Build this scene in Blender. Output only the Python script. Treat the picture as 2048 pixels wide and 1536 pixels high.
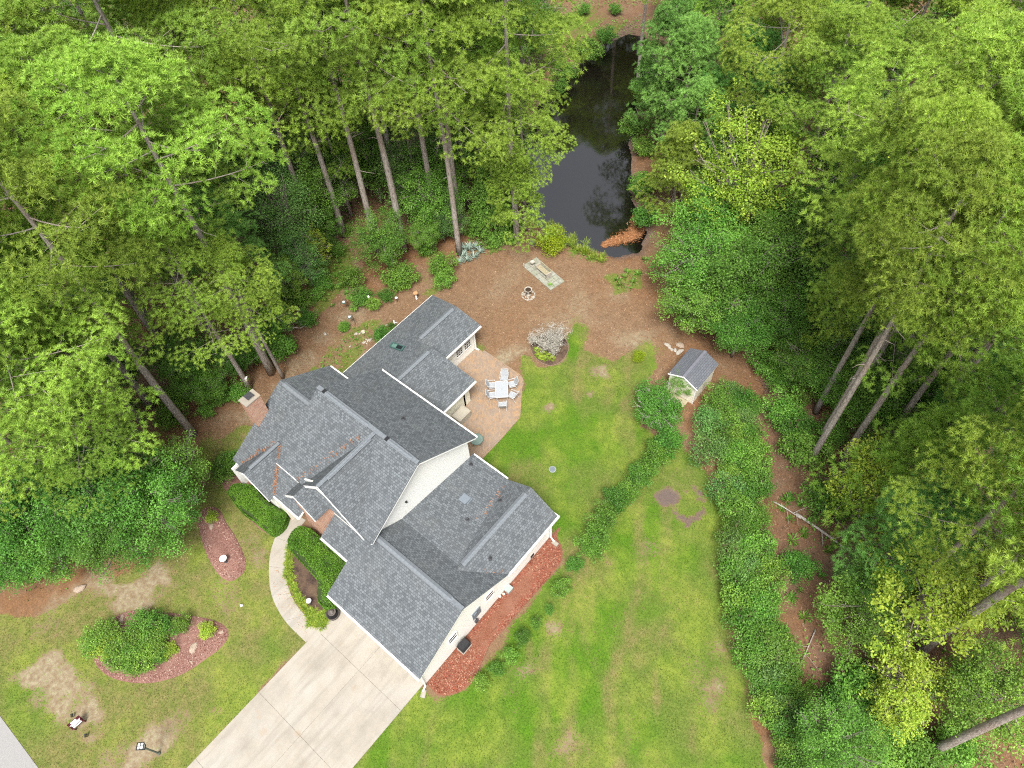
import bpy, math, random
import numpy as np
from mathutils import Vector, Matrix

# ---------------------------------------------------------------- camera, world, sun, exposure
for o in list(bpy.data.objects): bpy.data.objects.remove(o)
scene = bpy.context.scene
COL = scene.collection
cam_data = bpy.data.cameras.new('camera'); cam = bpy.data.objects.new('camera', cam_data); COL.objects.link(cam)
cam_data.sensor_width = 36.0; cam_data.lens = 25.9277
cam_data.clip_start = 0.5; cam_data.clip_end = 600
_R, _U, _W = (0.767761,0.639046,-0.046505), (-0.502303,0.645356,0.575506), (-0.397787,0.418491,-0.816474)
cam.matrix_world = Matrix(((_R[0], _U[0], -_W[0], 11.661), (_R[1], _U[1], -_W[1], -3.37), (_R[2], _U[2], -_W[2], 43.0), (0, 0, 0, 1)))
scene.camera = cam
SUN_EL, SUN_AZ = math.radians(62), math.radians(-50)      # azimuth measured from +x towards +y
world = bpy.data.worlds.new('World'); scene.world = world; world.use_nodes = True
wn = world.node_tree; wn.nodes.clear()
sky = wn.nodes.new('ShaderNodeTexSky'); sky.sky_type = 'NISHITA'; sky.sun_disc = False
sky.sun_elevation = SUN_EL; sky.sun_rotation = math.radians(90) - SUN_AZ
sky.dust_density = 4.0; sky.air_density = 1.0; sky.ozone_density = 0.6
hsv = wn.nodes.new('ShaderNodeHueSaturation'); hsv.inputs['Saturation'].default_value = 0.28
bg = wn.nodes.new('ShaderNodeBackground'); bg.inputs['Strength'].default_value = 0.135
wo = wn.nodes.new('ShaderNodeOutputWorld')
wn.links.new(sky.outputs[0], hsv.inputs['Color']); wn.links.new(hsv.outputs[0], bg.inputs['Color']); wn.links.new(bg.outputs[0], wo.inputs['Surface'])
sd = bpy.data.lights.new('sun', 'SUN'); sd.energy = 2.7; sd.angle = math.radians(18); sd.color = (1.0, 0.96, 0.9)
sun = bpy.data.objects.new('sun', sd); COL.objects.link(sun)
_d = Vector((math.cos(SUN_EL) * math.cos(SUN_AZ), math.cos(SUN_EL) * math.sin(SUN_AZ), math.sin(SUN_EL)))
sun.rotation_euler = _d.to_track_quat('Z', 'Y').to_euler()
sun.location = (0, 0, 80)
scene.view_settings.view_transform = 'Standard'; scene.view_settings.look = 'None'
scene.view_settings.gamma = 1.0; scene.view_settings.use_curve_mapping = False
scene.view_settings.exposure = 0.95
scene.cycles.max_bounces = 5; scene.cycles.diffuse_bounces = 3; scene.cycles.glossy_bounces = 2
scene.cycles.transmission_bounces = 4; scene.cycles.transparent_max_bounces = 4; scene.cycles.caustics_reflective = False; scene.cycles.caustics_refractive = False
scene.cycles.use_denoising = False; scene.cycles.filter_width = 1.15

# ---------------------------------------------------------------- helpers
def link(o, parent=None):
    COL.objects.link(o)
    if parent is not None: o.parent = parent
    return o
def tag(o, label=None, cat=None, group=None, kind=None):
    if label: o['label'] = label
    if cat: o['category'] = cat
    if group: o['group'] = group
    if kind: o['kind'] = kind
    return o
def empty(name, loc=(0, 0, 0), rz=0.0, sc=1.0, label=None, cat=None, group=None):
    o = bpy.data.objects.new(name, None); o.location = loc; o.rotation_euler = (0, 0, rz); o.scale = (sc, sc, sc)
    o.empty_display_size = 0.3
    link(o); return tag(o, label, cat, group)
class MB:
    """collects simple shapes into one mesh"""
    def __init__(s): s.v = []; s.f = []; s.m = []
    def add(s, vs, fs, mi=0):
        n = len(s.v); s.v += [tuple(p) for p in vs]; s.f += [tuple(i + n for i in f) for f in fs]; s.m += [mi] * len(fs); return s
    def box(s, x0, x1, y0, y1, z0, z1, mi=0):
        return s.add([(x0,y0,z0),(x1,y0,z0),(x1,y1,z0),(x0,y1,z0),(x0,y0,z1),(x1,y0,z1),(x1,y1,z1),(x0,y1,z1)],
              [(3,2,1,0),(4,5,6,7),(0,1,5,4),(1,2,6,5),(2,3,7,6),(3,0,4,7)], mi)
    def beam(s, a, b, w, h, mi=0):
        a = Vector(a); b = Vector(b); d = (b - a).normalized()
        up = Vector((0,0,1)) if abs(d.z) < .95 else Vector((1,0,0))
        r = d.cross(up).normalized(); u = r.cross(d).normalized()
        vs = [p + r*sx*w/2 + u*sz*h/2 for p in (a, b) for sx, sz in ((-1,-1),(1,-1),(1,1),(-1,1))]
        return s.add(vs, [(0,1,2,3),(7,6,5,4),(0,4,5,1),(1,5,6,2),(2,6,7,3),(3,7,4,0)], mi)
    def tube(s, pts, rad, n=6, mi=0, cap=True):
        pts = [Vector(p) for p in pts]; k = len(pts)
        if not hasattr(rad, '__len__'): rad = [rad] * k
        base = len(s.v); ring = []
        for i, p in enumerate(pts):
            d = (pts[min(i+1, k-1)] - pts[max(i-1, 0)]).normalized()
            up = Vector((0,0,1)) if abs(d.z) < .9 else Vector((1,0,0))
            r = d.cross(up).normalized(); u = r.cross(d)
            for j in range(n):
                t = 2*math.pi*j/n; s.v.append(tuple(p + (r*math.cos(t) + u*math.sin(t))*rad[i]))
        for i in range(k-1):
            for j in range(n):
                a = base + i*n + j; b = base + i*n + (j+1) % n
                s.f.append((a, a+n, b+n, b)); s.m.append(mi)
        if cap:
            s.f.append(tuple(base + j for j in range(n))); s.m.append(mi)
            s.f.append(tuple(base + (k-1)*n + j for j in reversed(range(n)))); s.m.append(mi)
        return s
    def lathe(s, prof, n=16, c=(0,0,0), mi=0):
        base = len(s.v); k = len(prof)
        for r, z in prof:
            for j in range(n):
                t = 2*math.pi*j/n; s.v.append((c[0]+r*math.cos(t), c[1]+r*math.sin(t), c[2]+z))
        for i in range(k-1):
            for j in range(n):
                a = base + i*n + j; b = base + i*n + (j+1) % n
                s.f.append((a, b, b+n, a+n)); s.m.append(mi)
        s.f.append(tuple(base + j for j in reversed(range(n)))); s.m.append(mi)
        s.f.append(tuple(base + (k-1)*n + j for j in range(n))); s.m.append(mi)
        return s
    def prism(s, poly, z0, z1, mi=0):
        n = len(poly)
        a = sum(poly[i][0]*poly[(i+1)%n][1] - poly[(i+1)%n][0]*poly[i][1] for i in range(n))
        if a < 0: poly = poly[::-1]
        vs = [(p[0],p[1],z0) for p in poly] + [(p[0],p[1],z1) for p in poly]
        fs = [tuple(range(n-1,-1,-1)), tuple(range(n,2*n))] + [(i,(i+1)%n,(i+1)%n+n,i+n) for i in range(n)]
        return s.add(vs, fs, mi)
    def build(s, name, mats, parent=None, smooth=False):
        me = bpy.data.meshes.new(name); me.from_pydata(s.v, [], s.f)
        for m in (mats if isinstance(mats, (list, tuple)) else [mats]): me.materials.append(m)
        if any(s.m): me.polygons.foreach_set('material_index', s.m)
        if smooth: me.polygons.foreach_set('use_smooth', [True]*len(me.polygons))
        me.update(); return link(bpy.data.objects.new(name, me), parent)
def np_mesh(name, V, F, mats, tint=None, smooth=False):
    """V (n,3), F (m,3 or 4) -> mesh with optional per-vertex tint"""
    me = bpy.data.meshes.new(name); V = np.asarray(V, np.float32); F = np.asarray(F, np.int32); k = F.shape[1]
    me.vertices.add(len(V)); me.vertices.foreach_set('co', V.ravel())
    me.loops.add(F.size); me.loops.foreach_set('vertex_index', F.ravel())
    me.polygons.add(len(F)); me.polygons.foreach_set('loop_start', np.arange(0, F.size, k, dtype=np.int32))
    if tint is not None:
        for an, arr in (tint.items() if isinstance(tint, dict) else {'tint': tint}.items()):
            c = np.ones((len(V), 4), np.float32); c[:, :arr.shape[1]] = arr
            me.attributes.new(an, 'FLOAT_COLOR', 'POINT').data.foreach_set('color', c.ravel())
    for m in (mats if isinstance(mats, (list, tuple)) else [mats]): me.materials.append(m)
    me.update(calc_edges=True); me.validate()
    if smooth: me.polygons.foreach_set('use_smooth', [True]*len(me.polygons))
    return me
def copy_tree(o, parent=None):
    c = o.copy(); COL.objects.link(c); c.parent = parent
    for ch in o.children: copy_tree(ch, c)
    return c

# ---------------------------------------------------------------- materials
class NT:
    def __init__(s, name):
        s.mat = bpy.data.materials.new(name); s.mat.use_nodes = True; s.t = s.mat.node_tree
        s.b = s.t.nodes['Principled BSDF']; s.out = s.t.nodes['Material Output']
    def n(s, typ, **kw):
        x = s.t.nodes.new('ShaderNode' + typ)
        for k, v in kw.items(): setattr(x, k, v)
        return x
    def l(s, a, b): s.t.links.new(a, b)
    def obj(s): return s.n('TexCoord').outputs['Object']
    def gen(s): return s.n('TexCoord').outputs['Generated']
    def pos(s): return s.n('NewGeometry').outputs['Position']
    def noise(s, vec, scale, detail=3, rough=.6, out=0):
        x = s.n('TexNoise'); x.inputs['Scale'].default_value = scale; x.inputs['Detail'].default_value = detail; x.inputs['Roughness'].default_value = rough
        if vec is not None: s.l(vec, x.inputs['Vector'])
        return x.outputs[out]
    def ramp(s, fac, stops):
        x = s.n('ValToRGB'); s.l(fac, x.inputs[0]); e = x.color_ramp.elements
        while len(e) > len(stops): e.remove(e[-1])
        while len(e) < len(stops): e.new(1)
        for q, (p, c) in zip(e, stops):
            q.position = p; q.color = (*c, 1) if hasattr(c, '__len__') else (c, c, c, 1)
        return x.outputs[0]
    def val(s, sock, node, name):
        if hasattr(sock, 'is_linked') or str(type(sock)).find('Socket') >= 0: s.l(sock, node.inputs[name])
        else: node.inputs[name].default_value = (*sock, 1) if hasattr(sock, '__len__') and len(sock) == 3 else sock
    def mix(s, fac, a, b, mode='MIX'):
        x = s.n('MixRGB', blend_type=mode); s.val(fac, x, 0); s.val(a, x, 1); s.val(b, x, 2); return x.outputs[0]
    def math(s, op, a, b=0.0):
        x = s.n('Math', operation=op); s.val(a, x, 0); s.val(b, x, 1); return x.outputs[0]
    def attr(s, name):
        return s.n('Attribute', attribute_name=name)
    def sep(s, c):
        x = s.n('SeparateColor'); s.l(c, x.inputs[0]); return x.outputs
    def bump(s, h, strength=.3, dist=.02):
        x = s.n('Bump'); x.inputs['Strength'].default_value = strength; x.inputs['Distance'].default_value = dist
        s.l(h, x.inputs['Height']); s.l(x.outputs[0], s.b.inputs['Normal'])
    def fin(s, col, rough=.8, metal=0.0, spec=.3):
        s.val(col, s.b, 'Base Color'); s.val(rough, s.b, 'Roughness'); s.b.inputs['Metallic'].default_value = metal
        s.b.inputs['Specular IOR Level'].default_value = spec
        return s.mat
def plain(name, c, rough=.6, metal=0, var=.12, scale=6, spec=.3):
    t = NT(name); f = t.noise(t.obj(), scale, 4)
    a = [max(0, x*(1-var)) for x in c]; b = [x*(1+var) for x in c]
    return t.fin(t.ramp(f, [(.3, a), (.7, b)]), rough, metal, spec)
def speckle(name, cols, scale, rough=.9, bump=.4, big=None):
    t = NT(name); p = t.obj(); f = t.noise(p, scale, 3, .7)
    c = t.ramp(f, [(.28 + .44*i/(len(cols)-1), q) for i, q in enumerate(cols)])
    if big:
        g = t.noise(p, big[0], 3); c = t.mix(t.ramp(g, [(.4, 0.0), (.65, 1.0)]), c, t.mix(.6, c, big[1]))
    t.bump(f, bump, .03); return t.fin(c, rough)

M = {}
M['white'] = plain('white_paint', (.82,.82,.80), .5, var=.03)
M['cream'] = plain('cream_paint', (.72,.68,.55), .6, var=.04)
M['tan'] = plain('tan_plastic', (.36,.33,.27), .6, var=.05)
M['black'] = plain('black_metal', (.02,.02,.022), .4, var=.2)
M['dark'] = plain('dark_metal', (.05,.05,.055), .45, var=.2)
M['glass'] = NT('window_glass').fin((.02,.025,.03), .06, 0, .6)
M['bluegrey'] = plain('blue_grey_enamel', (.15,.175,.20), .5, var=.05)
M['grey'] = plain('grey_metal', (.30,.33,.33), .5, var=.08)
M['aluminium'] = plain('white_aluminium', (.46,.46,.46), .4, var=.04)
M['sling'] = plain('pale_sling_fabric', (.33,.35,.37), .8, var=.06, scale=20)
M['maroon'] = plain('maroon_paint', (.07,.012,.02), .5)
M['stone'] = speckle('pale_stone', [(.20,.18,.15), (.36,.33,.28), (.50,.46,.40)], 9)
M['rock'] = speckle('tan_rock', [(.17,.13,.10), (.32,.25,.19), (.42,.36,.30)], 6)
M['slab'] = speckle('grey_paving_slab', [(.17,.17,.14), (.28,.28,.24), (.38,.37,.32)], 5, big=(1.2, (.20,.22,.13)))
M['wood'] = plain('weathered_wood', (.34,.30,.20), .8, var=.2, scale=12)
M['terracotta'] = plain('terracotta', (.42,.24,.12), .8)
M['iron_green'] = plain('green_metal', (.06,.12,.11), .6, var=.2)
M['bark'] = None
def bark(name, a, b, c, s=3.0):
    t = NT(name); p = t.obj(); mp = t.n('Mapping'); mp.inputs['Scale'].default_value = (s*2.2, s*2.2, s*.55); t.l(p, mp.inputs[0])
    f = t.noise(mp.outputs[0], 2.2, 5, .65); col = t.ramp(f, [(.32, a), (.5, b), (.7, c)])
    g = t.noise(p, .35, 2); col = t.mix(t.ramp(g, [(.4, 0.0), (.7, .5)]), col, (.24,.15,.11))
    t.bump(f, .9, .06); return t.fin(col, .95, 0, .1)
M['bark'] = bark('pine_bark', (.13,.115,.10), (.32,.288,.255), (.47,.43,.385))
M['bark_grey'] = bark('grey_bark', (.12,.11,.09), (.28,.26,.22), (.46,.43,.38), 4)
M['dead'] = bark('bleached_dead_wood', (.28,.26,.22), (.50,.47,.42), (.66,.63,.58), 5)
M['deadbrown'] = bark('brown_dead_wood', (.10,.07,.05), (.22,.15,.11), (.36,.27,.20), 5)
def foliage(name, base, alt, rough=.6, trans=.15, objvar=.35, spec=.25):
    """leaf colour = base..alt by the leaf's own tint, shifted a little per plant; part of the light passes through"""
    t = NT(name); a = t.attr('tint'); r, g, b = t.sep(a.outputs['Color'])[:3]
    col = t.mix(r, base, alt)
    oi = t.n('ObjectInfo').outputs['Random']
    hs = t.n('HueSaturation'); t.l(col, hs.inputs['Color'])
    mr = t.n('MapRange'); t.l(oi, mr.inputs[0]); mr.inputs[3].default_value = 1 - objvar*.6; mr.inputs[4].default_value = 1 + objvar*.6
    t.l(t.math('MULTIPLY', mr.outputs[0], t.math('ADD', t.math('MULTIPLY', g, .7), .65)), hs.inputs['Value'])
    oi2 = t.math('FRACT', t.math('MULTIPLY', oi, 7.31))
    mr2 = t.n('MapRange'); t.l(oi2, mr2.inputs[0]); mr2.inputs[3].default_value = .5 - .006*objvar/.35; mr2.inputs[4].default_value = .5 + .022*objvar/.35
    t.l(mr2.outputs[0], hs.inputs['Hue'])
    c = hs.outputs[0]; t.fin(c, rough, 0, spec)
    tr = t.n('BsdfTranslucent'); t.l(t.mix(1.0, c, (1.0, 1.0, .5), 'MULTIPLY'), tr.inputs['Color'])
    mx = t.n('MixShader'); mx.inputs[0].default_value = trans
    t.l(t.b.outputs[0], mx.inputs[1]); t.l(tr.outputs[0], mx.inputs[2]); t.l(mx.outputs[0], t.out.inputs['Surface'])
    return t.mat
M['needle'] = foliage('pine_needles', (.145,.262,.026), (.335,.455,.068), .55, .17, spec=.3)
M['needle_b'] = foliage('bluish_pine_needles', (.095,.225,.038), (.22,.39,.085), .55, .16, spec=.3)
M['leaf_dark'] = foliage('dark_green_leaves', (.045,.12,.014), (.15,.29,.04), .5, .14)
M['leaf_mid'] = foliage('mid_green_leaves', (.065,.16,.018), (.23,.38,.055), .5, .16)
M['leaf_lime'] = foliage('lime_green_leaves', (.20,.33,.028), (.46,.53,.07), .5, .25, .2)
M['leaf_blue'] = foliage('bluish_green_leaves', (.06,.14,.03), (.19,.32,.075), .5, .14)
M['hedge'] = foliage('hedge_leaves', (.035,.115,.010), (.16,.31,.03), .55, .12, .15)
M['lily'] = foliage('yellow_green_blades', (.13,.23,.02), (.36,.43,.06), .6, .35, .2)
M['agave'] = foliage('blue_grey_blades', (.16,.24,.19), (.34,.42,.36), .6, .2, .15)
M['chartreuse'] = foliage('chartreuse_leaves', (.20,.31,.012), (.40,.48,.03), .55, .35, .1)
M['twig'] = foliage('bleached_twigs', (.30,.29,.24), (.52,.50,.44), .9, .0, .05)
def litter(name):
    t = NT(name); a = t.attr('tint'); return t.fin(a.outputs['Color'], .95, 0, .05)
M['litter'] = litter('ground_litter')
M['blade'] = foliage('grass_blades', (1,1,1), (1,1,1), .7, .3, 0)
t = NT('lawn_blades'); a = t.attr('tint'); c = a.outputs['Color']; t.fin(c, .7, 0, .1)
tr = t.n('BsdfTranslucent'); t.l(c, tr.inputs['Color']); mx = t.n('MixShader'); mx.inputs[0].default_value = .3
t.l(t.b.outputs[0], mx.inputs[1]); t.l(tr.outputs[0], mx.inputs[2]); t.l(mx.outputs[0], t.out.inputs['Surface']); M['blade'] = t.mat

def shingles(name, dark, light, w=.16, h=.145):
    t = NT(name); uv = t.n('UVMap').outputs[0]
    br = t.n('TexBrick', offset=.5, squash=1.0); t.l(uv, br.inputs['Vector'])
    br.inputs['Scale'].default_value = 1; br.inputs['Brick Width'].default_value = w; br.inputs['Row Height'].default_value = h
    br.inputs['Mortar Size'].default_value = .012; br.inputs['Mortar Smooth'].default_value = .1; br.inputs['Bias'].default_value = -.1
    br.inputs['Color1'].default_value = (*light, 1); br.inputs['Color2'].default_value = (*dark, 1); br.inputs['Mortar'].default_value = (.035,.037,.04, 1)
    f = t.noise(uv, 1.3, 4, .6); g = t.noise(uv, 60, 2); k = t.noise(uv, .45, 3)
    c = t.mix(t.ramp(f, [(.35, 0.0), (.7, .32)]), br.outputs['Color'], (.10,.108,.12))
    c = t.mix(t.ramp(k, [(.5, 0.0), (.75, .30)]), c, (.15,.145,.13))
    c = t.mix(.35, c, t.ramp(g, [(.3, (.038,.044,.05)), (.7, (.205,.225,.24))]))
    t.bump(br.outputs['Fac'], .5, .012); t.b.inputs['Normal'].links[0].from_node.invert = True
    return t.fin(c, .9, 0, .15)
M['shingle'] = shingles('architectural_shingles', (.046,.053,.060), (.172,.192,.205))
M['shed_shingle'] = shingles('slate_blue_shingles', (.105,.11,.135), (.15,.155,.185), .3, .145)
M['cap'] = plain('ridge_cap_shingle', (.145,.162,.178), .9, var=.18, scale=9)
def brickwall(name, c1, c2, mortar, w=.2, h=.068, uvmap=False):
    t = NT(name); p = t.obj()
    # bricks run round the four sides: use x+y along the wall and z up it
    s = t.n('SeparateXYZ'); t.l(p, s.inputs[0]); cb = t.n('CombineXYZ'); t.l(t.math('ADD', s.outputs[0], s.outputs[1]), cb.inputs[0]); t.l(s.outputs[2], cb.inputs[1])
    br = t.n('TexBrick', offset=.5); t.l(cb.outputs[0], br.inputs['Vector'])
    br.inputs['Scale'].default_value = 1; br.inputs['Brick Width'].default_value = w; br.inputs['Row Height'].default_value = h
    br.inputs['Mortar Size'].default_value = .008; br.inputs['Color1'].default_value = (*c1,1); br.inputs['Color2'].default_value = (*c2,1); br.inputs['Mortar'].default_value = (*mortar,1)
    f = t.noise(p, 2.5, 4); c = t.mix(t.ramp(f, [(.4,0.0),(.7,.3)]), br.outputs[0], (.46,.33,.25))
    t.bump(br.outputs['Fac'], .5, .01); t.b.inputs['Normal'].links[0].from_node.invert = True
    return t.fin(c, .85)
M['brick'] = brickwall('pink_brick', (.34,.13,.075), (.50,.27,.17), (.46,.40,.34))
def siding(name, c):
    t = NT(name); p = t.obj(); s = t.n('SeparateXYZ'); t.l(p, s.inputs[0])
    f = t.math('FRACT', t.math('DIVIDE', s.outputs[2], .115)); t.bump(f, .35, .012)
    g = t.noise(p, 1.5, 3); return t.fin(t.ramp(g, [(.3, [x*.96 for x in c]), (.7, c)]), .55, 0, .3)
M['siding'] = siding('white_lap_siding', (.85,.845,.80))
M['siding_cream'] = siding('cream_lap_siding', (.80,.765,.63))
def concrete(name):
    t = NT(name); p = t.obj(); a = t.noise(p, .55, 5, .6); b = t.noise(p, 14, 4, .7); d = t.noise(p, .22, 3)
    c = t.ramp(a, [(.3, (.255,.228,.188)), (.5, (.335,.302,.25)), (.68, (.365,.342,.30))])
    c = t.mix(t.ramp(d, [(.5, 0.0), (.72, .5)]), c, (.325,.322,.315)); c = t.mix(.25, c, t.ramp(b, [(.3,(.19,.178,.155)),(.7,(.35,.332,.30))]))
    e = t.noise(p, .9, 2, .5); mp = t.n('Mapping'); mp.inputs['Scale'].default_value = (1.6, .16, 1); t.l(p, mp.inputs[0]); st = t.noise(mp.outputs[0], 1.3, 4, .6); c = t.mix(t.ramp(st, [(.48, 0.0), (.66, .4)]), c, (.20,.18,.155)); c = t.mix(t.ramp(e, [(.66, 0.0), (.78, .45)]), c, (.30,.20,.11))
    t.bump(b, .15, .01); return t.fin(c, .85, 0, .2)
M['concrete'] = concrete('weathered_concrete')
M['asphalt'] = speckle('old_asphalt', [(.20,.195,.195), (.25,.245,.24), (.30,.29,.285)], 25, bump=.2)
def pavers():
    t = NT('patio_pavers'); p = t.obj(); mp = t.n('Mapping'); mp.inputs['Rotation'].default_value = (0,0,math.radians(45)); t.l(p, mp.inputs[0])
    br = t.n('TexBrick', offset=.5); t.l(mp.outputs[0], br.inputs['Vector']); br.inputs['Scale'].default_value = 1
    br.inputs['Brick Width'].default_value = .21; br.inputs['Row Height'].default_value = .105; br.inputs['Mortar Size'].default_value = .004
    br.inputs['Color1'].default_value = (.315,.215,.135,1); br.inputs['Color2'].default_value = (.225,.165,.12,1); br.inputs['Mortar'].default_value = (.17,.125,.10,1)
    v = t.n('TexWhiteNoise', noise_dimensions='2D'); sn = t.n('Vector' + 'Math', operation='SNAP'); t.l(mp.outputs[0], sn.inputs[0]); sn.inputs[1].default_value = (.21,.21,.21); t.l(sn.outputs[0], v.inputs['Vector'])
    c = t.mix(t.ramp(v.outputs[0], [(.6,0.0),(1.0,.6)]), br.outputs[0], (.36,.215,.11)); 
    v2 = t.noise(p, 1.0, 4); c = t.mix(t.ramp(v2, [(.42,0.0),(.65,.45)]), c, (.26,.215,.175))
    v3 = t.noise(p, 7, 3); c = t.mix(t.ramp(v3, [(.55,0.0),(.75,.45)]), c, (.24,.22,.22))
    t.bump(br.outputs['Fac'], .3, .006); t.b.inputs['Normal'].links[0].from_node.invert = True; return t.fin(c, .85)
M['paver'] = pavers()
M['mulch_red'] = speckle('red_mulch', [(.06,.022,.014), (.145,.052,.030), (.205,.08,.045), (.27,.14,.09)], 16, bump=.8, big=(.9, (.24,.12,.08)))
M['mulch_brown'] = speckle('brown_mulch', [(.065,.030,.024), (.14,.065,.052), (.20,.105,.085), (.29,.20,.16)], 14, bump=.8, big=(.8, (.25,.14,.11)))
M['mulch_dark'] = speckle('dark_soil_mulch', [(.02,.012,.010), (.055,.034,.026), (.09,.058,.045)], 14, bump=.8, big=(1.3, (.15,.10,.06)))
def water():
    t = NT('pond_water'); p = t.obj(); f = t.noise(p, 5, 3, .55)
    t.fin((.006,.005,.004), .04, 0, .8); t.b.inputs['IOR'].default_value = 1.85; t.bump(f, .045, .02); return t.mat
M['water'] = water()
def ground():
    t = NT('yard_ground'); p = t.obj(); z = t.attr('zone').outputs['Color']; zb = t.attr('zoneb').outputs['Color']
    gr, lush, sand = t.sep(z)[:3]; soil, weed, straw = t.sep(zb)[:3]
    n1 = t.noise(p, 9, 4, .7); n2 = t.noise(p, 1.1, 4, .6); n3 = t.noise(p, 30, 2, .6); n4 = t.noise(p, .35, 3, .55); n5 = t.noise(p, 3.2, 4, .65)
    needles = t.mix(t.ramp(n1, [(.3,0.0),(.7,1.0)]), (.095,.044,.019), (.245,.12,.05))
    needles = t.mix(t.ramp(n3, [(.55,0.0),(.72,.55)]), needles, (.30,.20,.135))
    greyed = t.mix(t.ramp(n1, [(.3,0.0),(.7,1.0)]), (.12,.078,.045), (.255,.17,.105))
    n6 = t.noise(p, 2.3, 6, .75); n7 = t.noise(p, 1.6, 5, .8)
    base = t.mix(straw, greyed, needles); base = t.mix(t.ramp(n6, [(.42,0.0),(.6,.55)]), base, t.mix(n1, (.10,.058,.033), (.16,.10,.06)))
    base = t.mix(t.ramp(n2, [(.45,0.0),(.7,.4)]), base, (.235,.145,.09))
    sandc = t.mix(t.ramp(n5, [(.35,0.0),(.65,1.0)]), (.185,.150,.092), (.285,.24,.165))
    base = t.mix(t.math('MULTIPLY', sand, t.ramp(n5, [(.25,.35),(.6,1.0)])), base, sandc)
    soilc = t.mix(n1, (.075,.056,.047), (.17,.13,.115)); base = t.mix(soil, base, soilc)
    dry = t.mix(t.ramp(n1, [(.3,0.0),(.7,1.0)]), (.118,.108,.034), (.228,.198,.082))
    rich = t.mix(t.ramp(n1, [(.3,0.0),(.7,1.0)]), (.034,.105,.005), (.112,.21,.018))
    g = t.mix(lush, dry, rich)
    g = t.mix(t.math('MULTIPLY', t.ramp(n4, [(.45,0.0),(.62,.75)]), .9), g, t.mix(n1, (.15,.195,.024), (.24,.285,.05)))
    g = t.mix(t.ramp(n7, [(.40,0.0),(.60,.6)]), g, t.mix(n1, (.045,.09,.012), (.10,.155,.022)))
    cov = t.ramp(t.math('ADD', gr, t.math('ADD', t.math('MULTIPLY', t.math('SUBTRACT', n5, .5), 1.1), t.math('MULTIPLY', t.math('SUBTRACT', n1, .5), 1.8))), [(.32,0.0),(.62,1.0)])
    c = t.mix(cov, base, g)
    w = t.ramp(t.math('ADD', weed, t.math('MULTIPLY', t.math('SUBTRACT', n5, .5), .9)), [(.45,0.0),(.65,.85)])
    c = t.mix(w, c, t.mix(n1, (.05,.09,.014), (.16,.20,.035)))
    t.bump(t.mix(.5, n1, n3), .5, .05); return t.fin(c, .95, 0, .08)
M['ground'] = ground()

# ---------------------------------------------------------------- ground, water, paving
def vnoise(X, Y, s, seed):
    """smooth value noise in [0,1] with cell size s"""
    r = np.random.RandomState(seed); T = r.rand(257, 257)
    x = X / s + 1000.3; y = Y / s + 1000.7
    ix = np.floor(x).astype(int); iy = np.floor(y).astype(int); fx = x - ix; fy = y - iy
    fx = fx*fx*(3-2*fx); fy = fy*fy*(3-2*fy); g = lambda a, b: T[(ix+a) % 257, (iy+b) % 257]
    return (g(0,0)*(1-fx)+g(1,0)*fx)*(1-fy) + (g(0,1)*(1-fx)+g(1,1)*fx)*fy
def fbm(X, Y, s, seed, o=3): return sum(vnoise(X, Y, s/2**i, seed+i)*.5**i for i in range(o)) / sum(.5**i for i in range(o))
def sdist(poly, X, Y):
    """signed distance to a polygon, positive inside"""
    d = np.full(X.shape, 1e9); ins = np.zeros(X.shape, bool); n = len(poly)
    for i in range(n):
        ax, ay = poly[i]; bx_, by_ = poly[(i+1) % n]; ex, ey = bx_-ax, by_-ay
        t = np.clip(((X-ax)*ex + (Y-ay)*ey) / (ex*ex+ey*ey+1e-12), 0, 1)
        d = np.minimum(d, (X-ax-t*ex)**2 + (Y-ay-t*ey)**2)
        c = ((ay > Y) != (by_ > Y)) & (X < (bx_-ax)*(Y-ay)/((by_-ay)+1e-12) + ax); ins ^= c
    d = np.sqrt(d); return np.where(ins, d, -d)
def sst(a, b, x): t = np.clip((x-a)/(b-a), 0, 1); return t*t*(3-2*t)
LAWN_FRONT = [(-24.69,-17.3),(-23.16,-13.97),(-22.48,-13.03),(-20.9,-12.26),(-20.1,-9.33),(-19.26,-7.02),(-18.68,-4.45),(-19.62,-1.64),(-21.03,1.03),(-22.15,3.16),(-22.0,4.58),(-20.71,5.33),(-14.5,1.52),(-12.94,1.88),(-12.38,-0.25),(-10.99,-2.0),(-7.0,-2.78),(-6.67,-10.95),(-5.65,-13.2),(-9.91,-16.72),(-21.06,-18.98)]
LAWN_BACK = [(-0.03,-8.56),(-0.59,-0.48),(1.06,0.01),(1.92,1.12),(1.61,10.54),(0.4,11.45),(-1.67,11.3),(-7.82,10.51),(-7.73,15.51),(-8.37,18.73),(-9.82,20.11),(-10.64,21.5),(-8.76,21.22),(-7.61,22.69),(-9.02,24.54),(-8.87,25.57),(-8.3,26.19),(-6.97,24.63),(-4.75,24.9),(-3.81,27.37),(-2.23,26.28),(-1.57,24.02),(0.05,21.61),(2.02,21.65),(2.59,22.11),(4.28,21.73),(5.59,21.12),(7.24,19.27),(8.51,17.71),(11.49,13.46),(14.26,10.52),(18.19,6.49)]
POND = [(-20.33,33.66),(-17.96,33.1),(-15.75,32.66),(-13.18,33.36),(-10.54,33.85),(-9.67,35.07),(-10.35,37.32),(-12.04,39.08),(-13.78,40.13),(-16.57,43.88),(-20.39,50.25),(-22.75,55.64),(-24.06,59.05),(-26.75,61.13),(-28.84,60.48),(-30.18,58.72),(-29.9,52.69),(-29.42,48.76),(-28.06,44.68),(-25.66,39.84),(-22.92,35.79)]
ROAD = [(-17.38,-16.38),(-13.09,-16.35),(-9.1,-16.34),(-20.66,-25.89),(-45.5,-16.76)]
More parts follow.
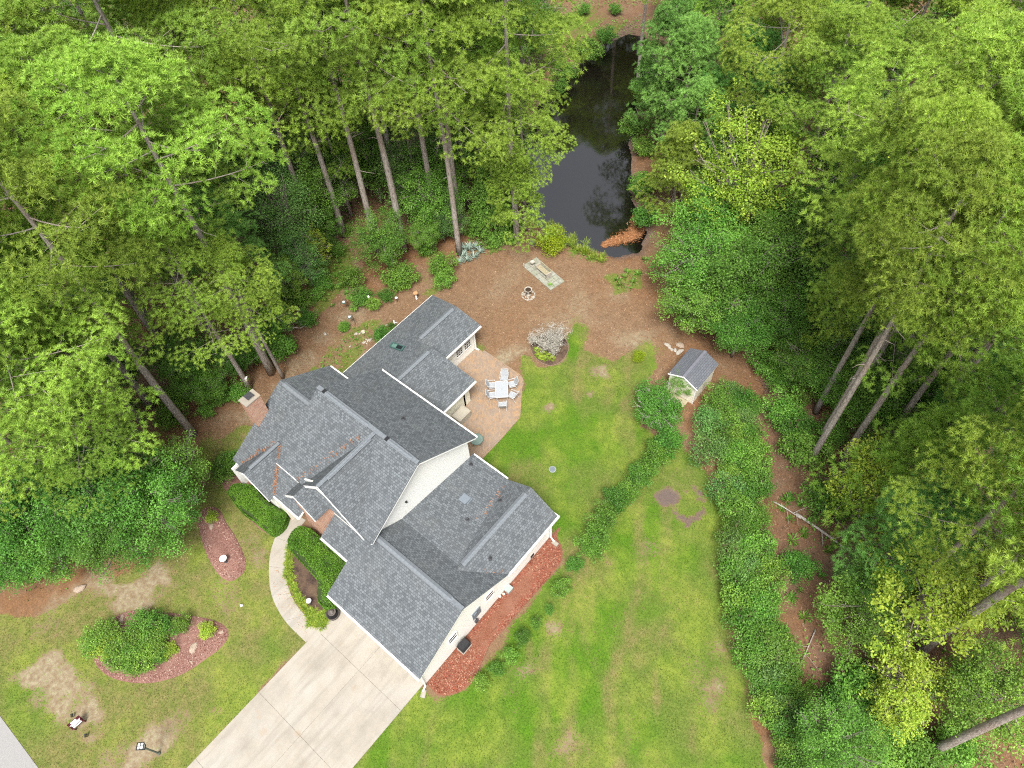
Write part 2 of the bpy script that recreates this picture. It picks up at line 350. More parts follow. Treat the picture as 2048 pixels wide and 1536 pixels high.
OPEN_STRAW = [(-24.4,-17.44),(-20.66,-10.38),(-18.68,-4.45),(-20.49,0.01),(-23.24,0.78),(-26.16,-0.5),(-26.66,2.81),(-24.9,6.41),(-23.98,9.42),(-26.06,12.66),(-26.45,15.58),(-24.44,19.13),(-23.68,23.53),(-23.02,25.83),(-21.75,27.53),(-20.29,31.63),(-19.18,33.62),(-15.48,32.98),(-10.87,34.28),(-12.96,40.23),(-16.27,43.54),(-14.84,44.59),(-10.57,38.91),(-6.81,33.22),(-5.06,31.94),(-1.52,29.14),(2.41,31.59),(4.01,29.45),(2.42,26.07),(3.58,22.88),(5.34,21.85),(8.51,17.71),(11.49,13.46),(14.26,10.52),(18.19,6.49),(-15.68,-21.48)]
MOSSY = [[(-28.14,14.96),(-29.56,19.44),(-29.52,21.67),(-25.48,19.01),(-25.66,14.88)],[(-20.97,28.85),(-19.13,30.24),(-17.85,29.01),(-19.11,27.34)],[(-16.86,33.07),(-11.82,32.15),(-11.81,31.47),(-15.43,31.56)],[(-22.65,15.28),(-21.16,17.05),(-20.0,14.87),(-19.68,11.03),(-19.56,9.46),(-21.84,10.5)],[(-9.91,31.2),(-8.34,33.41),(-6.84,31.88),(-8.38,30.05)],[(-29.08,48.33),(-32.76,59.1),(-29.59,60.13),(-29.22,56.91),(-29.44,51.23)],[(-20.49,20.8),(-20.43,24.23),(-19.36,23.67),(-19.86,21.28)],[(-13.72,19.12),(-13.5,19.89),(-12.95,19.71),(-13.05,18.93)]]            # polygons of low green weeds on the straw
SAND = [(-16.92,-6.77,1.5,1),(-17.22,-8.0,1.2,1),(-17.0,-5.62,1.0,0.9),(-19.28,-8.27,0.9,0.5),(-13.22,-5.75,0.8,0.4),(-16.91,-13.87,1.6,0.8),(-15.04,-13.38,1.3,0.9),(-18.11,-14.14,1.0,0.6),(-13.2,-13.23,0.9,0.6),(-10.34,-13.15,1.6,0.6),(-9.27,-11.31,0.9,0.5),(-14.4,-1.02,1.0,0.6),(-12.85,-1.46,0.7,0.5),(-11.19,-5.25,0.7,0.5),(-19.7,-5.26,0.8,0.4),(-5.08,23.33,0.75,1),(-4.43,21.42,0.45,1),(-5.97,18.82,0.55,0.95),(-5.23,26.86,1.0,0.6),(-8.32,22.42,0.7,0.7),(-11.21,20.18,0.6,1),(-10.78,21.39,0.5,0.9),(-4.07,27.76,0.8,0.7),(-3.89,28.8,0.6,0.6),(-9.91,26.95,1.6,0.5),(4.05,4.22,0.8,0.4),(3.89,3.75,0.6,0.4),(11.36,10.17,1.2,0.42),(12.87,8.73,1.0,0.35),(5.07,14.13,0.9,0.3),(3.66,12.19,0.8,0.4),(1.68,18.02,0.6,0.6),(7.84,2.7,1.1,0.4),(8.73,11.23,0.7,0.4),(11.52,12.04,0.7,0.7),(4.73,2.08,0.8,0.4),(3.55,6.68,0.5,0.5),(-23.39,12.86,0.8,0.5),(-18.89,12.78,0.8,0.4),(-8.53,30.26,0.9,0.5)]              # (x, y, radius, strength) bare sandy or straw-coloured spots
SOIL = [(3.75,17.69,0.3,0.9),(4.01,18.26,0.33,1),(4.57,18.39,0.3,0.9),(4.61,17.92,0.26,0.8),(4.21,17.56,0.28,0.9),(4.93,18.99,0.2,0.6),(5.08,19.7,0.26,0.7),(5.62,19.54,0.3,0.8),(6.16,19.2,0.25,0.6),(6.39,18.59,0.28,0.7),(6.4,17.98,0.3,0.8),(6.13,17.43,0.34,1),(5.6,17.35,0.26,0.9),(5.12,17.41,0.2,0.7),(6.24,17.08,0.22,0.8),(5.71,18.93,0.2,0.5)]              # (x, y, radius, strength) dark soil spots in the lawn
LUSH = [(6.06,7.62,2.4,0.5),(6.19,14.62,1.8,0.4),(8.18,4.25,1.8,0.35),(10.87,4.56,1.6,0.3),(5.68,2.21,1.2,0.3),(-0.02,11.74,1.6,0.4),(-2.5,17.11,2,0.3),(-5.38,15.34,1.4,0.4),(8.12,6.18,1.6,-0.5),(8.1,9.63,1.2,-0.5),(8.15,2.96,1.4,-0.4),(8.84,13.19,1.3,-0.3),(3.61,8.98,1.2,-0.4),(-7.58,24.46,0.9,0.4),(5.63,0.58,1.2,-0.35),(-15.85,-15.4,1.5,0.5),(-18.02,-15.13,1.3,0.3),(-8.1,-5.3,1.3,0.4),(-7.28,-7.73,1.2,0.35),(-20.31,1.11,1.5,0.3),(-12.91,-7.76,1.2,0.2),(3.47,21.82,1.0,0.3),(9.41,15.59,1,-0.3),(14.48,9.08,1,-0.3),(-8.08,-3.84,0.8,0.3)]              # (x, y, radius, strength) greener grass, negative = paler
GRASSY = [(-13.42,19.35,0.6,0.9),(-21.01,15.31,0.9,0.5),(-21.51,13.7,0.9,0.5),(-21.0,11.73,0.8,0.4),(-9.31,26.16,0.5,0.6),(-19.37,28.59,0.6,0.7),(-19.98,27.4,0.6,0.5),(-15.78,32.02,0.6,0.6),(-13.77,32.09,0.6,0.7),(-12.14,32.26,0.5,0.7),(-8.67,31.81,0.6,0.6),(-3.55,26.98,1.2,0.5),(-21.29,22.21,0.8,0.5),(-36.0,58.05,3,0.8),(-34.4,60.4,2.5,0.7),(-30.06,56.31,1.5,0.6),(-22.14,1.65,1.0,0.8)]          # (x, y, radius, strength) grass tongues beyond the lawn edge
def spots(L, X, Y, seed):
    w = np.zeros(X.shape); wob = (fbm(X, Y, 1.1, seed, 4)-.5)*2.4
    for x, y, r, s in L:
        d = np.hypot(X-x, Y-y)/r; w = w + s*sst(1.7, .1, d + wob*.75)
    return w
def zones(X, Y):
    wob = (fbm(X, Y, 1.6, 5)-.5)*1.5
    f = sdist(LAWN_FRONT, X, Y); b = sdist(LAWN_BACK, X, Y)
    grass = np.maximum(sst(-.25, .3, f+wob*.5), sst(-.35, .4, b+wob*.6))
    grass = np.clip(grass + spots(GRASSY, X, Y, 77), 0, 1)
    lush = np.where(b > f, .72, .03) + spots(LUSH, X, Y, 3)*1.2 + (fbm(X, Y, 2.6, 8, 4)-.5)*np.where(b > f, 1.25, .7)
    u_, v_ = X*.83+Y*.55, -X*.55+Y*.83
    streak = sst(.46, .68, fbm(u_, v_/4.5, .75, 23, 3))*sst(.35, .6, fbm(X, Y, 5, 29)); lush = lush - np.where(b > f, .75, .3)*streak
    sand = spots(SAND, X, Y, 11)*(.45+1.0*fbm(X, Y, .9, 13)) + np.where(f > b, .55, .28)*sst(.52, .72, fbm(X, Y, 2.2, 17)); grass = grass*(1-np.clip(sand, 0, 1)*.82)
    soil = np.clip(spots(SOIL, X, Y, 15), 0, 1); grass = grass*(1-soil)
    o = sdist(OPEN_STRAW, X, Y)
    weed = np.clip(.25 + .35*(fbm(X, Y, 5, 21)-.4) - .5*sst(-2, 1, o), 0, 1)
    for q in MOSSY: weed = np.maximum(weed, .85*sst(-.5, .5, sdist(q, X, Y)+wob*.8))
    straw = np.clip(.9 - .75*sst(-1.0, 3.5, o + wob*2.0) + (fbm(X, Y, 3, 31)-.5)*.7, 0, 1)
    pdm = sdist(POND, X, Y); soil = np.maximum(soil, .85*sst(-.9, .1, pdm + wob*.4)); weed = weed*sst(.2, -.6, pdm)
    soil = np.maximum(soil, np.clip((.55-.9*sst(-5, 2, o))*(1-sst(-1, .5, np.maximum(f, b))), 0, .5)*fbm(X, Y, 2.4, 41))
    return grass, np.clip(lush, 0, 1), np.clip(sand, 0, 1), soil, weed*(1-np.clip(grass*1.5, 0, 1)), straw
def axis(lo, a, b, hi, fine, n):
    return np.concatenate([a-(a-lo)*(np.linspace(1, 0, n, endpoint=False)**1.8), np.arange(a, b, fine), b+(hi-b)*(np.linspace(0, 1, n)**1.8)])
gx = axis(-220, -36, 30, 160, .2, 26); gy = axis(-60, -18, 48, 260, .2, 26)
GX, GY = np.meshgrid(gx, gy)
def ground_z(X, Y):
    p = sdist(POND, X, Y) + (fbm(X, Y, 1.1, 71, 4)-.5)*1.3; return -1.3*sst(-1.2, 2.0, p)
gz = ground_z(GX, GY) + (fbm(GX, GY, 2.2, 50)-.5)*.05*(sdist(OPEN_STRAW, GX, GY) > -60)
flat = np.maximum(sst(.6, -.2, np.maximum(np.maximum(-22-GX, GX-2.5), np.maximum(-16-GY, GY-21))), 0)
gz = gz*(1-flat*(np.abs(gz) < .06)) - .01
nx, ny = len(gx), len(gy); ii = np.arange(nx*ny).reshape(ny, nx)
F = np.stack([ii[:-1,:-1].ravel(), ii[:-1,1:].ravel(), ii[1:,1:].ravel(), ii[1:,:-1].ravel()], 1)
zg = [a.ravel() for a in zones(GX, GY)]
me = np_mesh('ground', np.stack([GX.ravel(), GY.ravel(), gz.ravel()], 1), F, M['ground'],
             {'zone': np.stack(zg[:3], 1), 'zoneb': np.stack(zg[3:], 1)}, True)
g = link(bpy.data.objects.new('ground', me)); tag(g, kind='structure')

cx, cy = np.mean(POND, 0)
mb = MB(); mb.v = [(x + (x-cx)*.06, y + (y-cy)*.06, -.36) for x, y in POND]; mb.f = [tuple(range(len(POND)))]; mb.m = [0]
w = mb.build('pond_water', M['water']); tag(w, kind='structure')
mb = MB(); mb.prism(ROAD, -.1, .012); tag(mb.build('road', M['asphalt']), kind='structure')

def inset(poly, d):
    P = [Vector((p[0], p[1])) for p in poly]; n = len(P); out = []
    a = sum(P[i].x*P[(i+1)%n].y - P[(i+1)%n].x*P[i].y for i in range(n)); s = 1 if a > 0 else -1
    for i in range(n):
        e1 = (P[i]-P[i-1]).normalized(); e2 = (P[(i+1)%n]-P[i]).normalized()
        n1 = Vector((-e1.y, e1.x))*s; n2 = Vector((-e2.y, e2.x))*s; b = n1+n2
        k = b.length_squared
        out.append(P[i] + (b*(2/k)*d if k > .3 else n1*d))
    return [tuple(p) for p in out]
def slabs(root, polys, z=.03, name='slab', mat='concrete', gap=.008, bev=.006):
    """each cast slab a part of its own with a chamfered edge and an open joint"""
    for q in polys:
        a = inset(q, gap/2); b = inset(q, gap/2+bev); n = len(a)
        ar = sum(a[i][0]*a[(i+1)%n][1]-a[(i+1)%n][0]*a[i][1] for i in range(n))
        if ar < 0: a = a[::-1]; b = b[::-1]
        m = MB(); m.add([(p[0],p[1],-.08) for p in a]+[(p[0],p[1],z-bev) for p in a]+[(p[0],p[1],z) for p in b],
              [(i,(i+1)%n,(i+1)%n+n,i+n) for i in range(n)]+[(i+n,(i+1)%n+n,(i+1)%n+2*n,i+2*n) for i in range(n)]+[tuple(range(2*n,3*n))])
        m.build(name, M[mat], root)
dr = empty('driveway', (0, 0, 0)); dr['kind'] = 'structure'
X = [-6.98, -3.45, -.08]; Yd = [-19.5, -15.2, -10.62, -6.28, -1.9]
slabs(dr, [[(X[i],Yd[j]),(X[i+1],Yd[j]),(X[i+1],Yd[j+1]),(X[i],Yd[j+1])] for i in range(2) for j in range(4)] +
      [[(X[i],-1.9),(X[i+1],-1.9),(X[i+1],.02),(X[i],.02)] for i in range(2)])
WALK_OUT = [(-14.26,2.07),(-13.74,0.72),(-12.98,-0.52),(-11.9,-1.52),(-10.63,-2.3),(-8.93,-2.74),(-7.02,-2.78)]
WALK_IN = [(-12.9,2.35),(-12.67,1.22),(-12.13,0.15),(-11.07,-0.86),(-9.67,-1.53),(-8.18,-1.76),(-6.58,-1.6)]
def resample(P, n):
    P = np.array(P, float); 
    # Catmull-Rom then even spacing
    Q = np.vstack([2*P[0]-P[1], P, 2*P[-1]-P[-2]]); pts = []
    for i in range(len(P)-1):
        p0, p1, p2, p3 = Q[i:i+4]
        for t in np.linspace(0, 1, 12, endpoint=False):
            pts.append(.5*((2*p1)+(-p0+p2)*t+(2*p0-5*p1+4*p2-p3)*t*t+(-p0+3*p1-3*p2+p3)*t**3))
    pts.append(P[-1]); pts = np.array(pts); s = np.r_[0, np.cumsum(np.hypot(*np.diff(pts, axis=0).T))]
    k = np.linspace(0, s[-1], n); return np.stack([np.interp(k, s, pts[:,0]), np.interp(k, s, pts[:,1])], 1)
wo_, wi_ = resample(WALK_OUT, 31), resample(WALK_IN, 31)
fw = empty('front_walk'); fw['kind'] = 'structure'
slabs(fw, [[tuple(wo_[k]) for k in range(6*i, 6*i+7)] + [tuple(wi_[k]) for k in range(6*i+6, 6*i-1, -1)] for i in range(5)], .028)
PATIO = [(-13.5,15.7),(-13.5,19.55),(-13.2,19.6),(-12.85,19.55),(-9.33,19.48),(-8.85,19.2),(-8.68,18.8),(-7.21,16.77),(-7.12,14.8),(-7.12,11.6),(-10.7,11.35),(-10.7,15.7)]
pt = empty('patio'); pt['kind'] = 'structure'
m = MB(); m.prism(PATIO, -.1, .022); m.build('paver_field', M['paver'], pt)
# soldier course along the free edge, each paver real
edge = resample(PATIO[3:10], 2); rng = random.Random(4)
m = MB(); P2 = [Vector(p) for p in PATIO[3:10]]
for a, b in zip(P2[:-1], P2[1:]):
    d = b-a; L = d.length; d.normalize(); nrm = Vector((-d.y, d.x)); n = max(1, int(L/.108))
    for i in range(n):
        c = a + d*(L*(i+.5)/n); hw = L/n*.5-.004; z = .032 + rng.uniform(-.003, .004)
        q = [c+d*sx*hw+nrm*sy for sx, sy in ((-1,-.02),(1,-.02),(1,.19),(-1,.19))]
        m.prism([(p.x,p.y) for p in q], -.06, z)
ed = m.build('edge_course', M['paver'], pt); ed['kind'] = 'stuff'

def bed(name, poly, mat, z=.035, n=60, edging=None):
    P = resample(list(poly)+[poly[0]], n+1)[:-1]; P = [tuple(p) for p in P]; c = np.mean(P, 0); m = MB()
    k = len(P); rings = [(1.0, 0.0), (.96, z*.7), (.7, z*1.2), (.35, z*1.5)]
    for s, zz in rings: m.v += [(c[0]+(x-c[0])*s, c[1]+(y-c[1])*s, zz-.002) for x, y in P]
    a = sum(P[i][0]*P[(i+1)%k][1]-P[(i+1)%k][0]*P[i][1] for i in range(k))
    for r in range(3):
        for i in range(k):
            q = (r*k+i, r*k+(i+1)%k, (r+1)*k+(i+1)%k, (r+1)*k+i); m.f.append(q if a > 0 else q[::-1]); m.m.append(0)
    m.f.append(tuple(range(3*k, 4*k)) if a > 0 else tuple(reversed(range(3*k, 4*k)))); m.m.append(0)
    o = m.build(name, M[mat], None, True); tag(o, kind='structure')
    if edging:
        e = MB(); e.tube([(x, y, .02) for x, y in P+[P[0]]], .035, 5); e.build('edging', M[edging], o)
    return P
BED_RED, BED_OVAL, BED_KIDNEY, BED_DARK, BED_BUSH, BED_HEDGE = [(0.02,0.02),(0.6,-0.02),(1.1,0.05),(1.75,0.8),(1.95,1.9),(1.42,3.7),(1.46,4.85),(1.52,7.0),(1.6,9.5),(1.55,10.3),(1.1,11.05),(0.35,11.4),(0.02,11.4)], [(-18.81,-1.25),(-18.44,-0.86),(-17.82,-0.74),(-16.77,-1.03),(-15.82,-1.19),(-14.66,-1.51),(-13.7,-1.89),(-13.29,-2.34),(-13.28,-2.92),(-13.5,-3.31),(-14.09,-3.49),(-15.05,-3.4),(-16.04,-3.15),(-17.11,-2.76),(-18.25,-2.21),(-18.74,-1.76)], [(-17.15,-8.92),(-16.78,-8.29),(-16.03,-7.63),(-14.77,-6.82),(-13.27,-5.91),(-12.12,-5.34),(-11.23,-5.21),(-10.79,-5.55),(-10.67,-6.26),(-10.84,-7.14),(-11.05,-8.08),(-11.43,-8.89),(-12.08,-9.77),(-12.94,-10.5),(-14.01,-11.1),(-14.85,-11.34),(-15.63,-11.36),(-16.39,-11.13),(-17.2,-10.39),(-17.18,-9.61)], [(-12.48,0.58),(-12.24,1.67),(-11.14,2.19),(-8.77,2.15),(-8.1,0.33),(-7.19,-0.16),(-6.88,-1.11),(-6.9,-1.67),(-7.33,-1.78),(-8.42,-1.56),(-9.59,-1.37),(-10.59,-1.01),(-11.52,-0.4),(-12.13,0.16)], [(-10.44,22.13),(-10.5,23.1),(-9.97,23.93),(-8.91,24.27),(-8.1,23.76),(-7.75,22.87),(-7.82,22.06),(-8.22,21.58),(-8.93,21.43),(-9.74,21.62)], [(-20.31,1.11),(-19.38,2.09),(-15.06,1.98),(-13.48,2.34),(-12.93,1.45),(-13.49,0.47),(-14.31,0.12),(-15.76,0.07),(-17.82,0.25),(-19.25,0.52)]
bed('mulch_bed', BED_RED, 'mulch_red', .045)
bed('mulch_bed', BED_OVAL, 'mulch_brown', .06)
bed('mulch_bed', BED_KIDNEY, 'mulch_brown', .06)
bed('mulch_bed', BED_DARK, 'mulch_dark', .03)
bed('mulch_bed', BED_BUSH, 'mulch_dark', .05, edging='deadbrown')
bed('mulch_bed', BED_HEDGE, 'mulch_brown', .03)

def scatter_in(poly, n, seed, margin=0.0):
    r = np.random.RandomState(seed); P = np.array(poly); lo, hi = P.min(0), P.max(0)
    X = lo[0]+(hi[0]-lo[0])*r.rand(n); Y = lo[1]+(hi[1]-lo[1])*r.rand(n); k = sdist(poly, X, Y) > margin
    return X[k], Y[k]
def chips(name, X, Y, Z, size, cols, seed, wid=.3, tilt=.35, mat='litter'):
    """flat slivers of bark, straw or leaf lying about: real, one triangle pair each"""
    r = np.random.RandomState(seed); n = len(X); a = r.rand(n)*6.283; L = size*(.5+r.rand(n)); W = L*wid
    dx = np.stack([np.cos(a), np.sin(a), (r.rand(n)-.5)*tilt], 1); dy = np.stack([-np.sin(a), np.cos(a), (r.rand(n)-.5)*tilt], 1)
    c = np.stack([X, Y, Z], 1); V = np.stack([c-dx*L[:,None]/2, c+dy*W[:,None]/2, c+dx*L[:,None]/2, c-dy*W[:,None]/2], 1).reshape(-1, 3)
    cols = np.array(cols); t = cols[r.randint(0, len(cols), n)]*(.75+.5*r.rand(n))[:,None]
    o = link(bpy.data.objects.new(name, np_mesh(name, V, np.arange(4*n).reshape(-1, 4), M[mat], np.repeat(t, 4, 0)))); tag(o, kind='stuff'); return o
X, Y = scatter_in(BED_RED, 9000, 1, .05)
chips('mulch_chips', X, Y, .06+0*X, .09, [(.20,.055,.034), (.12,.032,.022), (.26,.09,.055), (.19,.06,.038), (.22,.07,.045), (.34,.20,.14)], 2, .4)
X, Y = scatter_in(BED_OVAL, 2600, 3, .05); x2, y2 = scatter_in(BED_KIDNEY, 6000, 4, .05); X = np.r_[X, x2]; Y = np.r_[Y, y2]
chips('bark_chips', X, Y, .085+0*X, .08, [(.20,.085,.07), (.12,.05,.04), (.30,.17,.13), (.40,.29,.24)], 5, .4)
# pine straw and fallen leaves
r = np.random.RandomState(9); X = -38+68*r.rand(260000); Y = -6+54*r.rand(260000)
gz_, lu_, sa_, so_, we_, st_ = zones(X, Y); pond = sdist(POND, X, Y)
k = (gz_ < .45) & (pond < -.1) & (np.maximum(sdist(LAWN_FRONT, X, Y), sdist(LAWN_BACK, X, Y)) < .2) & ~((X > -18.6) & (X < 2.2) & (Y > -1) & (Y < 20)) & ~((X > -7.2) & (X < .1) & (Y < .2)) & (r.rand(len(X)) < .55)
chips('pine_straw', X[k], Y[k], ground_z(X[k], Y[k]) + .03, .17, [(.32,.16,.085), (.22,.10,.055), (.40,.24,.14), (.14,.075,.045), (.28,.19,.13), (.46,.32,.21)], 10, .10, .25)
# lawn blades
r = np.random.RandomState(19); X = -24+42*r.rand(330000); Y = -17+43*r.rand(330000)
gr_, lu_, sa_, so_, we_, st_ = zones(X, Y)
k = (gr_ > .3+.4*r.rand(len(X))) & ~((X > -18.3) & (X < .1) & (Y > .6) & (Y < 19.7) & ~((X > -10) & (Y > 11.5)))
for q in (BED_RED, BED_OVAL, BED_KIDNEY, BED_DARK, BED_BUSH, PATIO, ROAD): k &= sdist(q, X, Y) < 0
k &= ~((X > -6.93+.1*fbm(X, Y, .3, 5)) & (X < -.04-.1*fbm(X, Y, .3, 6)) & (Y < .3)); k &= sdist([tuple(p) for p in wo_]+[tuple(p) for p in wi_[::-1]], X, Y) < 0
X, Y, lu = X[k], Y[k], lu_[k]; n = len(X)
pale = sst(.45, .7, fbm(X, Y, 2.5, 61))*.42
t = (np.array([.168,.150,.056])*(1-lu[:,None]) + np.array([.062,.155,.011])*lu[:,None])*(1-pale[:,None]) + np.array([.22,.255,.045])*pale[:,None]
mid = fbm(X, Y, .55, 63, 4); t *= (.82+.36*r.rand(n))[:,None]*(.62+.76*mid)[:,None]; t[:,0] *= .85+.3*fbm(X, Y, .8, 67)
a = r.rand(n)*6.283; h = .035+.04*r.rand(n); wd = .014
c = np.stack([X, Y, 0*X-.005], 1); d = np.stack([np.cos(a), np.sin(a), 0*a], 1); lean = np.stack([(r.rand(n)-.5)*.12, (r.rand(n)-.5)*.12, h], 1)
V = np.stack([c-d*wd, c+d*wd, c+lean], 1).reshape(-1, 3)
o = link(bpy.data.objects.new('grass', np_mesh('grass', V, np.arange(3*n).reshape(-1, 3), M['blade'], np.repeat(t, 3, 0)))); tag(o, kind='stuff')

# ---------------------------------------------------------------- the house
house = empty('house', (0, 0, 0), label='white sided two storey house with grey shingled gable roofs and attached garage', cat='house')
def roof(poly, th=.10, mat='shingle', name='roof', parent=None, trim='cap'):
    P = [Vector(p) for p in poly]; c = sum(P, Vector())/len(P)
    n = Vector()
    for i in range(len(P)): n += (P[i]-c).cross(P[(i+1) % len(P)]-c)
    n.normalize()
    if n.z < 0: P = P[::-1]; n = -n
    g = Vector((n.x, n.y, 0)); up = Vector((0, 1, 0)) if g.length < 1e-4 else (Vector((0,0,1)) - n*n.z).normalized()
    ax = up.cross(n).normalized(); k = len(P)
    vs = P + [p - Vector((0,0,th)) for p in P]
    fs = [tuple(range(k)), tuple(range(2*k-1, k-1, -1))] + [(i, i+k, (i+1)%k+k, (i+1)%k) for i in range(k)]
    m = MB(); m.add(vs, [fs[0]], 0); n0 = 0
    m.f += fs[1:]; m.m += [1]*(len(fs)-1)
    o = m.build(name, [M[mat], M[trim]], parent or house); uv = o.data.uv_layers.new(name='UVMap')
    for pl in o.data.polygons:
        for li in pl.loop_indices:
            q = vs[o.data.loops[li].vertex_index]; uv.data[li].uv = (q.dot(ax), q.dot(up))
    return o
CAP_ME = None
def ridge_vent(a, b, parent, w=.16):
    """a raised ridge vent covered with separate cap shingles, lower edge faces coloured dark as a shadow line"""
    a, b = Vector(a), Vector(b); d = (b-a); L = d.length; d.normalize(); s = Vector((-d.y, d.x, 0)).normalized()
    z = Vector((0,0,1)); m = MB()
    for q, dz in ((-1, 0), (1, 0)):
        e = s*q*w; m.add([a+z*.05, b+z*.05, b+e-z*.05, a+e-z*.05, a+e-z*.10, b+e-z*.10], [(0,1,2,3), (3,2,5,4)])
    v = m.build('ridge_vent', M['dark'], parent)  # dark side faces draw the vent's shadow edge in colour
    n = max(1, round(L/.31)); me = bpy.data.meshes.new('ridge_shingle'); hl = L/n*.5
    vs = []
    for x, dz in ((-hl, .078), (hl+.04, .058)):
        vs += [tuple(-s*(w+.02) - z*.035 + z*(dz-.06) + d*x), tuple(z*dz + d*x), tuple(s*(w+.02) - z*.035 + z*(dz-.06) + d*x)]
    vs += [tuple(Vector(q)-z*.018) for q in vs]
    me.from_pydata(vs, [], [(0,1,4,3),(1,2,5,4),(0,6,7,1),(1,7,8,2),(3,4,10,9),(4,5,11,10),(0,3,9,6),(2,8,11,5)]); me.materials.append(M['cap']); me.update()
    for i in range(n):
        o = bpy.data.objects.new('ridge_shingle', me); o.location = a + d*(L*(i+.5)/n); link(o, v)
    return v
def cap_line(a, b, parent, w=.13):
    return ridge_vent(a, b, parent, w)
def edge_trim(name, pts, parent, w=.03, h=.17, dz=-.10, mat='white'):
    w = min(w, .03)
    m = MB()
    for a, b in zip(pts[:-1], pts[1:]): m.beam(Vector(a)+Vector((0,0,dz)), Vector(b)+Vector((0,0,dz)), w, h)
    return m.build(name, M[mat], parent)
def gutter(a, b, parent, out):
    """open box gutter along an eave"""
    a, b, out = Vector(a), Vector(b), Vector(out); z = Vector((0,0,1)); w = .11; m = MB(); t = .012
    for o0, o1, z0, z1 in ((0, t, -.11, -.005), (w-t, w, -.11, 0), (0, w, -.12, -.108)):
        p = [a+out*o0, b+out*o0, b+out*o1, a+out*o1]; m.add([q+z*z0 for q in p]+[q+z*z1 for q in p], [(3,2,1,0),(4,5,6,7),(0,1,5,4),(1,2,6,5),(2,3,7,6),(3,0,4,7)])
    return m.build('gutter', M['white'], parent)
def wall(poly, axis, pos, th, mat='siding', name='wall'):
    """vertical slab: poly in (u,z), axis 'x' = plane of constant x"""
    f = (lambda u, z, q: (q, u, z)) if axis == 'x' else (lambda u, z, q: (u, q, z))
    n = len(poly); m = MB(); vs = [f(u, z, pos) for u, z in poly] + [f(u, z, pos+th) for u, z in poly]
    m.add(vs, [tuple(range(n)), tuple(range(2*n-1, n-1, -1))] + [(i, i+n, (i+1)%n+n, (i+1)%n) for i in range(n)])
    o = m.build(name, M[mat], house)
    import bmesh
    b = bmesh.new(); b.from_mesh(o.data); bmesh.ops.recalc_face_normals(b, faces=b.faces); b.to_mesh(o.data); b.free(); return o
def window(axis, pos, sgn, u0, u1, z0, z1, cols, rows, parent=None, glass='glass', fr=.045):
    """frame and muntins with every pane a piece of glass; sgn = side the wall faces"""
    parent = parent or house; m = MB()
    def bx(mm, a0, a1, c0, c1, d0, d1):
        p, q = sorted((pos+sgn*d0, pos+sgn*d1))
        (mm.box(p, q, a0, a1, c0, c1) if axis == 'x' else mm.box(a0, a1, p, q, c0, c1))
    bx(m, u0-fr, u0, z0-fr, z1+fr, .001, .05); bx(m, u1, u1+fr, z0-fr, z1+fr, .001, .05)
    bx(m, u0, u1, z1, z1+fr, .001, .05); bx(m, u0, u1, z0-fr, z0, .001, .06)
    w = (u1-u0)/cols; h = (z1-z0)/rows
    for i in range(1, cols): bx(m, u0+i*w-.012, u0+i*w+.012, z0, z1, .012, .036)
    for j in range(1, rows):
        for i in range(cols): bx(m, u0+i*w+(.012 if i else 0), u0+(i+1)*w-(.012 if i < cols-1 else 0), z0+j*h-.012, z0+j*h+.012, .012, .034)
    f = m.build('window', M['white'], parent)
    for i in range(cols):
        for j in range(rows):
            g = MB(); bx(g, u0+i*w+.013, u0+(i+1)*w-.013, z0+j*h+.013, z0+(j+1)*h-.013, .006, .018); g.build('pane', M[glass], f)
    return f
S1 = .592; wing = lambda y: 2.42 + S1*(y-1.85)
# --- walls
wall([(3.25,0),(11.3,0),(11.3,5.35),(7.27,8.12),(3.25,5.35)], 'x', -6.4, -.15)
wall([(3.25,0),(11.3,0),(11.3,5.35),(7.27,8.12),(3.25,5.35)], 'x', -13.75, .15)
wall([(-13.6,0),(-6.55,0),(-6.55,5.3),(-13.6,5.3)], 'y', 11.3, -.15)
wall([(-13.6,0),(-6.55,0),(-6.55,5.3),(-13.6,5.3)], 'y', 3.25, .15)
wall([(-12.1,5.31),(-6.7,5.31),(-9.15,7.98)], 'y', 3.22, .1)
wall([(1.4,0),(1.7,0),(10.2,0),(10.2,3.2),(7.0,5.25),(1.7,2.2),(1.4,2.2)], 'x', -18.2, .15)
wall([(-18.05,0),(-13.75,0),(-13.75,3.15),(-18.05,3.15)], 'y', 10.2, -.15)
wall([(-18.05,0),(-17.55,0),(-17.55,2.3),(-18.05,2.3)], 'y', 2.25, .15)
wall([(-17.5,0),(-14.5,0),(-14.5,2.3),(-16.05,3.7),(-17.5,2.3)], 'y', 1.72, .15, 'siding')
wall([(1.87,0),(3.2,0),(3.2,2.95),(1.87,2.3)], 'x', -14.5, -.12, 'siding_cream')
m = MB(); m.box(-14.35, -13.55, 1.8, 2.05, 0, 2.42); m.box(-14.38, -13.5, 1.76, 2.1, 2.2, 2.34); m.build('porch_pier', M['siding_cream'], house)
wall([(-.02,0),(11.3,0),(11.3,2.62),(7.0,2.62),(3.5,4.85),(-.02,2.62)], 'x', 0, -.15)
wall([(-6.6,0),(-6.0,0),(-6.0,2.3),(-.6,2.3),(-.6,0),(-.15,0),(-.15,2.62),(-6.6,2.62)], 'y', 0, .15)
gd = MB()
for j in range(4): gd.box(-6.0, -.6, .1, .14, .02+j*.57, .57*(j+1))
gd.build('garage_door', M['white'], house)
wall([(.15,0),(3.2,0),(3.2,4.55),(.15,2.7)], 'x', -6.6, .15)
wall([(-6.4,0),(-.15,0),(-.15,2.65),(-1.7,3.7),(-3.2,2.72),(-6.4,2.72)], 'y', 11.3, -.15)
wall([(11.3,0),(15.75,0),(15.75,2.55),(11.3,2.55)], 'x', -10.65, -.15, 'siding_cream')
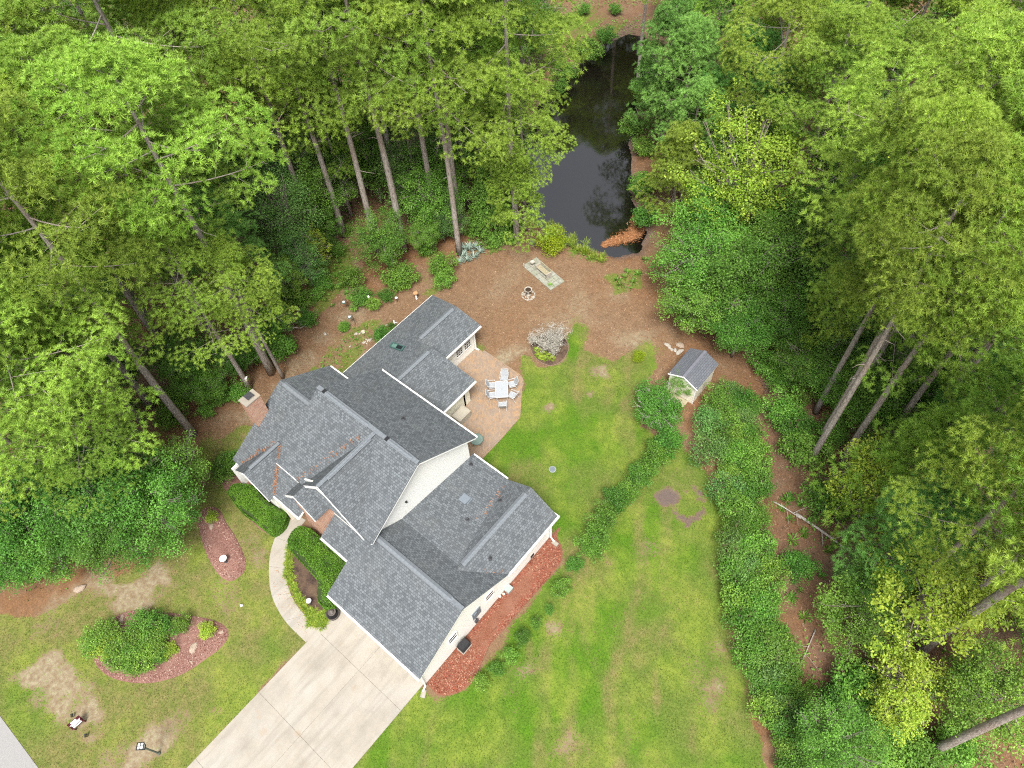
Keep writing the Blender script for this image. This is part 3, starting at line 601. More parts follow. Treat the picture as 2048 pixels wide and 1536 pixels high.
wall([(15.75,0),(19.6,0),(19.6,2.5),(15.75,2.5)], 'x', -13.5, -.15)
wall([(-13.5,0),(-10.65,0),(-10.65,2.5),(-13.2,4.35),(-14.8,3.7)], 'y', 15.3, -.15)
wall([(-17.35,0),(-13.65,0),(-13.65,2.5),(-14.9,3.55),(-17.35,2.6)], 'y', 19.3, -.15)
wall([(10.2,0),(19.4,0),(19.4,2.55),(10.2,2.55)], 'x', -17.4, .15)
# brick entry bay
wall([(-12.3,0),(-10.0,0),(-10.0,4.7),(-11.15,5.85),(-12.3,4.7)], 'y', 2.3, .2, 'brick')
wall([(2.5,0),(3.25,0),(3.25,4.68),(2.5,4.68)], 'x', -10.0, -.2, 'brick')
wall([(2.5,0),(3.25,0),(3.25,4.6),(2.5,4.6)], 'x', -12.3, .2, 'brick')
# --- roofs
r = roof([(-14.0,2.95,5.45),(-5.85,2.95,5.45),(-5.85,7.27,8.4),(-14.0,7.27,8.4)])
edge_trim('fascia', [(-5.87,2.95,5.43),(-5.87,7.27,8.38)], r, .03)
edge_trim('eave_board', [(-14.0,2.94,5.45),(-12.2,2.94,5.45)], r, .05, .14)
rb = roof([(-5.85,11.6,5.45),(-14.0,11.6,5.45),(-14.0,7.27,8.4),(-5.85,7.27,8.4)])
edge_trim('fascia', [(-5.87,11.6,5.43),(-5.87,7.27,8.38)], rb, .03)
gutter((-14.0,11.6,5.42), (-5.85,11.6,5.42), rb, (0,1,0))
ridge_vent((-13.55,7.27,8.41), (-9.75,7.27,8.41), rb); ridge_vent((-8.35,7.27,8.41), (-6.35,7.27,8.41), rb)
cl = MB(); cl.beam((-14,7.27,8.42), (-5.87,7.27,8.42), .26, .03); cl.build('ridge_cap', M['cap'], rb)
k = 1.13; L = lambda x: 8.3 - k*(-9.15-x)
rc = roof([(-9.15,2.9,8.3),(-11.15,2.9,L(-11.15)),(-11.15,2.05,L(-11.15)),(-12.55,2.05,L(-12.55)),(-12.55,3.24,L(-12.55)),(-11.7,3.24,L(-11.7)),(-9.15,7.2,8.3)])
edge_trim('fascia', [(-9.15,2.88,8.3),(-11.15,2.88,L(-11.15))], rc, .05); edge_trim('fascia', [(-11.15,2.03,L(-11.15)),(-12.55,2.03,L(-12.55))], rc, .05)
rd = roof([(-9.15,2.9,8.3),(-6.55,2.9,8.3-k*2.6),(-6.55,3.3,8.3-k*2.6),(-9.15,7.2,8.3)])
edge_trim('fascia', [(-9.15,2.88,8.3),(-6.5,2.88,8.3-k*2.65)], rd, .05)
ridge_vent((-9.15,3.55,8.31), (-9.15,6.7,8.31), rd, .15)
cl = MB(); cl.beam((-9.15,2.9,8.32), (-9.15,7.3,8.34), .24, .03); cl.build('ridge_cap', M['cap'], rd)
re_ = roof([(-11.15,2.05,L(-11.15)),(-9.84,2.05,L(-11.15)-k*1.31),(-9.84,3.24,L(-11.15)-k*1.31),(-11.15,3.24,L(-11.15))])
edge_trim('fascia', [(-11.15,2.03,L(-11.15)),(-9.84,2.03,L(-11.15)-k*1.31)], re_, .04, .12, -.1)
# one storey wing, porch and side shed: one pitch
rw = roof([(-18.5,1.85,wing(1.85)),(-11.97,1.85,wing(1.85)),(-11.97,3.24,wing(3.24)),(-13.74,3.24,wing(3.24)),(-13.74,7.0,wing(7.0)),(-18.5,7.0,wing(7.0))])
gutter((-13.55,1.85,wing(1.85)-.03), (-11.97,1.85,wing(1.85)-.03), rw, (0,-1,0))
edge_trim('barge_board', [(-11.96,1.78,wing(1.8)),(-11.96,2.28,wing(2.28))], rw, .05, .16)
rx = roof([(-18.5,10.5,wing(7.0)-.62*3.5),(-18.5,7,wing(7.0)),(-13.74,7,wing(7.0)),(-13.74,10.5,wing(7.0)-.62*3.5)])
gutter((-18.5,10.5,wing(7.0)-.62*3.5-.03), (-16.2,10.5,wing(7.0)-.62*3.5-.03), rx, (0,1,0))
ridge_vent((-18.1,7,wing(7)+.01), (-14.3,7,wing(7)+.01), rx)
ry = roof([(-9.98,1.85,wing(1.85)),(-6.62,1.85,wing(1.85)),(-6.62,3.24,wing(3.24)),(-9.98,3.24,wing(3.24))])
gutter((-9.98,1.85,wing(1.85)-.03), (-6.97,1.85,wing(1.85)-.03), ry, (0,-1,0)); ry.data.materials[1] = M['dark']
# little front gable
q = .91
rg = roof([(-16.05,1.45,3.95),(-17.75,1.45,2.4),(-17.75,1.83,2.4),(-16.05,4.5,3.95)]); edge_trim('fascia', [(-16.05,1.43,3.95),(-17.75,1.43,2.4)], rg)
rh = roof([(-16.05,1.45,3.95),(-14.35,1.45,2.4),(-14.35,1.83,2.4),(-16.05,4.5,3.95)]); edge_trim('fascia', [(-16.05,1.43,3.95),(-14.35,1.43,2.4)], rh)
ridge_vent((-16.05,1.9,3.96), (-16.05,4.2,3.96), rh, .13)
# garage
fs = lambda y: 2.65 + .622*(y+.28)
rj = roof([(-6.95,-.28,2.65),(.3,-.28,2.65),(.3,3.5,5.0),(-6.42,3.5,5.0),(-6.42,3.2,fs(3.2)),(-6.95,3.2,fs(3.2))])
gutter((-6.95,-.28,2.62), (.3,-.28,2.62), rj, (0,-1,0)); edge_trim('fascia', [(.28,-.28,2.63),(.28,3.5,4.98)], rj, .03)
bs = lambda y: 5.0 - .655*(y-3.5)
rk = roof([(-6.42,3.5,5.0),(.3,3.5,5.0),(.3,7.05,bs(7.05)),(-1.75,7.05,bs(7.05)),(-1.75,5.6,bs(5.6)),(-6.42,5.6,bs(5.6))])
edge_trim('fascia', [(.28,3.5,4.98),(.28,6.95,bs(6.95)-.02)], rk, .03)
ridge_vent((-6.1,3.5,5.01), (-.55,3.5,5.01), rk)
cl = MB(); cl.beam((-.6,3.5,5.02), (.3,3.5,5.02), .26, .03); cl.build('ridge_cap', M['cap'], rk)
rl = roof([(-6.42,5.3,2.83+.148*6.3),(-1.72,5.3,2.83+.148*6.3),(-1.72,11.58,2.83),(-6.42,11.58,2.83)])
gutter((-6.4,11.58,2.81), (-3.6,11.58,2.81), rl, (0,1,0))
ze = 3.98-.655*1.98
rm = roof([(-1.7,5.02,3.98),(.28,6.98,ze),(.28,11.6,ze),(-1.7,11.6,3.98)]); gutter((.28,6.98,ze-.03), (.28,11.55,ze-.03), rm, (1,0,0))
rn = roof([(-1.7,5.02,3.98),(-1.7,11.6,3.98),(-3.65,11.6,3.98-.655*1.95),(-3.3,8.5,3.98-.655*1.6)])
ridge_vent((-1.7,5.5,3.99), (-1.7,11.05,3.99), rn)
m = MB(); m.box(-.25, .36, 11.32, 11.72, ze-.28, ze-.12); m.build('eave_return', M['white'], rm)
# rear wing
ro = roof([(-17.8,10.7,2.6),(-17.8,15.6,2.6),(-13.15,15.35,4.57),(-13.15,10.9,4.57)], trim='cap')
rp = roof([(-17.8,15.6,2.6),(-17.8,19.9,2.6),(-14.9,19.45,3.82),(-14.9,15.45,3.82)])
edge_trim('eave_board', [(-17.83,10.7,2.6),(-17.83,19.9,2.6)], rp, .06, .15)
rq = roof([(-13.15,10.9,4.57),(-13.15,15.35,4.57),(-10.17,16.05,2.6),(-10.17,10.9,2.6)], trim='cap')
gutter((-10.17,11.6,2.57), (-10.17,16.05,2.57), rq, (1,0,0))
rr = roof([(-14.9,14.6,3.82),(-14.9,19.45,3.82),(-13.08,19.9,2.6),(-13.08,14.6,2.6)])
gutter((-13.08,15.8,2.57), (-13.08,19.9,2.57), rr, (1,0,0))
ridge_vent((-13.15,11.4,4.58), (-13.15,14.9,4.58), rq); ridge_vent((-14.9,15.75,3.83), (-14.9,19.1,3.83), rr)
# roof fittings
def vent_pipe(x, y, z, parent, r=.05, h=.28, boot=True):
    m = MB(); m.tube([(x,y,z-.1),(x,y,z+h)], r, 10)
    if boot: m.lathe([(.13,-.02),(.12,.03),(.06,.09),(.05,.1)], 10, (x,y,z))
    return m.build('vent_pipe', M['dark'], parent)
def main_back(y): return 8.4-.681*(y-7.27)
vp = [(-9.25,9.22,7.07),(-5.96,10.9,2.93),(-3.5,7.88,3.38),(-0.88,6.9,3.44),(-2.82,10.04,3.25)]
vent_pipe(*vp[0], rb, .06); vent_pipe(*vp[1], rl); vent_pipe(*vp[2], rl, .07, .16); vent_pipe(*vp[3], rm); vent_pipe(*vp[4], rn)
for (x, par, z) in ((-13.42, rb, 8.44), (-8.25, rb, 8.44)):
    m = MB(); m.box(x-.1, x+.1, 7.14, 7.4, z-.02, z+.05); m.build('vent_end_cap', M['black'], par)
sx, sy = (-4.53,8.79)
zz = 2.83+.148*(11.6-sy); m = MB(); m.box(sx-.27, sx+.27, sy-.27, sy+.27, zz-.02, zz+.14); m.box(sx-.33, sx+.33, sy-.33, sy+.33, zz-.05, zz+.02); m.build('box_vent', M['bluegrey'], rl)
# skylight in the rear wing: green frame, dark opening
SK = [(-16.61,14.67),(-15.23,14.67),(-15.14,14.11),(-16.45,14.21)]
pl = lambda x: 2.6 + (x+17.8)*.4237
def sk(u, v, dz): 
    a, b, d = Vector(SK[0]), Vector(SK[1]), Vector(SK[3]); p = a+(b-a)*u+(d-a)*v; return (p.x, p.y, pl(p.x)+dz)
m = MB()
for u0,u1,v0,v1 in ((0,1,0,.14),(0,1,.86,1),(0,.1,.14,.86),(.9,1,.14,.86)):
    c = [(u0,v0),(u1,v0),(u1,v1),(u0,v1)]; vs = [sk(*q,-.03) for q in c]+[sk(*q,.11) for q in c]
    m.add(vs, [(3,2,1,0),(4,5,6,7),(0,1,5,4),(1,2,6,5),(2,3,7,6),(3,0,4,7)])
s_ = m.build('skylight', M['iron_green'], rp)
m = MB(); m.add([sk(.45,.14,.05),sk(.9,.14,.05),sk(.9,.86,.05),sk(.45,.86,.05)], [(0,1,2,3)]); m.build('pane', M['glass'], s_)
m = MB(); m.add([sk(.1,.14,.055),sk(.45,.14,.055),sk(.45,.86,.055),sk(.1,.86,.055)], [(0,1,2,3)]); m.build('blind', plain('sea_green_blind', (.12,.22,.19), .6), s_)
# chimney
ch = MB(); ch.box(-18.78, -18.04, 4.22, 5.28, 0, 6.12); chm = ch.build('chimney', M['brick'], house)
m = MB(); m.box(-18.81, -18.01, 4.19, 5.31, 6.121, 6.18); m.build('chimney_cap', M['concrete'], chm)
m = MB(); m.box(-18.62, -18.24, 4.58, 4.98, 6.18, 6.28); m.build('flue', M['stone'], chm)
m = MB(); m.box(-18.66, -18.20, 4.54, 5.02, 6.33, 6.36)
for x in (-18.61,-18.25):
    for y in (4.59,4.97): m.box(x-.015, x+.015, y-.015, y+.015, 6.28, 6.33)
m.build('flue_cover', M['dark'], chm)
# windows
window('x', -13.5, 1, 17.55, 18.18, .84, 1.78, 3, 4); window('x', -13.5, 1, 18.42, 19.05, .84, 1.78, 3, 4)
window('x', 0, 1, 2.22, 2.82, 1.5, 2.24, 1, 2); window('x', 0, 1, 5.32, 5.94, 1.42, 2.16, 1, 2)
window('y', 3.22, -1, -8.55, -7.55, 5.45, 6.15, 3, 2, None, 'bluegrey'); window('y', 1.72, -1, -16.8, -15.3, .9, 2.0, 4, 3)
m = MB(); m.box(-.3, .012, 9.3, 9.62, .1, .45); m.build('foundation_vent', M['black'], house)
m = MB(); m.box(.001, .05, 4.12, 4.78, 1.05, 1.95); m.box(.05,.10,4.2,4.45,1.2,1.8); m.build('electric_panel', M['bluegrey'], house)
m = MB(); m.tube([(.05,4.3,.35),(.05,4.3,1.1)], .025, 8); m.box(.001,.12,4.18,4.42,.45,.75); m.build('electric_meter', M['dark'], house)
m = MB(); m.lathe([(.07,0),(.08,.03),(.05,.12),(.03,.13)], 10, (0,0,0)); 
for i in range(len(m.v)): x, y, z = m.v[i]; m.v[i] = (-6.4+z, 6.05+x, 5.0+y)
m.build('flood_light', M['black'], house)
for (p, q, out) in (((.12,11.15,0),(.12,11.15,2.5),(.5,-.12)), ((.1,-.12,0),(.1,-.12,2.5),(.12,-.5)), ((-13.35,19.4,0),(-13.35,19.4,2.4),(.3,.2))):
    m = MB(); m.beam((p[0],p[1],.12), (q[0],q[1],q[2]), .07, .09); m.beam((p[0],p[1],.14), (p[0]+out[0]*.6,p[1]+out[1]*.6,.06), .07, .09); m.build('downspout', M['white'], house)

# ---------------------------------------------------------------- shed and things in the yard
SH = [(-0.38,25.03),(1.62,25.03),(1.64,27.56),(-0.38,27.56)]      # front-left, front-right, back-right, back-left ground corners
def shed():
    c = [Vector((x, y, 0)) for x, y in SH]; o = (c[0]+c[1]+c[2]+c[3])/4
    fx = (c[1]-c[0]); W = fx.length; fx.normalize(); D = (c[3]-c[0]).length
    root = empty('garden_shed', o, math.atan2(fx.y, fx.x), 1, 'cream garden shed with slate blue gable roof at the edge of the trees', 'shed')
    w, d, he, hr = W/2, D/2, 1.98, 2.47
    m = MB(); n = 5; pr = [(-w,0),(w,0),(w,he),(0,hr-.05),(-w,he)]
    vs = [(x,-d,z) for x,z in pr]+[(x,d,z) for x,z in pr]
    m.add(vs, [(0,1,2,3,4),(9,8,7,6,5)]+[(i,i+5,(i+1)%5+5,(i+1)%5) for i in (0,1,4)]); m.f = [f if k != 0 else f for k, f in enumerate(m.f)]
    m.build('wall', M['siding_cream'], root)
    k = (hr-he)/w
    for s in (-1, 1):
        P = [Vector((0,-d-.12,hr)), Vector((0,d+.12,hr)), Vector((s*(w+.14),d+.12,he-k*.14)), Vector((s*(w+.14),-d-.12,he-k*.14))]
        r = roof(P, .06, 'shed_shingle', 'roof', root, 'white')
        ed = MB(); ed.beam(P[0]+Vector((0,-.01,-.04)), P[3]+Vector((0,-.01,-.04)), .03, .09); ed.build('fascia', M['white'], r)
    m = MB(); m.beam((0,-d-.12,hr+.015), (0,d+.12,hr+.015), .2, .02); m.build('ridge_cap', plain('slate_blue_cap', (.14,.145,.17), .85), root)
    for s in (-1, 1):
        m = MB(); m.box(min(0,s*.62)+.005, max(0,s*.62)-.005, -d-.03, -d-.002, .12, 1.55); dd = m.build('door', M['cream'], root)
        m = MB(); m.box(s*.06-.015, s*.06+.015, -d-.06, -d-.03, .8, .95); m.build('handle', M['dark'], dd)
    m = MB(); m.box(-.7, .7, -d-.7, -d-.05, 0, .1); m.build('ramp', M['wood'], root)
    for s in (-1, 1):
        m = MB(); m.box(s*w-.03, s*w+.03, -d-.03, -d+.03, 0, he); m.build('corner_board', M['white'], root)
shed()
T0, T1, T3 = [(-10.03,17.78),(-9.36,18.29),(-9.12,16.77)]
def patio_set():
    a, b, d = Vector(T0), Vector(T1), Vector(T3); fx = (d-a); L = fx.length; ang = math.atan2(fx.y, fx.x); W = (b-a).length; c = (b+d)/2
    t = empty('patio_table', (c.x, c.y, .03), ang, 1, 'rectangular white aluminium patio table in the middle of the chairs', 'table')
    m = MB(); m.box(-L/2+.03, L/2-.03, -W/2+.03, W/2-.03, .645, .665); m.build('tabletop', M['sling'], t)
    m = MB()
    for y in (-1, 1): m.box(-L/2, L/2, y*W/2-.025, y*W/2+.025, .63, .675)
    for x in (-1, 1): m.box(x*L/2-.025, x*L/2+.025, -W/2+.025, W/2-.025, .63, .675)
    m.build('rim', M['aluminium'], t)
    m = MB(); m.lathe([(.06,.66),(.06,.672),(.035,.673),(.035,.69)], 12); m.build('parasol_ring', M['grey'], t)
    for x in (-1, 1):
        for y in (-1, 1):
            m = MB(); m.tube([(x*(L/2-.1), y*(W/2-.1), .63), (x*(L/2-.05), y*(W/2-.06), 0)], .02, 8); m.build('leg', M['aluminium'], t)
    ch = empty('patio_chair')
    m = MB()
    for i in range(6): m.beam((-.20+.08*i, -.21, .385-.001*i), (-.20+.08*i, .23, .40), .074, .012)
    m.build('seat', M['sling'], ch)
    m = MB()
    for i in range(6): m.beam((-.20+.08*i, -.225, .40), (-.20+.08*i, -.40, .86), .074, .012)
    m.build('backrest', M['sling'], ch)
    m = MB(); m.tube([(-.25,-.20,.39),(-.25,.24,.40),(.25,.24,.40),(.25,-.20,.39)], .018, 8); m.tube([(-.25,-.20,.39),(-.25,-.42,.90),(-.18,-.44,.93),(.18,-.44,.93),(.25,-.42,.90),(.25,-.20,.39)], .018, 8)
    m.build('frame', M['aluminium'], ch)
    for s in (-1, 1):
        m = MB(); m.tube([(s*.27,-.34,.64),(s*.29,-.1,.62),(s*.29,.22,.60),(s*.27,.26,.40)], .02, 8); m.build('armrest', M['aluminium'], ch)
        m = MB(); m.tube([(s*.25,.24,.40),(s*.26,.27,0)], .016, 8); m.build('leg', M['aluminium'], ch)
        m = MB(); m.tube([(s*.25,-.18,.39),(s*.26,-.34,0)], .016, 8); m.build('leg', M['aluminium'], ch)
    tags = [(-9.88, 18.54, 0.55, -0.84, 'white patio chair at the end of the table nearest the pond'), (-10.11, 17.51, 0.75, 0.66, 'white patio chair on the house side, nearer the rear windows'), (-9.56, 16.87, 0.68, 0.73, 'white patio chair on the house side, nearer the storage box'), (-9.07, 18.44, -0.57, -0.82, 'white patio chair on the lawn side, nearest the patio corner'), (-8.45, 17.74, -0.98, -0.21, 'white patio chair on the lawn side, turned away towards the lawn'), (-8.46, 16.69, -0.68, 0.74, 'white patio chair pulled back from the end nearest the round table')]
    for i, (x, y, fx_, fy_, lab) in enumerate(tags):
        o = ch if i == 0 else copy_tree(ch)
        o.location = (x, y, .025); o.rotation_euler = (0, 0, math.atan2(fy_, fx_) - math.pi/2)
        tag(o, lab, 'chair', 'white patio chairs around the table')
patio_set()
IT = {'roundtable': (-7.96,13.41),'birdbath': (-13.7,25.97),'lid': (-2.78,15.02),'lamp': (-8.73,-11.73),'spot1': (-14.07,-13.71),'spot2': (-12.55,-13.78),'bath2': (-14.66,-2.67),'bowl3': (-8.56,-1.07),'fountain': (-6.92,-0.66),'sprink': (-11.71,-3.8),'bath4': (-20.42,20.35),'figure': (-19.83,17.37),'bucket': (-21.25,15.38),'tag1': (-21.4,19.18),'dead': (-9.18,22.93),'brush': (5.35,29.69),'deadbranch': (-25.93,12.45),'feed1': (-23.76,16.32),'feed2': (-22.35,15.57),'feed3': (-22.85,17.37),'feed1_a': -2.63,'feed2_a': -2.8,'feed3_a': 1.32,'nestbox': (-23.95,6.58,1.39)}
# small round glass table at the patio corner
x, y = IT['roundtable']; t = empty('round_patio_table', (x, y, .022), 0, 1, 'round green glass patio table under the eave at the lawn corner of the patio', 'table')
m = MB(); m.lathe([(.43,.60),(.44,.612),(.44,.62),(.43,.63)], 28); m.build('tabletop', plain('green_glass', (.16,.22,.19), .15, 0, .1), t)
m = MB(); m.tube([(.44*math.cos(a*.2618), .44*math.sin(a*.2618), .615) for a in range(25)], .014, 6); m.build('rim', M['iron_green'], t)
for a in range(4):
    m = MB(); m.tube([(.28*math.cos(a*1.571), .28*math.sin(a*1.571), .59), (.34*math.cos(a*1.571), .34*math.sin(a*1.571), 0)], .013, 6); m.build('leg', M['iron_green'], t)
# tan deck box by the back door
b = empty('storage_box', (-10.12, 14.28, .022), 0, 1, 'tan plastic storage box against the house wall on the patio', 'storage box')
m = MB(); m.box(-.36,.36,-.52,.52,0,.62); m.build('body', M['tan'], b); m = MB(); m.box(-.39,.39,-.56,.56,.62,.70); m.box(-.33,.33,-.5,.5,.70,.73); m.build('lid', M['tan'], b)
# standby generator, grey unit, capped pipes along the garage wall
b = empty('standby_generator', (.36, 2.83, .05), 0, 1, 'black standby generator on the red mulch beside the garage wall', 'generator')
m = MB(); m.box(-.26,.26,-.36,.36,.0,.06); m.build('plinth', M['concrete'], b)
m = MB(); m.box(-.22,.22,-.32,.32,.06,.5); m.build('body', M['dark'], b)
m = MB(); vs = [(-.25,-.35,.5),(.25,-.35,.5),(.25,.35,.5),(-.25,.35,.5),(-.22,-.3,.6),(.18,-.3,.57),(.18,.3,.57),(-.22,.3,.6)]; m.add(vs, [(4,5,6,7),(0,1,5,4),(1,2,6,5),(2,3,7,6),(3,0,4,7),(3,2,1,0)]); m.build('lid', M['black'], b)
m = MB()
for i in range(5): m.box(.221,.232,-.26,.26,.14+.06*i,.165+.06*i)
m.build('louvre', M['black'], b)
b = empty('utility_cabinet', (.2, 6.97, .05), 0, 1, 'squat grey green utility cabinet on the red mulch between wall and lawn', 'cabinet')
m = MB(); m.box(-.17,.17,-.2,.2,0,.26); m.build('body', M['grey'], b); m = MB(); m.box(-.19,.19,-.22,.22,.26,.31); m.build('lid', plain('grey_green_lid', (.30,.35,.33), .5), b)
for i, (x, y, lab) in enumerate(((.14, 6.58, 'round cream pipe cap in the red mulch nearer the grey cabinet'), (.06, 6.33, 'round cream pipe cap in the red mulch farther from the grey cabinet'))):
    m = MB(); m.lathe([(.045,0),(.045,.1),(.075,.1),(.075,.13),(.05,.15)], 12); o = m.build('pipe_cap', M['cream']); o.location = (x, y, .04); tag(o, lab, 'pipe cap', 'pipe caps in the red mulch')
m = MB(); m.box(-.28,.12,-.13,.13,0,.05); m.box(-.28,.12,-.13,-.1,.05,.1); m.box(-.28,.12,.1,.13,.05,.1); o = m.build('splash_block', M['concrete']); o.location = (.62,11.02,.04); tag(o, 'grey splash block under the rear garage downspout', 'splash block')
m = MB(); m.box(-.13,.13,-.28,.12,0,.05); m.box(-.13,-.1,-.28,.12,.05,.1); m.box(.1,.13,-.28,.12,.05,.1); o = m.build('splash_block', M['concrete']); o.location = (.25,-.42,.02); o.rotation_euler = (0,0,.5); tag(o, 'pale splash block at the driveway corner of the garage', 'splash block')
# birdbath on a ring of stones
x, y = IT['birdbath']; b = empty('birdbath', (x, y, 0), .3, 1, 'pale stone birdbath standing on a round pad of white stones', 'birdbath')
m = MB(); m.lathe([(.17,.0),(.17,.05),(.09,.12),(.075,.3),(.09,.48),(.14,.55)], 16); m.build('pedestal', M['stone'], b, True)
m = MB(); m.lathe([(.14,.55),(.30,.63),(.31,.67),(.27,.67),(.2,.6),(.05,.585)], 20); m.build('bowl', M['stone'], b, True)
m = MB(); m.lathe([(.02,.60),(.23,.632)], 16); m.build('water', plain('dark_stale_water', (.05,.035,.025), .15), b)
rng = random.Random(3)
def stone_mesh(seed, r=1.0, fl=.6):
    rr = random.Random(seed); m = MB(); ph = [rr.random()*6.28 for _ in range(6)]
    prof = [(.45,-.3),(.95,-.1),(1.0,.2),(.8,.5),(.4,.66),(.05,.7)]; n = 11
    for a, z in prof:
        for j in range(n):
            t = 2*math.pi*j/n; q = r*a*(1+.18*math.sin(2*t+ph[0])+.10*math.sin(3*t+ph[1]+z)+.07*math.sin(5*t+ph[2]))
            m.v.append((q*math.cos(t)*1.15, q*math.sin(t)*.9, r*z*fl*(1+.12*math.sin(t+ph[3]))))
    k = len(prof)
    for i in range(k-1):
        for j in range(n): m.f.append((i*n+j, i*n+(j+1)%n, (i+1)*n+(j+1)%n, (i+1)*n+j)); m.m.append(0)
    m.f.append(tuple(range((k-1)*n, k*n))); m.m.append(0); return m
st = [stone_mesh(i).build('stone', M['stone']) for i in range(4)]
sme = [s.data for s in st]
for s in st: bpy.data.objects.remove(s)
def stone(me, x, y, z, r, parent=None, name='stone', mat=None):
    o = bpy.data.objects.new(name, me); o.location = (x, y, z); o.rotation_euler = (0, 0, rng.random()*6.28); o.scale = (r, r*rng.uniform(.75,1.1), r*rng.uniform(.8,1.2)); return link(o, parent)
pad = empty('stone_pad', (x, y, 0), 0, 1, 'round pad of small white stones under the pale birdbath', 'stone pad')
for i in range(46):
    a = rng.random()*6.28; q = .52*math.sqrt(rng.random()) if i > 18 else .5
    if i <= 18: a = i/19*6.28
    stone(sme[i % 4], q*math.cos(a), q*math.sin(a), .0, rng.uniform(.05,.085), pad)
# bench on slabs by the pond
BA, BB, BD = [(-16.05,28.1),(-12.62,27.39),(-15.9,29.56)]
a, b, d = Vector(BA), Vector(BB), Vector(BD); fx = (b-a); L = fx.length; fx.normalize(); fy = (d-a); Wd = fy.length; fy.normalize()
pad = empty('slab_pad', (a.x, a.y, 0), math.atan2(fx.y, fx.x)); pad['label'] = 'small terrace of mossy grey slabs near the pond'; pad['category'] = 'terrace'
nn = (7, 3)
for i in range(nn[0]):
    for j in range(nn[1]):
        sx, sy = L/nn[0], Wd/nn[1]; m = MB(); m.box(i*sx+.012, (i+1)*sx-.012, j*sy+.012, (j+1)*sy-.012, -.03, .045+.012*rng.random()); s = m.build('slab', M['slab'], pad)
if fx.cross(Vector((fy.x, fy.y, 0)) if len(fy) == 3 else Vector((fy.x, fy.y))) if False else False: pass
def on_pad(u, v): p = a + fx*(u*L) + fy*(v*Wd); return (p.x, p.y)
bx_, by_ = on_pad(.52, .5); bench = empty('garden_bench', (bx_, by_, .05), math.atan2(fx.y, fx.x), 1, 'weathered wooden slat bench with pale concrete ends on the slab terrace', 'bench')
for i in range(5): m = MB(); m.box(-.62,.62,-.2+.085*i,-.13+.085*i,.34,.365); m.build('slat', M['wood'], bench)
for s in (-1,1): m = MB(); m.box(s*.66-.05,s*.66+.05,-.24,.28,0,.36); m.box(s*.66-.045,s*.66+.045,-.24,.26,.36,.5); m.build('end_support', M['stone'], bench)
for z in (.5,.62): m = MB(); m.box(-.64,.64,.24,.27,z,z+.07); m.build('back_slat', M['wood'], bench)
bx_, by_ = on_pad(.17, .42); b = empty('urn', (bx_, by_, .05), 0, 1, 'pale stone urn on the end of the slab terrace beside the bench', 'urn')
m = MB(); m.box(-.14,.14,-.14,.14,0,.08); m.build('plinth', M['stone'], b); m = MB(); m.lathe([(.06,.08),(.05,.18),(.15,.32),(.18,.42),(.21,.45),(.17,.45),(.12,.36)], 16); m.build('bowl', M['stone'], b, True)
bx_, by_ = on_pad(.05, .02); m = MB(); m.lathe([(.07,0),(.09,.1),(.05,.26),(.06,.33),(.045,.4),(.01,.44)], 10); o = m.build('statue', M['stone'], None, True); o.location = (bx_, by_, .02); tag(o, 'small pale garden statue at the far corner of the slab terrace', 'statue')
# stones next to the shed
for i, (x, y, r, lab) in enumerate([(-1.76, 28.88, 0.30000000000000004, 'large tan boulder upper of the two by the shed corner'), (-1.48, 28.33, 0.29000000000000004, 'large tan boulder lower of the two by the shed corner'), (-2.56, 28.34, 0.16999999999999998, 'pale rock at the far end of the row by the shed'), (-2.28, 28.26, 0.16, 'pale rock second from the end of the row by the shed'), (-2.04, 28.19, 0.12000000000000001, 'small pale rock in the middle of the row by the shed'), (-1.82, 28.28, 0.16, 'pale rock next to the tan boulders by the shed')]):
    o = stone(sme[i % 4], x, y, .02, r, None, 'rock'); o.data = sme[i % 4].copy(); o.data.materials[0] = M['rock'] if r > .3 else M['stone']; tag(o, lab, 'rock', 'rocks beside the shed')
for i, (x, y, r, lab) in enumerate([(-11.9, -7.17, 0.27, 'big round tan rock in the right half of the kidney shaped bed'), (-11.35, -5.57, 0.14, 'pale rock at the tip of the kidney shaped bed'), (-11.32, -7.72, 0.12, 'half buried rock at the lower edge of the kidney shaped bed'), (-12.76, -9.36, 0.1, 'small pale rock below the shrubs in the kidney shaped bed'), (-16.7, -8.89, 0.22, 'grey rock at the upper left of the kidney shaped bed'), (-17.34, -1.81, 0.22, 'flat buried rock near the upper end of the oval bed'), (-20.41, -9.5, 0.28, 'dark stump like rock at the forest edge of the front lawn')]):
    o = stone(sme[i % 4], x, y, .03, r, None, 'rock'); o.data = sme[(i+1) % 4].copy(); o.data.materials[0] = M['rock']; tag(o, lab, 'rock', 'rocks in the front garden')
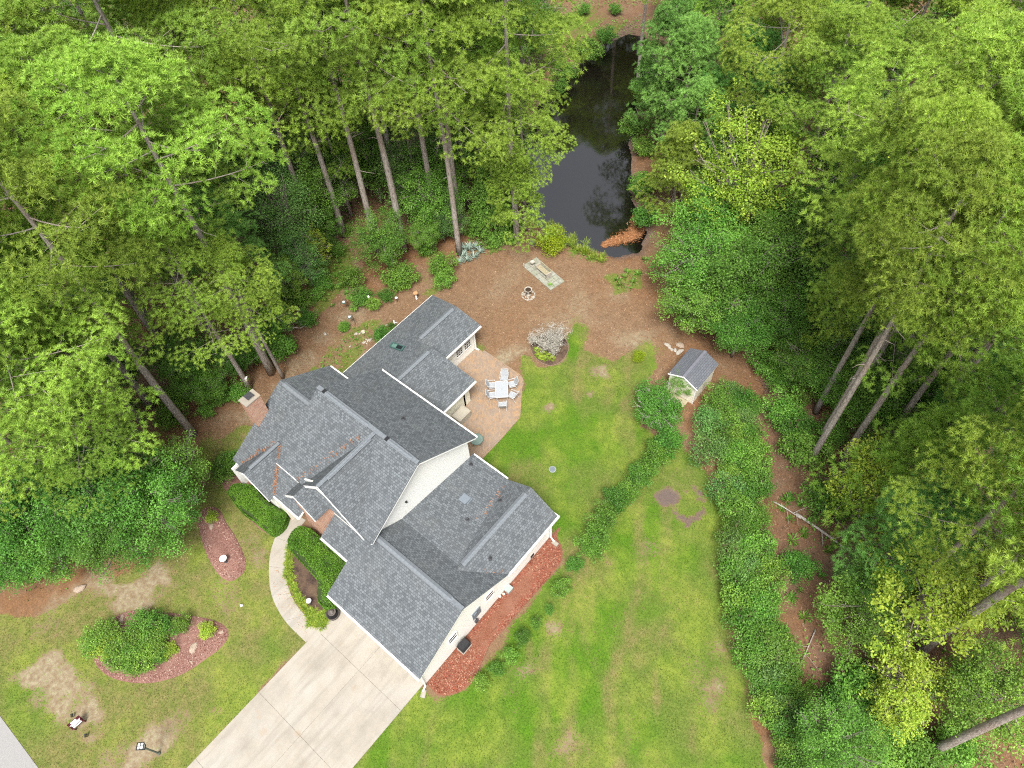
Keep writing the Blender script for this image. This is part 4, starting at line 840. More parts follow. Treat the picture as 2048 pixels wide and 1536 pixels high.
for i, (x, y, r, lab) in enumerate([(-21.63, 14.95, 0.13, 'flat tan stone beside the tan pot'), (-21.42, 15.15, 0.11, 'flat stone touching the tan pot'), (-20.39, 16.97, 0.1, 'pale stone left of the white figure'), (-20.15, 17.12, 0.1, 'ring shaped stone just left of the white figure'), (-20.54, 14.71, 0.12, 'white stone in the little heap against the rear wing eave'), (-20.5, 14.81, 0.1, 'white stone in the little heap against the rear wing eave'), (-20.61, 15.05, 0.08, 'white stone in the little heap against the rear wing eave'), (-20.4, 15.02, 0.1, 'white stone in the little heap against the rear wing eave'), (-20.44, 15.11, 0.09, 'white stone in the little heap against the rear wing eave'), (-20.36, 15.24, 0.1, 'white stone in the little heap against the rear wing eave'), (-20.35, 15.31, 0.1, 'white stone in the little heap against the rear wing eave'), (-20.29, 14.8, 0.07, 'white stone in the little heap against the rear wing eave'), (-20.27, 15.12, 0.07, 'white stone in the little heap against the rear wing eave'), (-23.5, 13.48, 0.14, 'grey stone in the straw behind the left wing'), (-21.09, 13.83, 0.1, 'pale stone in the thin grass behind the rear wing')]):
    o = stone(sme[i % 4], x, y, .02, r, None, 'white_stone'); tag(o, lab, 'stone', 'white stones behind the house')
# manhole / drain lid in the lawn
x, y = IT['lid']; b = empty('drain_lid', (x, y, 0), 0, 1, 'round grey drain lid set in the back lawn', 'drain lid')
m = MB(); m.lathe([(.24,-.02),(.24,.03),(.20,.035),(.20,.025)], 24); m.build('rim', plain('light_grey_plastic', (.25,.28,.28), .5), b); m = MB(); m.lathe([(.19,.0),(.19,.03),(.06,.032),(.06,.05),(.03,.05)], 20); m.build('lid', M['bluegrey'], b)
# lamp post and name board near the road
x, y = IT['lamp']; b = empty('lamp_post', (x, y, 0), .78, 1, 'black lantern lamp post on a grey post in the front lawn', 'lamp post'); h = 2.26
m = MB(); m.tube([(0,0,-.1),(0,0,h-.34)], .05, 10); m.lathe([(.09,0),(.09,.12),(.05,.18)], 10); m.build('post', plain('grey_green_post', (.11,.13,.11), .6), b)
m = MB(); m.box(-.13,.13,-.13,.13,h-.36,h-.33)
for sx in (-1,1):
    for sy in (-1,1): m.beam((sx*.11,sy*.11,h-.33),(sx*.15,sy*.15,h-.02), .025, .025)
for sx in (-1,1): m.box(sx*.17-.02,sx*.17+.02,-.19,.19,h-.02,h+.01); m.box(-.15,.15,sx*.17-.02,sx*.17+.02,h-.02,h+.01)
m.beam((-.15,0,h),(.15,0,h),.02,.02); m.beam((0,-.15,h+.002),(0,.15,h+.002),.02,.02); m.build('lantern_frame', M['black'], b)
m = MB(); m.add([(-.10,-.10,h-.32),(.10,-.10,h-.32),(.10,.10,h-.32),(-.10,.10,h-.32),(-.14,-.14,h-.03),(.14,-.14,h-.03),(.14,.14,h-.03),(-.14,.14,h-.03)], [(4,5,6,7),(0,1,5,4),(1,2,6,5),(2,3,7,6),(3,0,4,7)]); m.build('lantern_glass', plain('frosted_glass', (.7,.72,.72), .3, 0, .05), b)
m = MB(); m.lathe([(.02,h-.33),(.03,h-.25),(.02,h-.18)], 8); m.build('bulb_holder', M['dark'], b)
S0, S1_ = [(-13.37,-13.99),(-13.33,-13.42)]; a = Vector(S0); c = Vector(S1_); fx = (c-a); L = fx.length
b = empty('name_board', ((a.x+c.x)/2, (a.y+c.y)/2, 0), math.atan2(fx.y, fx.x), 1, 'maroon board with white panels on two short posts near the road', 'sign')
for s in (-1,1): m = MB(); m.box(s*L/2-.03,s*L/2+.03,-.03,.03,-.05,.62); m.build('post', M['maroon'], b)
m = MB(); m.add([(-L/2-.06,-.05,.3),(L/2+.06,-.05,.3),(L/2+.06,-.02,.3),(-L/2-.06,-.02,.3),(-L/2-.06,.16,.72),(L/2+.06,.16,.72),(L/2+.06,.19,.71),(-L/2-.06,.19,.71)], [(0,1,5,4),(2,3,7,6),(0,4,7,3),(1,2,6,5),(4,5,6,7),(3,2,1,0)]); m.build('board', M['maroon'], b)
def pnl(u0,u1,t0,t1):
    p = lambda u,t,dz: (u, -.05+.21*t-.006*dz, .3+.42*t+.004*dz); m = MB(); m.add([p(u0,t0,1),p(u1,t0,1),p(u1,t1,1),p(u0,t1,1),p(u0,t0,3),p(u1,t0,3),p(u1,t1,3),p(u0,t1,3)], [(4,5,6,7),(0,1,5,4),(1,2,6,5),(2,3,7,6),(3,0,4,7)]); m.build('panel', M['white'], b)
pnl(-L*.42, L*.42, .08, .22); pnl(-L*.52, L*.52, .32, .66); pnl(-L*.3, L*.25, .74, .97)
for i, k in enumerate(('spot1','spot2')):
    x, y = IT[k]; b = empty('spot_light', (x, y, 0), .8, 1, ('small black spot light on the house side of the maroon board', 'small black spot light on the driveway side of the maroon board')[i] if False else ('small black garden spot light behind the maroon board, farther from the driveway', 'small black garden spot light beside the maroon board, nearer the driveway')[i], 'spot light', 'spot lights by the name board')
    m = MB(); m.tube([(0,0,-.05),(0,0,.2)], .015, 6); m.build('stake', M['black'], b); m = MB(); m.tube([(0,-.08,.2),(0,.1,.27)], [.05,.075], 10); m.build('lamp_head', M['black'], b)
# birdbaths, bowls, fountain in the front
x, y = IT['bath2']; b = empty('birdbath', (x, y, 0), 0, 1, 'white bowl birdbath on a dark pedestal in the long oval mulch bed', 'birdbath')
m = MB(); m.lathe([(.16,0),(.14,.06),(.06,.12),(.05,.4),(.09,.52)], 14); m.build('pedestal', M['dark'], b, True); m = MB(); m.lathe([(.09,.5),(.2,.55),(.225,.6),(.2,.6),(.15,.57),(.02,.565)], 20); m.build('bowl', M['white'], b, True)
x, y = IT['bowl3']; b = empty('birdbath', (x, y, 0), 0, 1, 'small white birdbath bowl in the dark bed beside the curved walk', 'birdbath')
m = MB(); m.lathe([(.12,0),(.06,.06),(.045,.3),(.07,.36)], 12); m.build('pedestal', M['dark'], b, True); m = MB(); m.lathe([(.06,.35),(.15,.39),(.165,.43),(.14,.43),(.02,.4)], 18); m.build('bowl', plain('off_white_glaze', (.62,.60,.54), .4), b, True)
x, y = IT['fountain']; b = empty('fountain', (x, y, 0), 0, 1, 'dark tiered fountain bowl at the garage corner of the driveway', 'fountain')
m = MB(); m.lathe([(.30,0),(.36,.06),(.40,.26),(.40,.3),(.34,.3),(.32,.2),(.05,.18)], 26); m.build('basin', plain('dark_stone', (.06,.05,.045), .5), b, True)
m = MB(); m.lathe([(.33,.22),(.32,.245)], 24); m.build('water', plain('black_water', (.02,.02,.02), .08), b)
m = MB(); m.lathe([(.07,.2),(.05,.42),(.22,.50),(.24,.55),(.19,.54),(.05,.5),(.04,.62),(.11,.67),(.12,.7),(.08,.69),(.015,.78)], 20); m.build('tier', plain('dark_stone_tier', (.10,.085,.075), .45), b, True)
x, y = IT['sprink']; m = MB(); m.lathe([(.09,0),(.09,.03),(.05,.05),(.03,.12),(.045,.15),(.01,.16)], 12); o = m.build('sprinkler', plain('pale_plastic', (.6,.6,.58), .4)); o.location = (x, y, 0); tag(o, 'small pale sprinkler head in the front lawn', 'sprinkler')
# feeders and ornaments left of the rear wing
def feeder(key, h, lab, tray):
    x, y = IT[key]; b = empty('bird_feeder', (x, y, 0), IT[key+'_a'], 1, lab, 'bird feeder', 'bird feeders on hooked poles')
    m = MB(); m.tube([(0,0,-.1),(0,0,h),(.05,0,h+.08),(.16,0,h+.12),(.28,0,h+.08),(.3,0,h-.02)], .016, 6); m.build('pole', M['black'], b)
    if tray:
        m = MB(); m.tube([(.3,0,h-.02),(.3,0,h-.18)], .006, 5); m.lathe([(.15,-.30),(.17,-.27),(.15,-.27)], 14, (.3,0,h)); m.build('tray', M['iron_green'], b)
        m = MB(); m.lathe([(.05,-.27),(.10,-.24),(.10,-.2),(.03,-.16)], 14, (.3,0,h)); m.build('seed_cap', M['white'], b)
    else:
        m = MB(); m.lathe([(.02,-.36),(.08,-.34),(.09,-.2),(.05,-.12),(.02,-.05)], 14, (.3,0,h)); m.build('feeder_body', M['white'], b)
feeder('feed1', 1.15, 'bird feeder with a white cap on the pole deepest in the straw, nearest the trees', True)
feeder('feed2', 1.05, 'bird feeder with a white cap on the pole closest to the rear wing roof', True)
feeder('feed3', 1.25, 'plain white bird feeder on the tall pole beside the round green shrub', False)
x, y = IT['bath4']; b = empty('birdbath', (x, y, 0), 0, 1, 'tan dish birdbath with a white figure stem behind the rear wing', 'birdbath')
m = MB(); m.lathe([(.10,0),(.08,.05),(.05,.12),(.085,.24),(.05,.36),(.035,.55),(.05,.6)], 12); m.build('pedestal', M['white'], b, True); m = MB(); m.lathe([(.05,.6),(.16,.64),(.19,.68),(.16,.68),(.02,.63)], 18); m.build('bowl', M['terracotta'], b, True)
x, y = IT['figure']; b = empty('garden_figure', (x, y, 0), 0, 1, 'white garden figure against the rear wing eave among plants', 'garden ornament')
m = MB(); m.lathe([(.09,0),(.07,.2),(.09,.36),(.05,.48),(.065,.56),(.02,.64)], 10); m.build('body', M['white'], b, True); m = MB(); m.tube([(.05,0,.4),(.2,.05,.5),(.24,.08,.42)], .03, 6); m.build('wing', M['white'], b)
x, y = IT['bucket']; m = MB(); m.lathe([(.14,0),(.18,.16),(.15,.16),(.13,.05)], 14); o = m.build('planter', plain('tan_pot', (.45,.38,.30), .7), None, True); o.location = (x, y, 0); tag(o, 'round tan pot on the straw beside the rear wing stones', 'pot')
for k_, x, y, lab in (('bucket2', *IT['tag1'], 'small white dish on a post under the young sweet gum'),):
    b = empty('feeding_dish', (x, y, 0), 0, 1, lab, 'feeding dish'); m = MB(); m.tube([(0,0,-.05),(0,0,.45)], .018, 6); m.build('post', M['dark'], b); m = MB(); m.lathe([(.03,.45),(.10,.47),(.11,.5),(.08,.5)], 12); m.build('dish', M['white'], b)
x, y, z = IT['nestbox']; b = empty('nest_box', (x, y, z), 2.2, 1, 'small white nest box fixed to the pine trunk by the chimney', 'nest box')
m = MB(); m.box(-.09,.09,-.26,-.12,-.16,.12); m.build('body', M['cream'], b); m = MB(); m.box(-.12,.12,-.31,-.1,.121,.15); m.build('lid', M['white'], b); m = MB(); m.tube([(0,-.262,.03),(0,-.27,.03)], .03, 8); m.build('entrance', M['black'], b)
# floating straw in the pond
FS = [(-12.19,38.55),(-11.37,37.64),(-11.26,36.46),(-11.78,35.63),(-12.17,34.89),(-12.42,34.26)]; r = np.random.RandomState(8); P = resample(FS, 60); n = 4200; k = r.randint(0, 60, n); w_ = .25+.75*np.sin(np.linspace(.5, 3.0, 60))[k]
X_ = P[k,0]+r.randn(n)*.3*w_; Y_ = P[k,1]+r.randn(n)*.3*w_
chips('floating_straw', X_, Y_, -.345+.03*r.rand(n), .28, [(.30,.13,.055), (.20,.085,.035), (.38,.20,.10), (.13,.06,.03)], 6, .12, .12)

# ---------------------------------------------------------------- vegetation
def unit(v): return v/np.maximum(np.linalg.norm(v, axis=-1, keepdims=True), 1e-9)
def perp(d, r):
    a = r.randn(*d.shape); return unit(a - (a*d).sum(-1, keepdims=True)*d)
class Fol:
    def __init__(s): s.V = []; s.F = []; s.T = []; s.n = 0
    def tris(s, V, t): # V (m,3,3), t (m,2)
        m = len(V); s.V.append(V.reshape(-1, 3)); s.F.append(np.arange(3*m).reshape(-1, 3)+s.n); s.T.append(np.repeat(t, 3, 0)); s.n += 3*m
    def quads(s, V, t):
        m = len(V); s.V.append(V.reshape(-1, 3)); b = np.arange(m)[:,None]*4 + s.n
        s.F.append(np.concatenate([b+[0,1,2], b+[0,2,3]], 0)); s.T.append(np.repeat(t, 4, 0)); s.n += 4*m
    def mesh(s, name, mat): return np_mesh(name, np.concatenate(s.V), np.concatenate(s.F), mat, np.concatenate(s.T))
def needles(f, pos, axis, r, n=20, ln=.26, spread=1.15, wd=.016, tint=None):
    """a starburst of long needles at every pos"""
    m = len(pos); A = np.repeat(axis, n, 0); C = np.repeat(pos, n, 0); th = spread*np.sqrt(r.rand(m*n)); p = perp(A, r)
    d = A*np.cos(th)[:,None] + p*np.sin(th)[:,None]; L = ln*(.7+.5*r.rand(m*n))
    sd = np.cross(d, perp(d, r)); V = np.stack([C-sd*wd, C+sd*wd, C+d*L[:,None]-np.array([0,0,.03])*L[:,None]], 1)
    tt = np.repeat(tint if tint is not None else r.rand(m, 2), n, 0) + (r.rand(m*n, 2)-.5)*.25
    f.tris(V, np.clip(tt, 0, 1))
def leaves(f, pos, r, size=.14, up=.6, tint=None, asp=.55, nbias=None):
    n = len(pos); nr = unit(r.randn(n, 3) + np.array([0, 0, up*2.2]) + (nbias if nbias is not None else 0)); a = perp(nr, r); b = np.cross(nr, a); L = size*(.5+.55*r.rand(n)+.6*r.rand(n)**3)[:,None]
    fold = nr*L*.12
    f.quads(np.stack([pos-a*L*.5, pos-b*L*asp*.5+fold, pos+a*L*.5, pos+b*L*asp*.5+fold], 1), np.clip(tint if tint is not None else r.rand(n, 2), 0, 1))
def curve(a, b, sag, n=5):
    t = np.linspace(0, 1, n)[:,None]; c = (np.array(a)+np.array(b))/2+np.array(sag); return (1-t)**2*np.array(a)+2*t*(1-t)*c+t*t*np.array(b)

def make_pine(seed, H=24.0, z0=.5, R=3.6, nl=26, rt=.225, pads=4, tufts=25, mat='needle', young=False, nn=30):
    r = np.random.RandomState(seed); root = empty('pine_tree'); f = Fol(); limbs = MB(); lean = (r.rand(2)-.5)*.016*H
    ax = lambda z: np.array([lean[0]*(z/H)**2+.05*math.sin(z*.35+seed), lean[1]*(z/H)**2+.05*math.cos(z*.3+seed), z])
    ks = np.linspace(-.2, H-.4, 14); rad = [rt*(1.22 if i == 0 else 1)*(1-.80*(max(z, 0)/H)**1.15)+.015 for i, z in enumerate(ks)]
    tm = MB(); tm.tube([ax(z) for z in ks], rad, 10); tm.build('trunk', M['bark'], root, True)
    zc = z0*H
    for i in range(nl):
        u = (i+.5)/nl; h = zc+(H-zc-.6)*u**.92; a = i*2.399+r.rand()*1.1
        prof = (.62+.55*math.sin(math.pi*min(1, u*1.0+.12)))*(1-.62*u**2.6) if not young else (1.05-.82*u**1.2)
        L = R*prof*(.62+.68*r.rand()); el = (-.12+.55*u+.18*r.randn()) if not young else (.08+.4*u+.08*r.randn())
        d = np.array([math.cos(a)*math.cos(el), math.sin(a)*math.cos(el), math.sin(el)]); p0 = ax(h); p1 = p0+d*L
        C = curve(p0, p1, [0, 0, -.10*L], 6); limbs.tube(C, list(np.linspace(.045 if not young else .035, .012, 6)), 5, cap=False)
        side = unit(np.cross(d, [0, 0, 1.0]))
        for j in range(pads):
            s = ((.36+.70*(j+.5)/pads) if not young else (.36+.66*(j+.5)/pads)); q = C[0]*(1-s)+C[-1]*s if s <= 1 else C[-1]
            k = min(5, int(s*5)); q = C[k]*(1-(s*5-k))+C[min(5, k+1)]*(s*5-k) if s < 1 else C[-1]
            lat = (1 if j % 2 else -1)*(.22+.33*r.rand())*L*(1.15-s)*(1.7 if not young else 1.3); c = q+side*lat+d*abs(lat)*.35+np.array([0, 0, .12+.25*r.rand()])
            limbs.tube([q, (q+c)/2+np.array([0, 0, .03]), c], [.016, .012, .008], 4, cap=False)
            pr = (.68+.55*r.rand())*(1 if not young else .55); m = int(tufts*(.8+.4*r.rand())*(pr/.6)**1.5)+3
            v = unit(r.randn(m, 3)+np.array([0, 0, .85])+d*.35); pos = c+v*np.array([1.15, 1.15, .58])*pr*(.85+.3*r.rand(m, 1))
            tint = np.clip(np.stack([.3+.35*r.rand()+.45*r.rand(m)-.1, .25+.5*r.rand(m)+.2*r.rand()], 1), 0, 1)
            needles(f, pos, unit(v*.9+np.array([0, 0, .55])), r, nn, .25, 1.3, .013, tint)
    for j in range(10):   # leader
        c = ax(H-.2-.18*j); v = unit(r.randn(5, 3)+np.array([0, 0, .9])); needles(f, c+v*.3, v, r, nn, .26, 1.2, .0115)
    if not young:
        for j in range(5):   # dead stubs below the crown
            h = zc*(.55+.45*r.rand()); a = r.rand()*6.28; p = ax(h); L = .4+1.0*r.rand(); limbs.tube([p, p+np.array([math.cos(a)*L*.6, math.sin(a)*L*.6, -.02*L]), p+np.array([math.cos(a+.2)*L, math.sin(a+.2)*L, -.18*L])], [.035, .022, .008], 4, cap=False)
    limbs.build('limbs', M['bark_grey'] if young else M['bark'], root, True)
    link(bpy.data.objects.new('crown', f.mesh('crown', M[mat])), root); return root
def make_broad(seed, H=9.0, R=3.0, base=.25, clumps=200, per=85, cr=.62, lsize=.15, mat='leaf_mid', bark_=None, rt=.14, bare=.0, up=.6, shape=1.0, stems=1, droop=0.0, tb=.5):
    """tree or shrub: limbs fork from the stem to leaf clumps spread through an uneven crown"""
    bark_ = bark_ or ('bark_grey' if H > 3 else 'deadbrown'); r = np.random.RandomState(seed); root = empty('tree'); f = Fol(); zb = H*base; cc = np.array([0, 0, (H+zb)/2]); hz = (H-zb)/2
    lob = unit(r.randn(7, 3)*[1, 1, .6]+[0, 0, .3]); amp = .25+.75*r.rand(7)
    d = unit(r.randn(clumps, 3)*[1, 1, .85]+[0, 0, .22]); rr = (r.rand(clumps)**.38)
    k = 1-.28+ (np.maximum(0, d@lob.T-.55)*amp).max(1)*1.6
    k = k + (r.rand(clumps) > .88)*.22
    taper = 1-(1-shape)*np.clip((d[:,2]+1)/2, 0, 1)
    C = cc + d*(rr*k)[:,None]*np.stack([R*taper, R*taper, np.full(clumps, hz)], 1); C[:,2] = np.clip(C[:,2], zb*.6+.05, None)
    T = MB(); Lm = MB(); 
    sb = [np.array([0, 0, -.1])] if stems == 1 else [np.array([.12*math.cos(q*2.1), .12*math.sin(q*2.1), -.05]) for q in range(stems)]
    tops = []
    for q in range(stems):
        top = np.array([(r.rand()-.5)*R*(.25 if stems == 1 else 1.0), (r.rand()-.5)*R*(.25 if stems == 1 else 1.0), zb+hz*(1.35 if stems == 1 else .9)]); P = curve(sb[q], top, [(r.rand()-.5)*.4*rt*8, (r.rand()-.5)*.4*rt*8, 0], 7); tops.append(P)
        T.tube(P, list(np.linspace(rt, rt*.28, 7)), 8)
    T.build('trunk' if stems == 1 else 'stems', M[bark_], root, True)
    nb = min(clumps, 46 if H > 2.5 else 12)
    order = np.argsort(r.rand(clumps))
    for i in order[:nb]:
        P = tops[i % stems]; k_ = min(6, 2+int(r.rand()*4)); a = P[k_]; Lm.tube(curve(a, C[i], [0, 0, .12*H*(r.rand()-.2)], 5), list(np.linspace(rt*.34, .012, 5)), 5, cap=False)
        for w in range(3):
            e = C[i]+unit(r.randn(3))*cr*1.1; Lm.tube([C[i]*.6+a*.4, C[i]*.75+e*.25, e], [.018, .012, .005] if H > 2.5 else [.008, .006, .003], 4, cap=False)
    Lm.build('limbs', M[bark_], root, True)
    live = order[int(bare*clumps):]
    hue = r.rand(clumps)
    for i in live:
        m = int(per*(.6+.8*r.rand())); v = unit(r.randn(m, 3)); pos = C[i]+v*(cr*(.35+.75*r.rand(m, 1)))*[1.15, 1.15, .7]; pos[:,2] -= droop*r.rand(m)
        leaves(f, pos, r, lsize*(.7+.75*r.rand()), up, np.stack([tb*hue[i]*1.2+.55*r.rand(m)-.1, .25+.5*r.rand(m)], 1), nbias=v*.6)
    link(bpy.data.objects.new('crown', f.mesh('crown', M[mat])), root); return root
def make_cone(seed, H=9, R=2.2, mat='leaf_mid'):
    """conical evergreen with layered fan sprays"""
    r = np.random.RandomState(seed); root = empty('tree'); f = Fol(); T = MB(); T.tube([(0,0,-.1),(0,0,H*.5),(0,0,H-.2)], [.16,.1,.02], 8); T.build('trunk', M['bark'], root, True)
    n = 900; h = .25+(H-.3)*(1-np.sqrt(r.rand(n))); a = r.rand(n)*6.283; q = R*(1-h/H)**.8*(.72+.33*r.rand(n))
    c = np.stack([np.cos(a)*q, np.sin(a)*q, h-.1*q], 1)
    for i in range(n):
        m = 42; o = np.array([math.cos(a[i]), math.sin(a[i]), -.25]); s = np.array([-o[1], o[0], 0]); u = r.rand(m)
        pos = c[i]+o*(u-.5)[:,None]*.7+s*((r.rand(m)-.5)*.6*(1.2-u))[:,None]+r.randn(m, 3)*.05
        leaves(f, pos, r, .13, .5, np.stack([.25+.4*u+.3*r.rand(m)-.1, .25+.5*r.rand(m)], 1), .5, nbias=o*.5)
    link(bpy.data.objects.new('crown', f.mesh('crown', M[mat])), root); return root
def make_blades(seed, n, L, wd, mat, stiff=.6, spread=1.0, ring=.1):
    r = np.random.RandomState(seed); f = Fol(); a = r.rand(n)*6.283; el = (.25+.95*r.rand(n))*stiff+.15; k = 3
    for s in range(1): pass
    base = np.stack([np.cos(a), np.sin(a), 0*a], 1)*ring*r.rand(n, 1); d = np.stack([np.cos(a)*np.cos(el), np.sin(a)*np.cos(el), np.sin(el)], 1); sd = np.stack([-np.sin(a), np.cos(a), 0*a], 1)
    LL = L*(.6+.6*r.rand(n))[:,None]; tip = base+d*LL-np.array([0, 0, .25])*LL*spread; mid = base+d*LL*.55
    t = r.rand(n, 2)
    f.quads(np.stack([base-sd*wd*.6, base+sd*wd*.6, mid+sd*wd, mid-sd*wd], 1), t); f.tris(np.stack([mid-sd*wd, mid+sd*wd, tip], 1), t)
    return f.mesh('blades', M[mat])
PROTO_USED = set()
def place(proto, x, y, z, rz, sc, name, label, cat, group, wide=1.0):
    if proto not in PROTO_USED: o = proto; PROTO_USED.add(proto)
    else: o = copy_tree(proto)
    o.name = name; o.location = (x, y, z); o.rotation_euler = (0, 0, rz); o.scale = (sc*wide, sc*wide, sc); tag(o, label, cat, group); return o
rng = random.Random(12)
PINES = [make_pine(11, 24, .52, 3.8, 18), make_pine(12, 25, .60, 3.4, 15), make_pine(13, 24, .46, 4.0, 20), make_pine(14, 23, .66, 3.6, 14), make_pine(15, 24.5, .50, 3.5, 17, mat='needle')]
YOUNG = [make_pine(21, 13, .22, 3.0, 38, .15, 5, 15, 'needle_b', True), make_pine(22, 11, .18, 2.6, 34, .13, 5, 15, 'needle', True), make_pine(23, 14, .30, 2.9, 34, .16, 5, 15, 'needle_b', True)]
BROAD = {'dark': [make_broad(31, 9.5, 3.5, .22, 250, 130, .62, .115, 'leaf_dark', rt=.17), make_broad(32, 8.5, 3.0, .2, 210, 130, .58, .11, 'leaf_dark', rt=.15)],
 'mid': [make_broad(33, 9, 3.0, .2, 200, 125, .58, .12, 'leaf_mid', rt=.14), make_broad(34, 8, 2.6, .15, 170, 125, .56, .115, 'leaf_mid', rt=.12)],
 'lime': [make_broad(35, 9, 2.8, .3, 170, 60, .52, .16, 'leaf_lime', rt=.12, bare=.1), make_broad(36, 7.5, 2.4, .25, 130, 55, .5, .16, 'leaf_lime', rt=.1, bare=.12)],
 'blue': [make_broad(37, 10, 2.2, .12, 230, 85, .58, .10, 'leaf_blue', rt=.12, bare=.05, droop=.3), make_broad(38, 9, 1.9, .1, 190, 85, .55, .10, 'leaf_blue', rt=.1, bare=.06, droop=.3)],
 'gum': [make_broad(39, 12, 3.9, .28, 300, 62, .6, .15, 'leaf_lime', rt=.2, bare=.16, tb=.3)],
 'twiggy': [make_broad(40, 2.7, 1.5, .06, 150, 110, .40, .10, 'leaf_dark', 'dead', .06, .12, stems=5)]}
SHRUB = {'dark': [make_broad(51, 1.6, .9, .06, 70, 80, .30, .085, 'leaf_dark', rt=.03, stems=4), make_broad(52, 1.5, .8, .06, 60, 80, .28, .085, 'leaf_dark', rt=.03, stems=3)],
 'mid': [make_broad(53, 1.6, .9, .06, 70, 75, .32, .09, 'leaf_mid', rt=.03, stems=4), make_broad(54, 1.8, .85, .06, 64, 75, .32, .085, 'leaf_mid', rt=.03, stems=4)],
 'blue': [make_broad(55, 1.7, .9, .06, 70, 75, .32, .075, 'leaf_blue', rt=.03, stems=4)],
 'lime': [make_broad(56, 1.4, .8, .06, 55, 65, .30, .09, 'leaf_lime', rt=.025, stems=4)],
 'chart': [make_broad(57, 1.15, .62, .04, 80, 85, .22, .055, 'chartreuse', rt=.02, stems=4)]}
CONE = make_cone(61, 9.0, 2.3, 'leaf_mid')
